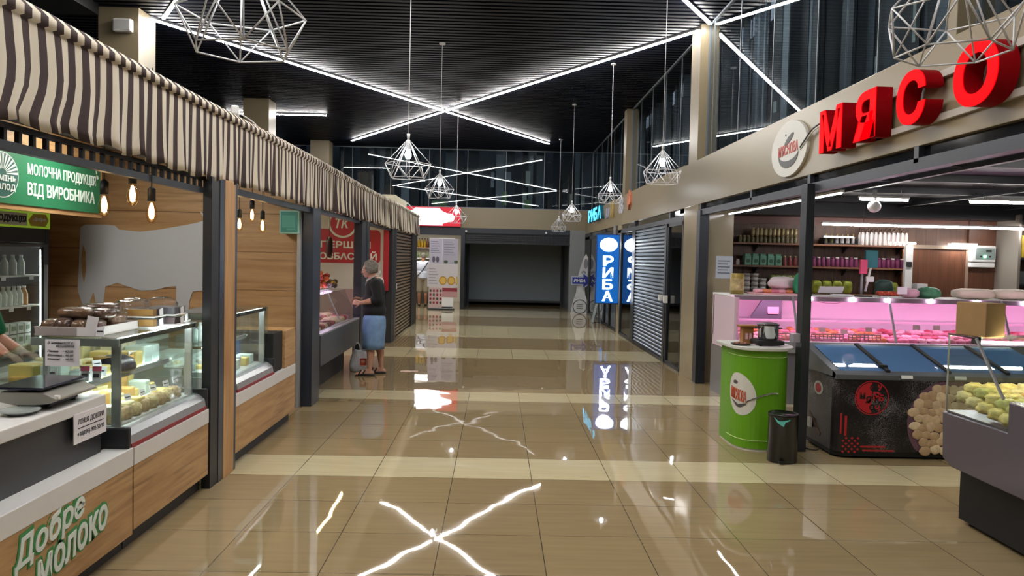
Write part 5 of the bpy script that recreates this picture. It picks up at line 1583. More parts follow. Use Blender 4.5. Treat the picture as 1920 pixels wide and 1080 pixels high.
# lowest shelf
for i in range(4):
    for k in range(4 if i in (1, 2) else 3):
        x = 3.72 + i * .125
        z = 1.24 + k * .072
        t = thing('plastic_tub', 'white plastic tub stacked at the left end of the lowest shelf', 'tub', (x, 11.88, z), 'white tubs on the lowest shelf')
        MB().lathe([(.048, 0), (.055, .058), (.058, .060), (.058, .070), (.004, .0705)], (x, 11.88, z), 14).build('tub', M_WHITEP, t)
        MB().lathe([(.0535, .02), (.0556, .045)], (x, 11.88, z), 14).build('label_band', mat('tub_band', '#8f8480', .5), t)
M_PKG = [mat('green_pack', '#7c8a4a', .35, var=.3, vscale=14), mat('lime_pack', '#8f9a3a', .3, var=.45, vscale=12)]
def pack(x, y, z, w, h, m, label, group, lean=0.15, name='snack_pack'):
    t = thing(name, label, 'pack', (x, y, z), group)
    MB().blob((x, y, z + h / 2), w, .06, h, .55, 14, 10, 0, lean, lump=.03, seed=int(x * 100)).build('bag', m, t)
    MB().obox((x, y + .02, z + h * .98), w * .9, .006, .02, 0, lean).build('seal', m, t)
    return t
for i in range(5):
    pack(4.24 + i * .085, 11.86, 1.24, .10, .27, M_PKG[0], 'tall green pack in the row left of the post on the lowest shelf', 'tall green packs on the lowest shelf', .05)
for i in range(4):
    pack(4.93 + i * .16, 11.88, 1.24, .15, .20, M_PKG[1], 'plump lime pack leaning on the lowest shelf right of the post', 'lime packs on the lowest shelf right', .25)
for i in range(2):
    pack(5.97 + i * .16, 11.88, 1.24, .13, .19, M_PKG[1], 'lime pack at the far right end of the lowest shelf', 'lime packs at the right end of the lowest shelf', .2)

# door, control box, pipe, right shelf unit
dw = thing('cold_room_door', 'plain brown door in the back wall of the meat shop', 'door', (6.85, 12.05, 0))
MB().box(6.38, 7.33, 12.03, 12.08, 0, 1.97).build('leaf', M_WOODB, dw)
MB().box(6.32, 6.38, 12.01, 12.08, 0, 2.03).build('jamb', M_SHB, dw)
MB().box(7.33, 7.37, 12.01, 12.08, 0, 2.03).build('jamb', mat('jamb_pale', '#8d7868', .5), dw)
MB().box(6.32, 7.37, 12.0, 12.08, 1.97, 2.03).build('lintel', mat('lintel_grey', '#8a7a6a', .4), dw)
struct(MB().box(7.37, 7.80, 12.03, 12.08, 0, 2.55).build('trim_12', M_WOODB))
struct(MB().box(3.32, 7.80, 12.05, 12.08, 2.3, 2.56).build('trim_13', mat('reddish_board', '#5a2f22', .5)))
pp_ = thing('white_post', 'white upright post beside the shelves with a small bracket', 'post', (6.27, 11.75, 0))
MB().box(6.22, 6.33, 11.72, 11.78, .5, 2.0).build('post', M_WHITEP, pp_)
MB().box(6.23, 6.31, 11.70, 11.72, 1.68, 1.76).build('bracket', M_DARK, pp_)
cb_ = thing('control_box', 'white control box with a green lamp on the back wall', 'control box', (7.55, 11.95, 1.75))
MB().box(7.36, 7.74, 11.92, 12.03, 1.78, 2.04).build('case', M_WHITEP, cb_, bevel=.02)
MB().box(7.42, 7.72, 11.915, 11.925, 1.82, 2.0).build('panel', mat('panel_grey', '#7d8a88', .4), cb_, bevel=.004)
MB().cyl((7.56, 11.90, 1.87), (7.56, 11.918, 1.87), .02, n=14).build('green_lamp', mat('green_led', '#40ff90', .4, emit=(.2, 1, .5), estr=6), cb_)
MB().cyl((7.50, 11.905, 1.87), (7.50, 11.918, 1.87), .014, n=12).cyl((7.64, 11.905, 1.87), (7.64, 11.918, 1.87), .014, n=12).build('button', M_PIT, cb_)
MB().box(7.58, 7.66, 11.908, 11.918, 1.94, 1.97).build('readout', M_PIT, cb_)
MB().box(7.36, 7.74, 11.94, 12.03, 1.70, 1.77).build('tray', M_WHITEP, cb_, bevel=.01)
ru = thing('corner_shelving', 'dark shelving unit at the right edge of the meat shop with yellow boxes', 'shelving', (8.6, 11.8, 0))
MB().box(7.80, 7.84, 11.5, 12.08, 0, 2.5).build('side_panel', mat('shelving_pale', '#8d857c', .5), ru)
for z in (1.45, 1.86, 2.42):
    MB().box(7.84, 9.4, 11.55, 12.07, z - .03, z).build('shelf', M_DARK, ru)
for i in range(4):
    tag(MB().box(7.95 + i * .36, 8.28 + i * .36, 11.65, 11.95, 1.863, 2.20 - .05 * (i % 2)).build('yellow_carton', mat('carton_yellow', '#a58a1e', .5, var=.2), bevel=.006), 'yellow carton on the upper shelf of the corner shelving', 'carton', 'yellow cartons on the corner shelving')
t = thing('wire_jar', 'clear square jar with rods on the lower corner shelf', 'jar', (8.0, 11.75, 1.45))
MB().box(7.92, 8.12, 11.68, 11.82, 1.452, 1.66).build('jar', mat('jar_clear', '#a8b0b0', .1, alpha=.6), t, bevel=.02)
for i in range(5):
    MB().cyl((7.95 + i * .035, 11.72, 1.46), (7.95 + i * .035, 11.72, 1.63), .008).build('rod', M_DARK, t)
for i in range(4):
    tag(MB().blob((8.27 + i * .13, 11.75, 1.452 + .07), .13, .12, .14, .8, 12, 8, lump=.1, seed=i).build('candy_bag', mat('candy%d' % (i % 2), ('#b05a68', '#c0a05a')[i % 2], .4, var=.3, vscale=20)), 'colourful candy bag on the lower corner shelf', 'bag', 'candy bags on the corner shelving')

# meat showcase across the shop
M_PINKL = mat('pink_strip', '#ffc0f0', .5, emit=(1.0, .52, .86), estr=L_PINK)
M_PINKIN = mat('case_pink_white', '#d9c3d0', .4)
ms = thing('meat_counter', 'long refrigerated meat counter glowing pink behind the freezers', 'display case', (4.9, 9.6, 0))
X0, X1 = 2.86, 7.6
MB().box(X0, X1, 9.20, 10.2, .0, .62).build('base', mat('counter_steel', '#8b8c92', .3, .5), ms)
MB().box(X0, X1, 9.15, 9.24, .62, .765).build('front_rail', M_ALU, ms, bevel=.01)
MB().box(X0, X1, 9.24, 10.15, .62, .74).build('deck', M_PINKIN, ms)
MB().box(X0, X1, 10.12, 10.18, .74, 1.26).build('rear_wall', M_PINKIN, ms)
MB().box(X0, X1, 9.50, 10.2, 1.262, 1.29).build('top_shelf', M_WHITEP, ms, bevel=.004)
MB().box(X0, X0 + .02, 9.24, 10.15, .74, 1.27).build('end_panel', M_PINKIN, ms)
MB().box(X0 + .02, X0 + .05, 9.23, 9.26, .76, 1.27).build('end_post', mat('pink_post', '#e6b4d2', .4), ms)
MB().box(X1 - .02, X1, 9.24, 10.15, .74, 1.27).build('end_panel', M_PINKIN, ms)
for a, b in ((X0 + .02, 3.62), (3.63, 4.80), (4.82, 6.2), (6.22, X1)):
    MB().add([(a, 9.20, .765), (b, 9.20, .765), (b, 9.42, 1.285), (a, 9.42, 1.285)], [(0, 1, 2, 3)]).build('front_glass', M_GLASS, ms)
for x in (3.625, 4.81, 6.21):
    MB().obox((x, 9.31, 1.025), .025, .02, .57, 0, -.40).build('glass_post', M_ALU, ms)
MB().box(X0 + .05, X1 - .05, 9.60, 10.1, .98, .985).build('inner_shelf', M_GLASS, ms)
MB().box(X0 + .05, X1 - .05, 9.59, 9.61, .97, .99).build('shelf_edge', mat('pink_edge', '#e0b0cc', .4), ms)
MB().box(X0 + .05, X1 - .02, 9.42, 9.435, 1.235, 1.29).build('top_lip', mat('lip_mauve', '#8f7686', .4), ms)
MB().box(X0 + .06, X1 - .06, 9.50, 9.56, 1.24, 1.258).build('light_strip', M_PINKL, ms)
M_SPOT = mat('pink_spot', '#ffe0ff', .5, emit=(1.0, .80, 1.0), estr=60)
for x in (3.83, 4.36, 4.80, 5.33, 5.9, 6.5):
    MB().ell((x, 9.405, 1.272), .024, .02, .022, 14, 10).build('spot_lamp', M_SPOT, ms)
MB().tube(spline([(3.83, 9.46, 1.27), (4.0, 9.44, 1.22), (4.2, 9.44, 1.22), (4.36, 9.46, 1.27)], 6), .004, 6).build('cable', mat('pink_cable', '#d88ab0', .5), ms)
mr = random.Random(31)
M_MEAT = [mat('meat_pink', '#d67a92', .35, var=.25, vscale=14, bump=.3), mat('meat_red', '#b03a52', .35, var=.25, vscale=16, bump=.3), mat('meat_pale', '#e0a2ae', .35, var=.2, vscale=14, bump=.3), mat('meat_orange', '#d07a4e', .4, var=.2, vscale=14, bump=.3)]
for i in range(38):
    for j in range(4):
        x = 3.05 + i * .12 + mr.uniform(-.02, .02); y = 9.36 + j * .17
        mi = mr.choice((0, 0, 1, 2)) if x > 4.75 else mr.choice((3, 2, 3, 0))
        tag(MB().blob((x, y, .742 + .035 + .02 * j), mr.uniform(.10, .135), mr.uniform(.12, .16), mr.uniform(.06, .09), .85, 12, 8, mr.uniform(0, 3), lump=.12, seed=i * 7 + j).build('meat_cut', M_MEAT[mi]),
            'pink meat cut on the right deck of the meat counter' if x > 4.75 else 'orange-pink cut on the left deck of the meat counter', 'meat', 'meat cuts right of the middle glass post' if x > 4.75 else 'cuts left of the middle glass post')
def basket(x, label, m):
    t = thing('meat_basket', label, 'basket', (x, 9.34, .742), 'perforated baskets in the meat counter')
    mb = MB()
    w = .40
    for k in range(4):
        mb.box(x - w / 2, x + w / 2, 9.255, 9.262, .75 + k * .03, .762 + k * .03)
    for k in range(9):
        mb.box(x - w / 2 + k * (w - .012) / 8, x - w / 2 + k * (w - .012) / 8 + .012, 9.255, 9.262, .745, .85)
    mb.box(x - w / 2, x + w / 2, 9.25, 9.265, .845, .857)
    mb.build('front', m, t)
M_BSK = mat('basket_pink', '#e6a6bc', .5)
basket(4.0, 'pink perforated basket just right of the black post', M_BSK)
basket(4.45, 'pink perforated basket left of the middle glass post', M_BSK)
basket(3.40, 'pink perforated basket seen behind the green counter', M_BSK)
for k, (x, z) in enumerate(((3.95, .90), (4.22, .88), (4.52, .91), (5.1, .95), (5.35, .95), (5.75, .95))):
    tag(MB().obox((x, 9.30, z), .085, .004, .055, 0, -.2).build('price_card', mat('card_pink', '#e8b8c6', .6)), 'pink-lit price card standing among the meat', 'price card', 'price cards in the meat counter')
# two slim chrome posts and what hangs over the glass
tg = thing('grey_folded_cloth', 'dark grey folded apron lying behind the glass left of the post', 'cloth', (3.35, 9.75, 1.0))
MB().prism([(3.20, .99), (3.36, 1.24), (3.60, 1.24), (3.60, .99)], 'y', 9.70, 9.74).build('cloth', mat('cloth_grey', '#4c4652', .8), tg)
MB().box(3.42, 3.56, 9.69, 9.70, 1.05, 1.14).build('pocket', mat('cloth_pink', '#c98a9e', .7), tg)
# on top of the counter
gt = thing('gold_tin', 'tall gold printed tin at the left end of the meat counter top', 'tin', (3.0, 9.75, 1.29))
MB().cyl((3.03, 9.72, 1.29), (3.03, 9.72, 1.55), .085, n=24).build('tin', mat('tin_gold', '#8a7434', .35, .3, var=.3, vscale=12), gt)
MB().lathe([(.0855, .05), (.0862, .055), (.0862, .19), (.0855, .195)], (3.03, 9.72, 1.29), 24).build('label_band', mat('tin_label', '#a9966a', .5, var=.4, vscale=16), gt)
bb = thing('meat_tray', 'tray of wrapped cuts under a white bag on the meat counter top', 'tray', (3.5, 9.7, 1.29))
MB().box(3.22, 3.85, 9.58, 9.92, 1.292, 1.315).build('tray', mat('tray_pink', '#d6a2a8', .5), bb, bevel=.006)
for i in range(6):
    MB().blob((3.29 + i * .1, 9.70, 1.335), .12, .16, .06, .8, 12, 8, i * .7, lump=.1, seed=i).build('cut', M_MEAT[(2, 3, 0)[i % 3]], bb)
tag(MB().blob((3.62, 9.76, 1.44), .36, .20, .16, .75, 16, 10, .1, lump=.08, seed=5).build('white_bag', mat('bag_white', '#d9c6ca', .5, bump=.4, bscale=12)), 'white bag of meat lying on the tray left of the black post', 'bag')
tag(MB().blob((3.80, 9.6, 1.44), .20, .14, .28, .7, 16, 12, .0, .2, lump=.06, seed=6).build('green_bag', mat('bag_green', '#1f8a5e', .45, bump=.4, bscale=12)), 'bright green bag standing against the black post', 'bag')
po = thing('card_terminal', 'teal and pink card terminal on a pole above the meat counter', 'terminal', (4.75, 9.7, 1.29))
MB().cyl((4.60, 9.7, 1.29), (4.60, 9.7, 1.62), .014).build('pole', M_ALU, po)
MB().box(4.56, 4.65, 9.66, 9.70, 1.58, 1.76).build('pink_display', mat('terminal_pink', '#d64a74', .4), po, bevel=.006)
MB().box(4.64, 4.80, 9.70, 9.74, 1.66, 1.88).build('teal_box', mat('terminal_teal', '#1f6a74', .4), po, bevel=.006)
MB().cyl((4.66, 9.72, 1.36), (4.72, 9.72, 1.68), .014).build('white_arm', M_WHITEP, po)
MB().box(4.65, 4.75, 9.68, 9.71, 1.48, 1.55).build('scanner', M_WHITEP, po, bevel=.01)
MB().box(4.55, 4.72, 9.64, 9.78, 1.29, 1.305).build('foot', M_DARK, po)
pb = thing('paper_stack', 'white papers leaning on the meat counter behind the spot lamps', 'paper', (4.3, 9.75, 1.29))
MB().obox((4.25, 9.78, 1.37), .34, .006, .09, .15, .5).build('sheet', M_PAPER, pb)
MB().obox((4.32, 9.66, 1.315), .22, .14, .012, -.2).build('sheet', M_PAPER, pb)
tt = thing('tomato_tray', 'clear tray of red and orange snacks beside the terminal pole', 'tray', (4.95, 9.7, 1.29))
MB().box(4.80, 5.06, 9.60, 9.80, 1.292, 1.31).build('tray', M_WHITEP, tt)
for i in range(12):
    MB().ell((4.83 + (i % 6) * .04, 9.65 + (i // 6) * .08, 1.34), .03, .035, .03, 10, 6, lump=.05, seed=i).build('piece', mat('snack_red', '#b8482c', .4), tt)
MB().box(5.0, 5.12, 9.58, 9.6, 1.34, 1.43).build('price_card', M_PAPER, tt)
tag(MB().blob((5.22, 9.72, 1.35), .22, .2, .12, .7, 14, 10, lump=.1, seed=8).build('pink_bag', mat('bag_pinkish', '#d0a0b0', .4)), 'pinkish wrapped pack on the counter between tray and green parcel', 'pack')
tag(MB().blob((5.47, 9.72, 1.36), .26, .2, .14, .7, 14, 10, lump=.1, seed=9).build('green_parcel', mat('parcel_green', '#3f7a58', .45, var=.3, vscale=14)), 'green printed parcel on the meat counter before the white post', 'parcel')
tag(MB().box(5.36, 5.50, 9.8, 9.92, 1.292, 1.47).build('white_carton', M_WHITEP, bevel=.006), 'small white carton behind the green parcel', 'carton')
tag(MB().blob((4.98, 9.9, 1.40), .22, .16, .22, .7, 14, 10, lump=.08, seed=19).build('dark_green_bag', mat('bag_dkgreen', '#24423c', .5)), 'dark green bag behind the red snack tray', 'bag')
for i, (x, w) in enumerate(((6.05, .5), (6.55, .5), (7.05, .5))):
    tag(MB().blob((x, 9.75, 1.36), w, .28, .13, .6, 18, 10, .05 * i, lump=.07, seed=40 + i).build('bread_bag', mat('bread_bag', '#d9c9b8', .4, bump=.4, bscale=9)), ('white bag of flat bread at the right end behind the kraft box', 'white bag of flat bread in the middle of the right pile', 'white bag of flat bread at the picture edge')[i], 'bag')
# notice on the tiled column face
nk = thing('wall_notice', 'white printed notice taped on the beige tiled column of the meat shop', 'notice', (3.19, 10.85, 1.45))
MB().box(3.07, 3.31, 10.850, 10.857, 1.46, 1.775).build('sheet', mat('paper_blue', '#c3cad6', .8), nk)
for k in range(5):
    MB().box(3.10, 3.27 - .03 * (k % 2), 10.8485, 10.850, 1.53 + k * .042, 1.543 + k * .042).build('print_line', mat('print_grey', '#5a6070', .7), nk)

# ---------------------------------------------------------------- right display case (end view, sloping front toward us)
M_CASEG = mat('case_mauve_grey', '#5d5862', .18, .25)
rc_ = thing('glass_counter', 'mauve grey deli case with sloping glass at the right foreground', 'display case', (3.9, 4.4, 0))
MB().box(3.09, 5.2, 3.3, 5.02, .03, .40).build('base', M_PIT, rc_)
for y in (3.5, 4.95):
    MB().cyl((3.14, y, 0), (3.14, y, .04), .02).build('foot', M_DARK, rc_)
MB().prism([(5.0, .44), (5.02, .74), (4.37, .745), (4.37, .92), (3.3, .92), (3.3, .40), (4.9, .40)], 'x', 2.95, 5.2).build('body', M_CASEG, rc_, bevel=.008)
inn_ = MB().box(2.97, 5.18, 4.39, 5.0, .742, .752)
inn_.build('deck', M_CASEG, rc_)
gpf = [(4.99, .745), (4.99, 1.245), (4.70, 1.25), (4.42, .925), (4.375, .925), (4.375, .745)]
MB().prism(gpf, 'x', 2.955, 2.962).build('side_glass', M_GLASS, rc_)
MB().add([(2.965, 4.42, .925), (5.2, 4.42, .925), (5.2, 4.71, 1.25), (2.965, 4.71, 1.25)], [(0, 1, 2, 3)]).build('sloping_glass', M_GLASS, rc_)
MB().box(2.96, 5.2, 4.70, 5.0, 1.245, 1.253).build('top_glass', M_GLASS, rc_)
MB().box(2.96, 5.2, 4.985, 4.995, .745, 1.245).build('rear_glass', M_GLASS, rc_)
MB().box(2.955, 2.963, 4.988, 4.996, .745, 1.245).build('pane_edge', M_ALU, rc_)
MB().obox((2.957, 4.565, 1.088), .012, .014, .43, 0, -.71).build('glass_edge', M_ALU, rc_)
MB().tube([(2.958, 5.0, 1.252), (2.958, 4.71, 1.252)], .007, 6).build('top_edge', mat('edge_brown', '#4a343c', .4), rc_)
MB().obox((2.975, 4.735, 1.235), .03, .06, .05, 0, 0).build('hinge', M_DARK, rc_, bevel=.006)
MB().box(3.0, 5.1, 4.72, 4.75, 1.215, 1.232).build('light_strip', mat('warm_case_led', '#ffffff', .5, emit=(1.0, .88, .55), estr=12), rc_)
sr = random.Random(77)
M_SAL = [mat('salad_yellow', '#dccb80', .35, var=.3, vscale=26, bump=.5), mat('salad_green', '#b9b86a', .35, var=.3, vscale=26, bump=.5), mat('salad_cream', '#d9cc96', .35, var=.2, vscale=26, bump=.5), mat('salad_orange', '#c99a58', .35, var=.25, vscale=26, bump=.5)]
for i in range(10):
    for j in range(5):
        for k in range(2):
            x = 3.02 + i * .108 + (.05 if k else 0); y = 4.45 + j * .108; z = .752 + k * .055 + .015 * j
            mi = sr.choice((0, 1, 0, 2)) if i < 2 else sr.choice((0, 2, 3))
            tag(MB().blob((x, y, z + .045), .12, .115, .075, .85, 16, 10, sr.uniform(0, 3), lump=.15, seed=i * 20 + j * 3 + k).build('salad_pack', M_SAL[mi]), 'yellow-green pickled salad pack heaped in the right deli case', 'food pack', 'salad packs in the right deli case')
kb = thing('kraft_box', 'brown kraft paper bag standing on the edge of the right deli case', 'bag', (3.03, 4.83, 1.255))
kc = MB()
kc.obox((3.055, 4.83, 1.362), .17, .21, .21, .35)
kc.build('bag', M_KRAFT, kb, bevel=.006)
M_KD = mat('kraft_dark', '#8a683e', .8)
MB().obox((2.975, 4.85, 1.36), .006, .065, .165, .35).build('tape', M_KD, kb)
MB().obox((3.0, 4.775, 1.35), .008, .045, .155, .35).build('tape', M_KD, kb)

# ================================================================ sausage stall
ws = thing('wall_sign', 'red and white wall sign with a round monogram in the sausage stall', 'sign', (-2.9, 14.84, 1.5))
Yw = 14.858
MB().plate(rrect((-2.95, Yw, 1.83), (1, 0, 0), (0, 0, 1), 1.46, .64, .09), (0, -1, 0), .006).build('panel', M_RED, ws)
MB().plate(ellipse((-2.94, Yw - .006, 2.26), (1, 0, 0), (0, 0, 1), .275, .275), (0, -1, 0), .004).build('ring', M_SIGNW, ws)
MB().plate(ellipse((-2.94, Yw - .010, 2.26), (1, 0, 0), (0, 0, 1), .235, .235), (0, -1, 0), .004).build('disc', M_RED, ws)
text_on('ТК', (-3.08, Yw - .014, 2.17), (1, 0, 0), (0, 0, 1), .28, .19, M_SIGNW, ws, 'monogram', bold=.03, shear=.25)
text_on('ПЕРШИЙ', (-3.36, Yw - .006, 1.795), (1, 0, 0), (0, 0, 1), .95, .165, M_SIGNW, ws, 'lettering', bold=.03)
text_on('КОВБАСНИЙ', (-3.50, Yw - .006, 1.575), (1, 0, 0), (0, 0, 1), 1.215, .165, M_SIGNW, ws, 'lettering', bold=.03)

M_GREYP = mat('stall_grey_panel', '#45464b', .4)
sg_ = thing('sausage_counter', 'grey-fronted sausage counter with violet lit glass behind the woman', 'display case', (-2.4, 11.0, 0))
MB().box(-2.9, -2.22, 8.95, 11.42, 0, .40).build('plinth', mat('plinth_dark', '#313237', .4), sg_)
MB().box(-2.06, -2.0, 8.93, 11.44, .38, .735).build('front_panel', M_GREYP, sg_, bevel=.003)
MB().box(-2.08, -2.0, 8.93, 11.44, .735, .752).build('sill', M_ALU, sg_)
MB().box(-2.95, -2.06, 8.95, 11.42, .40, .73).build('tub', M_CASEIN, sg_)
MB().box(-2.98, -2.95, 8.95, 11.42, .40, 1.16).build('rear_wall', mat('violet_white', '#b9aec6', .4), sg_)
MB().box(-2.95, -2.45, 8.95, 11.42, 1.15, 1.165).build('top_board', M_CASEIN, sg_)
MB().add([(-2.04, 8.95, .752), (-2.04, 10.28, .752), (-2.22, 10.28, 1.16), (-2.22, 8.95, 1.16)], [(0, 1, 2, 3)]).build('front_glass', M_GLASS, sg_)
MB().add([(-2.04, 10.31, .752), (-2.04, 11.42, .752), (-2.22, 11.42, 1.16), (-2.22, 10.31, 1.16)], [(0, 1, 2, 3)]).build('front_glass', M_GLASS, sg_)
MB().box(-2.46, -2.21, 8.95, 11.42, 1.16, 1.167).build('top_glass', M_GLASS, sg_)
MB().obox((-2.13, 10.295, .955), .012, .03, .45, 0, 0, -.415).build('glass_post', M_ALU, sg_)
MB().box(-2.44, -2.40, 9.0, 11.4, 1.125, 1.145).build('light_strip', mat('violet_led', '#e0c8ff', .5, emit=(.86, .62, 1.0), estr=8), sg_)
hr = random.Random(12)
M_SAU = [mat('sausage_red', '#9c4a48', .3, var=.2, vscale=20), mat('sausage_pink', '#c98a90', .3, var=.2, vscale=20), mat('sausage_brown', '#6e3a28', .3, var=.2, vscale=20), mat('sausage_cream', '#c8b48a', .4, var=.2, vscale=20)]
for i in range(17):
    for j in range(3):
        y = 9.08 + i * .138; x = -2.25 - j * .22
        a = hr.uniform(-.3, .3); L = hr.uniform(.08, .10); r = hr.uniform(.028, .04)
        z = .732 + r + .03 * j
        p0 = Vector((x - L * math.cos(a), y - L * math.sin(a), z)); p1 = Vector((x + L * math.cos(a), y + L * math.sin(a), z))
        mb = MB().cyl(p0, p1, r, r, 12).ell(p0, r, r, r, 10, 6).ell(p1, r, r, r, 10, 6)
        tag(mb.build('sausage', M_SAU[hr.choice((0, 1, 2, 3))]), 'sausage lying in the violet lit sausage counter', 'sausage', 'sausages in the sausage counter')
# goods on top of the counter and things hanging
def bouquet(x, y, z, n_, rad, mats_, name, label, cat):
    mb = MB()
    for k in range(n_):
        a, b, c = hr.uniform(-1, 1), hr.uniform(-1, 1), hr.uniform(0, 1)
        mb.slot(hr.randint(0, len(mats_) - 1)).blob((x + a * rad, y + b * rad * 1.6, z + .04 + c * rad * 1.6), .08, .08, .06, .9, 8, 6, lump=.25, seed=k)
    return tag(mb.build(name, mats_), label, cat)
M_FLO = [mat('leaf_orange', '#b8531c', .6), mat('leaf_red', '#9c2f1c', .6), mat('leaf_gold', '#b8901c', .6)]
bouquet(-2.55, 11.0, 1.17, 34, .13, M_FLO[:2], 'autumn_bouquet', 'orange and red leaf decoration on the sausage counter', 'decoration')
bouquet(-2.40, 11.25, 1.17, 16, .07, [M_FLO[2], mat('leaf_dark', '#3a2c1c', .6)], 'yellow_bouquet', 'yellow flower decoration beside the post on the sausage counter', 'decoration')
bouquet(-2.55, 9.9, 1.17, 18, .10, [mat('pack_black', '#2a2826', .5), mat('pack_cream', '#b8ab86', .5), mat('pack_khaki', '#7a7048', .5)], 'herb_packs', 'mound of dark and cream packs on the sausage counter', 'pack')
tag(MB().box(-2.62, -2.42, 9.3, 10.7, 1.168, 1.20).build('wicker_board', mat('wicker', '#8a8250', .6), bevel=.006), 'olive board on the sausage counter top under the packs', 'board')
hs = thing('hanging_salami', 'dark salami hanging before the red wall sign', 'sausage', (-2.62, 12.2, 1.5))
MB().lathe([(.004, 0), (.04, .02), (.055, .10), (.055, .24), (.04, .31), (.004, .33)], (-2.62, 12.2, 1.62), 14).build('salami', mat('salami', '#3c2220', .4), hs)
MB().cyl((-2.62, 12.2, 1.95), (-2.62, 12.2, 2.74), .004, n=6).build('string', M_DARK, hs)
tag(MB().lathe([(.05, 0), (.055, .05), (.05, .22), (.02, .26), (.02, .3)], (-2.6, 10.62, 1.168), 14).build('oil_bottle', mat('oil_green', '#6a6a30', .2)), 'olive bottle between the packs and the orange leaves', 'bottle')
pb_ = thing('wall_hook_bag', 'small white bag hung behind the woman by the dusty pink wall', 'bag', (-1.95, 14.4, 1.0))
MB().blob((-2.2, 14.7, 1.15), .16, .08, .22, .7, 14, 10, lump=.08, seed=3).build('bag', M_WHITEP, pb_)
MB().tube([(-2.24, 14.7, 1.25), (-2.2, 14.72, 1.38), (-2.16, 14.7, 1.25)], .006, 6).build('strap', M_WHITEP, pb_)

# shopping bag on the floor
def shopping_bag():
    t = thing('shopping_bag', 'white plastic shopping bag with a red print on the floor by the woman', 'bag', (-1.93, 11.2, 0))
    vs_, fs_ = [], []
    n = 28
    prof_ = [(0, .12, .09), (.015, .145, .11), (.10, .15, .115), (.20, .13, .09), (.27, .10, .06), (.30, .09, .045)]
    for j, (z, a, b) in enumerate(prof_):
        for k in range(n):
            th = 2 * PI * k / n
            w = 1 + .05 * math.sin(5 * th + j) + .03 * math.sin(9 * th + 2 * j)
            vs_.append((-1.945 + a * w * math.cos(th), 11.2 + b * w * math.sin(th), z + .01 * math.sin(3 * th) * (j > 0)))
    for j in range(len(prof_) - 1):
        for k in range(n):
            fs_.append((j * n + k, j * n + (k + 1) % n, (j + 1) * n + (k + 1) % n, (j + 1) * n + k))
    fs_.append(tuple(range(n))[::-1])
    o = MB().add(vs_, fs_, True).build('bag', mat('bag_plastic', '#cfcfd2', .35, bump=.5, bscale=14), t)
    so2 = o.modifiers.new('thick', 'SOLIDIFY'); so2.thickness = .002
    for s in (-1, 1):
        p = spline([(-1.93 + s * .075 - .03, 11.2 - .02 * s, .27), (-1.93 + s * .07 - .025, 11.2, .37), (-1.93 + s * .055, 11.2, .41), (-1.93 + s * .05 + .03, 11.2, .37), (-1.93 + s * .05 + .045, 11.2 + .01, .27)], 6)
        mb = MB()
        for a, b in zip(p, p[1:]):
            mb.obox((a + b) / 2, .022, .006, (b - a).length * 1.15, 0, 0, math.atan2((b - a).x, (b - a).z))
        mb.build('handle', mat('bag_plastic', '#cfcfd2', .35), t)
    MB().plate(rrect((-1.875, 11.075, .15), (.98, .18, 0), (0, .05, 1), .095, .10, .006), (.18, -1, 0), .004).build('print', mat('print_redorange', '#b8402c', .5), t)
    MB().plate(ellipse((-1.875, 11.070, .155), (.98, .18, 0), (0, .05, 1), .03, .02, 14), (.18, -1, 0), .004).build('print_mark', mat('print_light', '#e0a890', .5), t)
    return t
shopping_bag()
for x, y, r in ((-1.28, 11.25, .09), (-1.16, 11.28, .06)):
    fl = tag(MB().lathe([(r * .8, 0), (r, .0), (r, .0025), (r * .8, .0025), (r * .8, 0)], (x, y, .0008), 24).build('floor_sticker', mat('sticker_red_white', '#c9a79c', .4)), 'round faded floor sticker to the right of the woman' if r > .07 else 'small faded ring on the tiles beside the round floor sticker', 'sticker')

# ================================================================ far end: juice shop
struct(MB().box(-4.2, -1.16, 29.0, 29.1, 0, 2.6).box(-4.3, -4.2, 25.1, 29.1, 0, 2.6).build('wall_juice', mat('juice_wall', '#c9c4b4', .5)))
struct(MB().box(-4.3, -1.16, 25.1, 29.1, 2.6, 2.7).build('ceiling_juice', M_WHITEP))
t = thing('ceiling_light', 'bright ceiling light inside the far juice shop with an added fill panel in front', 'lamp', (-2.6, 27.0, 2.55))
MB().box(-3.2, -2.0, 26.8, 27.2, 2.57, 2.6).build('housing', M_WHITEP, t)
MB().box(-3.85, -1.55, 25.35, 25.55, 2.57, 2.6).build('housing', M_WHITEP, t)  # second panel, added at the front to brighten the shop and the man
MB().box(-3.8, -1.6, 25.38, 25.52, 2.555, 2.57).build('diffuser', M_PANEL, t)
MB().box(-3.15, -2.05, 26.83, 27.17, 2.555, 2.57).build('diffuser', M_PANEL, t)
js = thing('juice_sign', 'lit red and white sign over the far juice shop', 'sign', (-2.0, 24.8, 2.62))
MB().box(-3.6, -1.17, 24.70, 24.85, 2.625, 3.24).build('case', M_RED, js)
M_LITW = mat('lit_white', '#ffffff', .5, emit=(.92, .96, 1.0), estr=2.6)
M_LITR = mat('lit_red', '#b01826', .5, emit=(.55, .01, .03), estr=.35)
MB().box(-3.58, -1.18, 24.69, 24.70, 2.64, 3.225).build('face', M_LITR, js)
blob_ = [(-3.5, 2.66), (-1.75, 2.66), (-1.75, 2.72), (-1.60, 2.76), (-1.42, 2.80), (-1.36, 2.92), (-1.44, 3.02), (-1.62, 3.04), (-1.76, 3.10), (-1.86, 3.20), (-2.60, 3.20), (-2.70, 3.12), (-2.85, 3.08), (-3.5, 3.08)]
MB().plate([(x, 24.688, z) for x, z in blob_], (0, -1, 0), .004).build('white_field', M_LITW, js)
text_on('Міцна', (-2.50, 24.683, 3.02), (1, 0, 0), (0, 0, 1), .55, .09, mat('sign_grey_print', '#b9b4b4', .5, emit=(.6, .58, .6), estr=1.0), js, shear=.3)
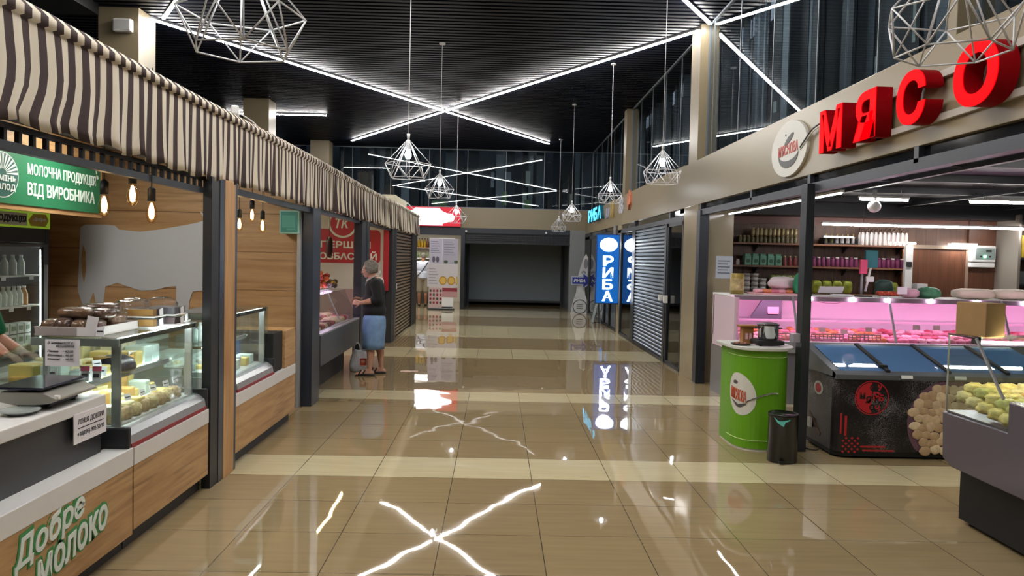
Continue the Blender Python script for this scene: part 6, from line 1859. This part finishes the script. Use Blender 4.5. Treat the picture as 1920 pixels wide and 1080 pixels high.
text_on('кава', (-1.62, 24.683, 2.90), (1, 0, 0), (0, 0, 1), .14, .04, mat('sign_grey_print', '#b9b4b4', .5), js, shear=.3)

mb_ = thing('menu_board', 'tall white stand covered with menu posters before the juice shop', 'menu stand', (-1.7, 24.45, 0))
MB().box(-2.12, -1.34, 24.42, 24.52, .03, 2.25).build('board', M_WHITEP, mb_)
MB().box(-2.15, -1.31, 24.40, 24.54, 0, .04).build('foot', M_DARK, mb_)
def poster(name, x0, x1, z0, z1, col):
    MB().box(x0, x1, 24.412, 24.42, z0, z1).build(name, mat('poster_' + name + col[1:], col, .6), mb_)
poster('poster', -2.12, -1.72, 1.44, 2.23, '#b9b4c4')
poster('poster', -1.71, -1.22, 1.44, 2.23, '#aaa6b4')
poster('poster', -2.17, -1.22, .72, 1.43, '#c6c0c2')
poster('poster', -2.12, -1.70, .06, .70, '#c4aaa8')
poster('poster', -1.70, -1.22, .40, .70, '#b78a8a')
M_PP = [mat('poster_grey', '#7f7a90', .6), mat('poster_dark', '#5c5866', .6), mat('poster_yellow', '#b5862c', .6), mat('poster_red', '#8c2f38', .6), mat('poster_gold', '#d2ad52', .6), mat('poster_green', '#41503c', .6)]
def plain(name, mats_, f):
    mb = MB(); f(mb); mb.build(name, mats_, mb_)
for x0, w, z0, dz, nm in ((-2.08, .30, 1.78, .07, 'coffee_list'), (-1.66, .34, 1.72, .08, 'tea_list'), (-2.12, .28, .82, .09, 'drink_list')):
    plain(nm, M_PP[0], lambda mb: [mb.box(x0, x0 + w - .04 * (k % 3), 24.408, 24.412, z0 + k * dz, z0 + .02 + k * dz) for k in range(6)])
for x in (-1.98, -1.86):
    plain('cup_picture', M_PP[1], lambda mb: mb.plate(ellipse((x, 24.41, 1.58), (1, 0, 0), (0, 0, 1), .05, .10, 16), (0, -1, 0), .003))
for x, r in ((-1.68, .125), (-1.42, .125), (-1.25, .03)):
    plain('orange_slice_picture', [M_PP[2], M_PP[4]], lambda mb: (mb.plate(ellipse((x, 24.41, .92), (1, 0, 0), (0, 0, 1), r, .14, 18), (0, -1, 0), .003), mb.slot(1).plate(ellipse((x, 24.407, .92), (1, 0, 0), (0, 0, 1), r * .72, .10, 18), (0, -1, 0), .002)))
plain('red_banner', M_PP[3], lambda mb: mb.box(-1.69, -1.23, 24.408, 24.412, .58, .69))
for i in range(4):
    for j in range(4):
        plain('fruit_picture', M_PP[3 if (i + j) % 3 else 5], lambda mb: mb.plate(ellipse((-2.06 + i * .105, 24.41, .22 + j * .125), (1, 0, 0), (0, 0, 1), .036, .045, 12), (0, -1, 0), .003))
for x in (-1.60, -1.28):
    plain('leaf_picture', M_PP[5], lambda mb: mb.plate(ellipse((x, 24.41, 1.51), (1, 0, 0), (0, 0, 1), .065, .05, 12), (0, -1, 0), .003))
MB().box(-2.10, -1.36, 24.413, 24.42, .06, .10).build('lower_rim', M_DARK, mb_)
jsf = thing('juice_shelf', 'white shelf of yellow bottles at the back of the juice shop', 'shelf', (-2.9, 28.7, 1.9))
MB().box(-4.1, -2.2, 28.6, 28.98, 1.96, 1.99).build('board', mat('shelf_pink', '#d8b8b0', .5), jsf)
MB().box(-4.1, -2.2, 28.6, 28.98, 1.58, 1.61).build('board', M_WHITEP, jsf)
for i in range(11):
    x = -3.3 + i * .105
    m = mat('juice_yellow', '#c9a21c', .3) if i < 7 else mat('juice_brown', '#7a4a2a', .3)
    t = thing('juice_bottle', 'yellow juice bottle on the far shop shelf' if i < 7 else 'brown drink bottle right of the yellow ones on the far shelf', 'bottle', (x, 28.75, 1.99), 'juice bottles on the far shelf' if i < 7 else 'brown bottles on the far shelf')
    MB().lathe([(.045, 0), (.045, .2), (.02, .26), (.018, .3)], (x, 28.75, 1.99), 10).build('bottle', m, t)
    MB().cyl((x, 28.75, 2.29), (x, 28.75, 2.33), .02, n=8).build('cap', M_DARK, t)
for i in range(7):
    x = -3.25 + i * .15
    tag(MB().cyl((x, 28.75, 1.612), (x, 28.75, 1.80), .055, n=12).build('green_can', mat('can_green', '#8a9a68', .4)), 'pale green can on the lower shelf of the juice shop', 'can', 'cans in the juice shop')
tag(MB().box(-4.15, -2.3, 27.4, 28.0, 0, 1.0).build('shop_counter', mat('counter_dark', '#3a3834', .5), bevel=.01), 'dark counter inside the juice shop in front of the man', 'counter')

# fish shaped stand with the arrow
fsn = thing('fish_stand', 'grey bottle-shaped cardboard stand with a round print by the grey pillar', 'stand', (2.6, 23.9, 0))
ol = [(2.30, 0), (2.86, 0), (2.84, .20), (2.80, .42), (2.74, .60), (2.72, .85), (2.78, 1.05), (2.83, 1.25), (2.85, 1.50), (2.82, 1.70), (2.74, 1.86), (2.66, 1.70), (2.58, 1.45), (2.52, 1.20), (2.48, .90), (2.46, .65), (2.38, .42), (2.34, .22)]
MB().plate([(x, 23.90, z) for x, z in ol], (0, -1, 0), .03).build('board', mat('stand_grey', '#c4c5c8', .5, var=.12, vscale=5), fsn)
ring2 = MB()
e1, e2 = ellipse((2.585, 23.866, .225), (1, 0, 0), (0, 0, 1), .225, .225, 36), ellipse((2.585, 23.866, .225), (1, 0, 0), (0, 0, 1), .195, .195, 36)
for k in range(36):
    ring2.plate([e1[k], e1[(k + 1) % 36], e2[(k + 1) % 36], e2[k]], (0, -1, 0), .003)
for k in range(3):
    ring2.box(2.48, 2.68, 23.862, 23.866, .16 + k * .06, .175 + k * .06)
ring2.build('round_print', mat('stand_print', '#5a5d66', .5), fsn)
MB().plate(ellipse((2.74, 23.868, 1.55), (1, 0, 0), (0, 0, 1), .06, .16, 16), (0, -1, 0), .003).plate(ellipse((2.68, 23.868, 1.28), (1, 0, 0), (0, 0, 1), .07, .05, 16), (0, -1, 0), .003).build('grey_print', mat('stand_print2', '#7d7f86', .5), fsn)
ar = thing('arrow_sign', 'blue arrow sign pointing right with white letters on the grey stand', 'sign', (2.62, 23.82, .9))
ap = [(2.33, .93), (2.67, .93), (2.67, .82), (2.93, 1.04), (2.67, 1.24), (2.67, 1.13), (2.33, 1.13)]
apo = [(2.295, .895), (2.635, .895), (2.635, .745), (2.985, 1.04), (2.635, 1.315), (2.635, 1.165), (2.295, 1.165)]
MB().plate([(x, 23.84, z) for x, z in apo], (0, -1, 0), .02).build('rim', mat('arrow_rim', '#a9aec0', .5), ar)
MB().plate([(x, 23.82, z) for x, z in ap], (0, -1, 0), .006).build('arrow', mat('arrow_blue', '#1a2a8c', .5), ar)
text_on('РИБА', (2.37, 23.813, .98), (1, 0, 0), (0, 0, 1), .36, .10, M_SIGNW, ar, bold=.02, shear=.2)
"""lights at the far shop"""
for x, lb_ in ((-1.0, 'small white spot lamp under the far header, left one'), (1.55, 'small white spot lamp under the far header, right one')):
    tag(MB().cyl((x, 24.80, 2.50), (x, 24.855, 2.50), .035, n=14).build('header_spot', M_WHITEP), lb_, 'lamp')

# ================================================================ people
M_SKIN = mat('skin', '#b98a72', .55)
M_SKIN2 = mat('skin_warm', '#a87458', .55)
def capsule(mb, a, b, ra, rb, n=14):
    a, b = Vector(a), Vector(b)
    mb.cyl(a, b, ra, rb, n)
    mb.ell(a, ra, ra, ra, n, 8); mb.ell(b, rb, rb, rb, n, 8)
def chain(mb, pts, rad, n=14):
    for (p, q), (r, s) in zip(zip(pts, pts[1:]), zip(rad, rad[1:])):
        capsule(mb, p, q, r, s, n)
def fuse(o, voxel=.007, smooth=4):
    r = o.modifiers.new('fuse', 'REMESH'); r.mode = 'VOXEL'; r.voxel_size = voxel; r.use_smooth_shade = True
    s = o.modifiers.new('soft', 'SMOOTH'); s.factor = .5; s.iterations = smooth
    return o
def hand(mb, wrist, d, palm_n, thumb_side, curl=.5, s=1.0):
    """wrist point, pointing direction d, palm normal, side on which the thumb leaves"""
    wrist = Vector(wrist); d = Vector(d).normalized(); pn = Vector(palm_n); pn = (pn - d * pn.dot(d)).normalized()
    sd = d.cross(pn) * thumb_side
    for k in range(4):
        off = sd * (.030 - .020 * k) * s
        capsule(mb, wrist + off * .6 + d * .012 * s, wrist + off + d * .075 * s, .014 * s, .0115 * s, 8)
    for k, L in enumerate((.070, .078, .072, .056)):
        base = wrist + sd * (.031 - .0205 * k) * s + d * .078 * s
        p = base; dd = d.copy(); r = .0088 * s
        for j, f in enumerate((.45, .32, .23)):
            ang = curl * (.5 + .35 * j)
            dd = (d * math.cos(ang) + pn * math.sin(ang)).normalized()
            q = p + dd * L * f * s
            capsule(mb, p, q, r, r * .92, 8); p = q; r *= .93
    tb = wrist + sd * .026 * s + d * .022 * s
    t1 = tb + (sd * .7 + d * .6 + pn * .25).normalized() * .040 * s
    t2 = t1 + (sd * .25 + d * .85 + pn * .4).normalized() * .030 * s
    capsule(mb, tb, t1, .0135 * s, .0105 * s, 8); capsule(mb, t1, t2, .0105 * s, .0085 * s, 8)
def head(mb, c, f, up=(0, 0, 1), s=1.0):
    """c: centre of the skull, f: looking direction"""
    c = Vector(c); f = Vector(f).normalized(); u = Vector(up); u = (u - f * u.dot(f)).normalized(); r = f.cross(u)
    R = Matrix((f, r, u)).transposed()
    mb.ell(c, .098 * s, .076 * s, .105 * s, 20, 14, R)
    mb.ell(c + (f * .030 - u * .062) * s, .058 * s, .056 * s, .055 * s, 16, 10, R)
    mb.ell(c + (f * .055 - u * .098) * s, .027 * s, .032 * s, .022 * s, 12, 8, R)
    mb.ell(c + (f * .062 - u * .035) * s, .034 * s, .055 * s, .035 * s, 12, 8, R)
    capsule(mb, c + (f * .094 + u * .008) * s, c + (f * .112 - u * .032) * s, .009 * s, .0145 * s, 8)
    mb.ell(c + (f * .092 - u * .070) * s, .010 * s, .024 * s, .008 * s, 10, 6, R)
    for q in (-1, 1):
        mb.ell(c + (f * -.005 + r * q * .078 - u * .018) * s, .020 * s, .008 * s, .032 * s, 12, 8, R)
        mb.ell(c + (f * .080 + r * q * .030 + u * .026) * s, .014 * s, .026 * s, .007 * s, 10, 6, R)
    return R
def face_parts(t, c, f, s=1.0, brow='#8a8378', lip='#9a5a52'):
    c = Vector(c); f = Vector(f).normalized(); u = Vector((0, 0, 1)); u = (u - f * u.dot(f)).normalized(); r = f.cross(u)
    R = Matrix((f, r, u)).transposed()
    for q in (-1, 1):
        e = MB().ell(c + (f * .089 + r * q * .030 + u * .004) * s, .009 * s, .013 * s, .008 * s, 10, 6, R)
        e.slot(1).ell(c + (f * .0955 + r * q * .030 + u * .004) * s, .004 * s, .006 * s, .006 * s, 8, 6, R)
        e.build('eye', [M_WHITEP, M_INK], t)
        MB().ell(c + (f * .096 + r * q * .031 + u * .030) * s, .006 * s, .020 * s, .0045 * s, 10, 6, R).build('eyebrow', mat('brow' + brow[1:], brow, .8), t)
    MB().ell(c + (f * .1005 - u * .070) * s, .006 * s, .021 * s, .0055 * s, 10, 6, R).build('lips', mat('lips' + lip[1:], lip, .5), t)

def loft(rings, n=36, closed=True):
    """rings: (centre, half depth x, half width y, ripple, phase)"""
    mb = MB(); vs_, fs_ = [], []
    for c, a, b, rip, ph_ in rings:
        for k in range(n):
            th = 2 * PI * k / n
            w = 1 + rip * math.sin(7 * th + ph_)
            vs_.append((c[0] + a * w * math.cos(th), c[1] + b * w * math.sin(th), c[2]))
    for j in range(len(rings) - 1):
        for k in range(n):
            fs_.append((j * n + k, j * n + (k + 1) % n, (j + 1) * n + (k + 1) % n, (j + 1) * n + k))
    mb.add(vs_, fs_, True)
    return mb

# ---- the woman at the sausage counter, facing it (toward -x)
wo = thing('person', 'woman with short grey hair in a black cardigan and blue denim skirt', 'person', (-1.72, 10.9, 0))
hc = Vector((-1.775, 10.88, 1.475)); fdir = Vector((-.985, .12, -.10))
LE = Vector((-1.615, 10.70, 1.07)); LW = Vector((-1.855, 10.70, 1.015))   # elbow and wrist on the side we see
RE = Vector((-1.68, 11.10, 1.07)); RW = Vector((-1.90, 10.98, 1.045))
b = MB()
head(b, hc, fdir, s=.97)
chain(b, [(-1.70, 10.89, 1.31), (-1.735, 10.885, 1.385), (-1.755, 10.88, 1.43)], [.075, .056, .054])
b.ell((-1.70, 10.90, 1.17), .125, .175, .20, 18, 12)
b.ell((-1.715, 10.90, .97), .145, .18, .20, 18, 12)
b.ell((-1.70, 10.90, .80), .14, .175, .17, 18, 12)
chain(b, [(-1.665, 10.735, 1.275), LE, (-1.74, 10.70, 1.04), LW], [.062, .047, .040, .026])
chain(b, [(-1.675, 11.065, 1.275), RE, (-1.79, 11.04, 1.06), RW], [.062, .047, .040, .026])
hand(b, LW + Vector((-.005, 0, 0)), (-.93, .30, .08), (.1, .95, -.2), 1, .75)
hand(b, RW + Vector((-.005, 0, 0)), (-.85, -.45, .05), (.05, -.9, -.35), -1, .75)
for hip, kn, an, toe in (((-1.70, 10.825, .78), (-1.745, 10.815, .43), (-1.735, 10.79, .075), (-1.90, 10.75, .030)), ((-1.68, 10.99, .78), (-1.655, 11.0, .43), (-1.605, 11.02, .075), (-1.77, 11.0, .030))):
    kn_, an_ = Vector(kn), Vector(an)
    calf = kn_.lerp(an_, .35) + Vector((.016, 0, 0))
    chain(b, [hip, kn_, calf, kn_.lerp(an_, .78), an_], [.085, .057, .056, .036, .032])
    capsule(b, an_ + Vector((.035, 0, -.04)), Vector(toe), .030, .022)
    capsule(b, an_, Vector(toe).lerp(an_, .4), .033, .028)
    for k in range(5):
        p = Vector(toe) + Vector((.0, -.028 + .014 * k, -.004))
        capsule(b, p, p + Vector((-.032 + .004 * abs(k - 1), 0, -.004)), .010, .0085, 8)
fuse(b.build('body', M_SKIN, wo), .0065, 4)
face_parts(wo, hc, fdir, .97)
# hair: a mass of short curls
hr_ = MB(); hrr = random.Random(4)
R_ = Matrix((fdir.normalized(), fdir.normalized().cross(Vector((0, 0, 1))), Vector((0, 0, 1)))).transposed()
for k in range(150):
    v = Vector((hrr.gauss(0, 1), hrr.gauss(0, 1), hrr.gauss(0, 1))).normalized()
    if v.z < -.55 or (v.x > .35 and v.z < .45) or (v.x > .72):
        continue
    p = hc + R_ @ Vector((v.x * .094 - .012, v.y * .080, v.z * .100 + .012))
    hr_.ell(p, .029, .029, .026, 8, 6, lump=.2, seed=k)
hr_.ell(hc + R_ @ Vector((-.022, 0, .020)), .092, .080, .098, 18, 12)
o = fuse(hr_.build('hair', mat('grey_hair', '#77736a', .8, var=.35, vscale=60), wo), .008, 1)
# cardigan with three-quarter sleeves
c_ = MB()
c_.ell((-1.695, 10.90, 1.18), .142, .195, .19, 20, 14)
c_.ell((-1.710, 10.90, 1.02), .160, .198, .19, 20, 14)
c_.ell((-1.700, 10.90, .90), .165, .200, .14, 20, 14)
for k in range(5):
    c_.cyl((-1.705, 10.90, .80 - .0), (-1.705, 10.90, .95), .150, .155, 24)
chain(c_, [(-1.69, 10.82, 1.315), (-1.665, 10.735, 1.275), LE.lerp(Vector((-1.665, 10.735, 1.275)), .45), LE, LE.lerp(LW, .28)], [.055, .078, .070, .064, .056])
chain(c_, [(-1.69, 10.98, 1.315), (-1.675, 11.065, 1.275), RE, RE.lerp(RW, .28)], [.055, .078, .064, .056])
fuse(c_.build('cardigan', mat('black_knit', '#0e0e10', .8, bump=.15, bscale=90), wo), .010, 4)
MB().tube(spline([(-1.795, 10.83, 1.315), (-1.80, 10.875, 1.33), (-1.765, 10.93, 1.36), (-1.685, 10.945, 1.385), (-1.665, 10.89, 1.39), (-1.70, 10.825, 1.375), (-1.795, 10.83, 1.315)], 6), .010, 8).build('collar', mat('white_collar', '#cfc8c2', .7), wo)
MB().prism([(-1.815, 1.325), (-1.775, 1.335), (-1.825, 1.225)], 'y', 10.85, 10.90).build('blouse', mat('white_collar', '#cfc8c2', .7), wo)
sk = loft([((-1.70, 10.90, .845), .140, .180, 0, 0), ((-1.70, 10.90, .78), .158, .192, .006, 0), ((-1.70, 10.90, .68), .162, .196, .008, .6), ((-1.705, 10.90, .55), .158, .190, .012, 1.2), ((-1.705, 10.90, .44), .154, .185, .016, 1.6), ((-1.705, 10.90, .365), .152, .183, .02, 1.9)])
o = sk.build('skirt', mat('pale_denim', '#6f8fb4', .8, var=.18, vscale=9, bump=.12, bscale=25), wo)
q = o.modifiers.new('thick', 'SOLIDIFY'); q.thickness = .006
for x0, y0 in ((-1.80, 10.77), (-1.675, 11.01)):
    MB().blob((x0, y0, .016), .275, .092, .03, .5, 20, 8, -.08).build('sole', mat('sandal_black', '#1b1716', .6), wo)
    st = MB()
    for dx, tw in ((-.055, .0), (.0, .0)):
        st.tube(spline([(x0 + dx - .02, y0 - .047, .025), (x0 + dx, y0 - .03, .064), (x0 + dx + .005, y0, .074), (x0 + dx, y0 + .03, .064), (x0 + dx - .02, y0 + .047, .025)], 5), .011, 8)
    st.build('strap', mat('sandal_black', '#1b1716', .6), wo)
MB().box(-1.945, -1.90, 10.86, 10.93, .98, 1.06).build('purse', mat('purse_dark', '#2a1c1c', .5), wo, bevel=.01)

# ---- the man inside the juice shop, back to us
ma = thing('person', 'man seen from behind in a white shirt and khaki shorts with a dark shoulder strap', 'person', (-2.5, 26.2, 0))
mc = Vector((-2.47, 26.22, 1.66)); md = Vector((-.15, .97, -.25))
b = MB()
head(b, mc, md)
chain(b, [(-2.48, 26.18, 1.46), (-2.475, 26.19, 1.56)], [.062, .056])
b.ell((-2.48, 26.18, 1.30), .20, .115, .20, 18, 12); b.ell((-2.48, 26.19, 1.08), .18, .115, .20, 18, 12); b.ell((-2.48, 26.19, .93), .18, .12, .15, 18, 12)
chain(b, [(-2.67, 26.18, 1.42), (-2.73, 26.20, 1.16), (-2.64, 26.42, 1.06)], [.058, .044, .028])
chain(b, [(-2.29, 26.18, 1.42), (-2.23, 26.20, 1.16), (-2.33, 26.42, 1.06)], [.058, .044, .028])
hand(b, (-2.64, 26.425, 1.06), (.2, .95, 0), (0, 0, -1), 1, .5); hand(b, (-2.33, 26.425, 1.06), (-.2, .95, 0), (0, 0, -1), -1, .5)
for q_ in (-1, 1):
    x = -2.48 + .10 * q_
    chain(b, [(x, 26.2, .88), (x + .01 * q_, 26.19, .49), (x + .012 * q_, 26.165, .36), (x + .01 * q_, 26.2, .08)], [.088, .055, .058, .036])
    capsule(b, (x + .01 * q_, 26.17, .04), (x + .02 * q_, 26.36, .03), .036, .028)
fuse(b.build('body', M_SKIN2, ma), .009, 4)
face_parts(ma, mc, md, brow='#4a4038')
MB().ell(mc + Vector((.003, -.02, .022)), .083, .098, .10, 18, 12, lump=.03, seed=2).build('hair', mat('grey_brown_hair', '#6e675f', .8), ma)
c_ = MB()
c_.ell((-2.48, 26.18, 1.30), .222, .135, .21, 18, 12); c_.ell((-2.48, 26.19, 1.10), .205, .135, .2, 18, 12); c_.cyl((-2.48, 26.19, .93), (-2.48, 26.19, 1.15), .175, .17, 24)
chain(c_, [(-2.56, 26.18, 1.46), (-2.67, 26.18, 1.42), (-2.715, 26.19, 1.22)], [.06, .075, .068])
chain(c_, [(-2.40, 26.18, 1.46), (-2.29, 26.18, 1.42), (-2.245, 26.19, 1.22)], [.06, .075, .068])
fuse(c_.build('shirt', mat('shirt_white', '#c9cede', .7), ma), .012, 4)
s_ = MB()
s_.ell((-2.48, 26.19, .93), .195, .14, .12, 18, 12)
for q_ in (-1, 1):
    chain(s_, [(-2.48 + .09 * q_, 26.19, .90), (-2.48 + .105 * q_, 26.19, .66), (-2.48 + .108 * q_, 26.19, .52)], [.11, .10, .098])
    MB().blob((-2.48 + .115 * q_, 26.25, .035), .10, .27, .07, .6, 16, 8).build('shoe', M_DARK, ma)
fuse(s_.build('shorts', mat('khaki', '#9a8f7c', .8), ma), .012, 4)
MB().tube(spline([(-2.30, 26.10, 1.48), (-2.42, 26.04, 1.28), (-2.56, 26.045, 1.10), (-2.68, 26.12, .98)], 6), .016, 8).build('strap', M_DARK, ma)

# ---- the seller behind the near case, mostly cut by the picture edge
se = thing('person', 'seller in a green shirt reaching over the near dairy case, only an arm in view', 'person', (-3.46, 5.05, 0))
hs_, hd_ = Vector((-3.36, 5.02, 1.53)), Vector((.93, -.15, -.35))
SE = Vector((-3.235, 4.92, 1.12)); SW = Vector((-3.005, 4.80, 1.025))
b = MB()
head(b, hs_, hd_)
chain(b, [(-3.44, 5.05, 1.34), (-3.40, 5.04, 1.44)], [.06, .054])
b.ell((-3.46, 5.05, 1.18), .115, .18, .20, 18, 12); b.ell((-3.48, 5.05, .97), .115, .165, .19, 18, 12); b.ell((-3.48, 5.05, .84), .13, .18, .15, 18, 12)
chain(b, [(-3.42, 4.87, 1.32), SE, SE.lerp(SW, .4), SW], [.06, .050, .046, .030])
chain(b, [(-3.42, 5.23, 1.32), (-3.36, 5.30, 1.06), (-3.15, 5.22, .98)], [.06, .046, .029])
hand(b, SW, (.85, -.35, -.15), (0, -.2, -1), 1, .55); hand(b, (-3.145, 5.215, .98), (.9, -.2, -.2), (0, 0, -1), -1, .5)
for q_ in (-1, 1):
    y = 5.05 + .095 * q_
    chain(b, [(-3.48, y, .80), (-3.47, y, .45), (-3.485, y, .34), (-3.48, y, .08)], [.088, .056, .056, .036])
    capsule(b, (-3.48, y, .04), (-3.31, y, .03), .036, .028)
fuse(b.build('body', mat('skin_pink', '#b5836c', .5), se), .008, 4)
face_parts(se, hs_, hd_, brow='#5a4030')
MB().ell(hs_ + Vector((-.02, 0, .022)), .10, .084, .10, 18, 12, lump=.05, seed=3).build('hair', mat('brown_hair', '#5a4030', .7), se)
c_ = MB()
c_.ell((-3.46, 5.05, 1.18), .135, .20, .21, 18, 12); c_.ell((-3.48, 5.05, .98), .135, .185, .19, 18, 12); c_.cyl((-3.48, 5.05, .80), (-3.48, 5.05, .98), .165, .155, 24)
chain(c_, [(-3.44, 4.95, 1.36), (-3.42, 4.87, 1.32), SE.lerp(Vector((-3.42, 4.87, 1.32)), .22)], [.058, .076, .070])
chain(c_, [(-3.44, 5.15, 1.36), (-3.42, 5.23, 1.32), (-3.375, 5.285, 1.12)], [.058, .076, .07])
fuse(c_.build('shirt', mat('shirt_green', '#0e7a50', .75), se), .011, 4)
s_ = MB()
s_.ell((-3.48, 5.05, .84), .15, .20, .13, 18, 12)
for q_ in (-1, 1):
    chain(s_, [(-3.48, 5.05 + .09 * q_, .80), (-3.47, 5.05 + .098 * q_, .45), (-3.48, 5.05 + .098 * q_, .10)], [.105, .075, .068])
    MB().blob((-3.42, 5.05 + .095 * q_, .035), .27, .10, .07, .6, 16, 8).build('shoe', M_DARK, se)
fuse(s_.build('trousers', mat('dark_trousers', '#1c1d24', .8), se), .012, 4)
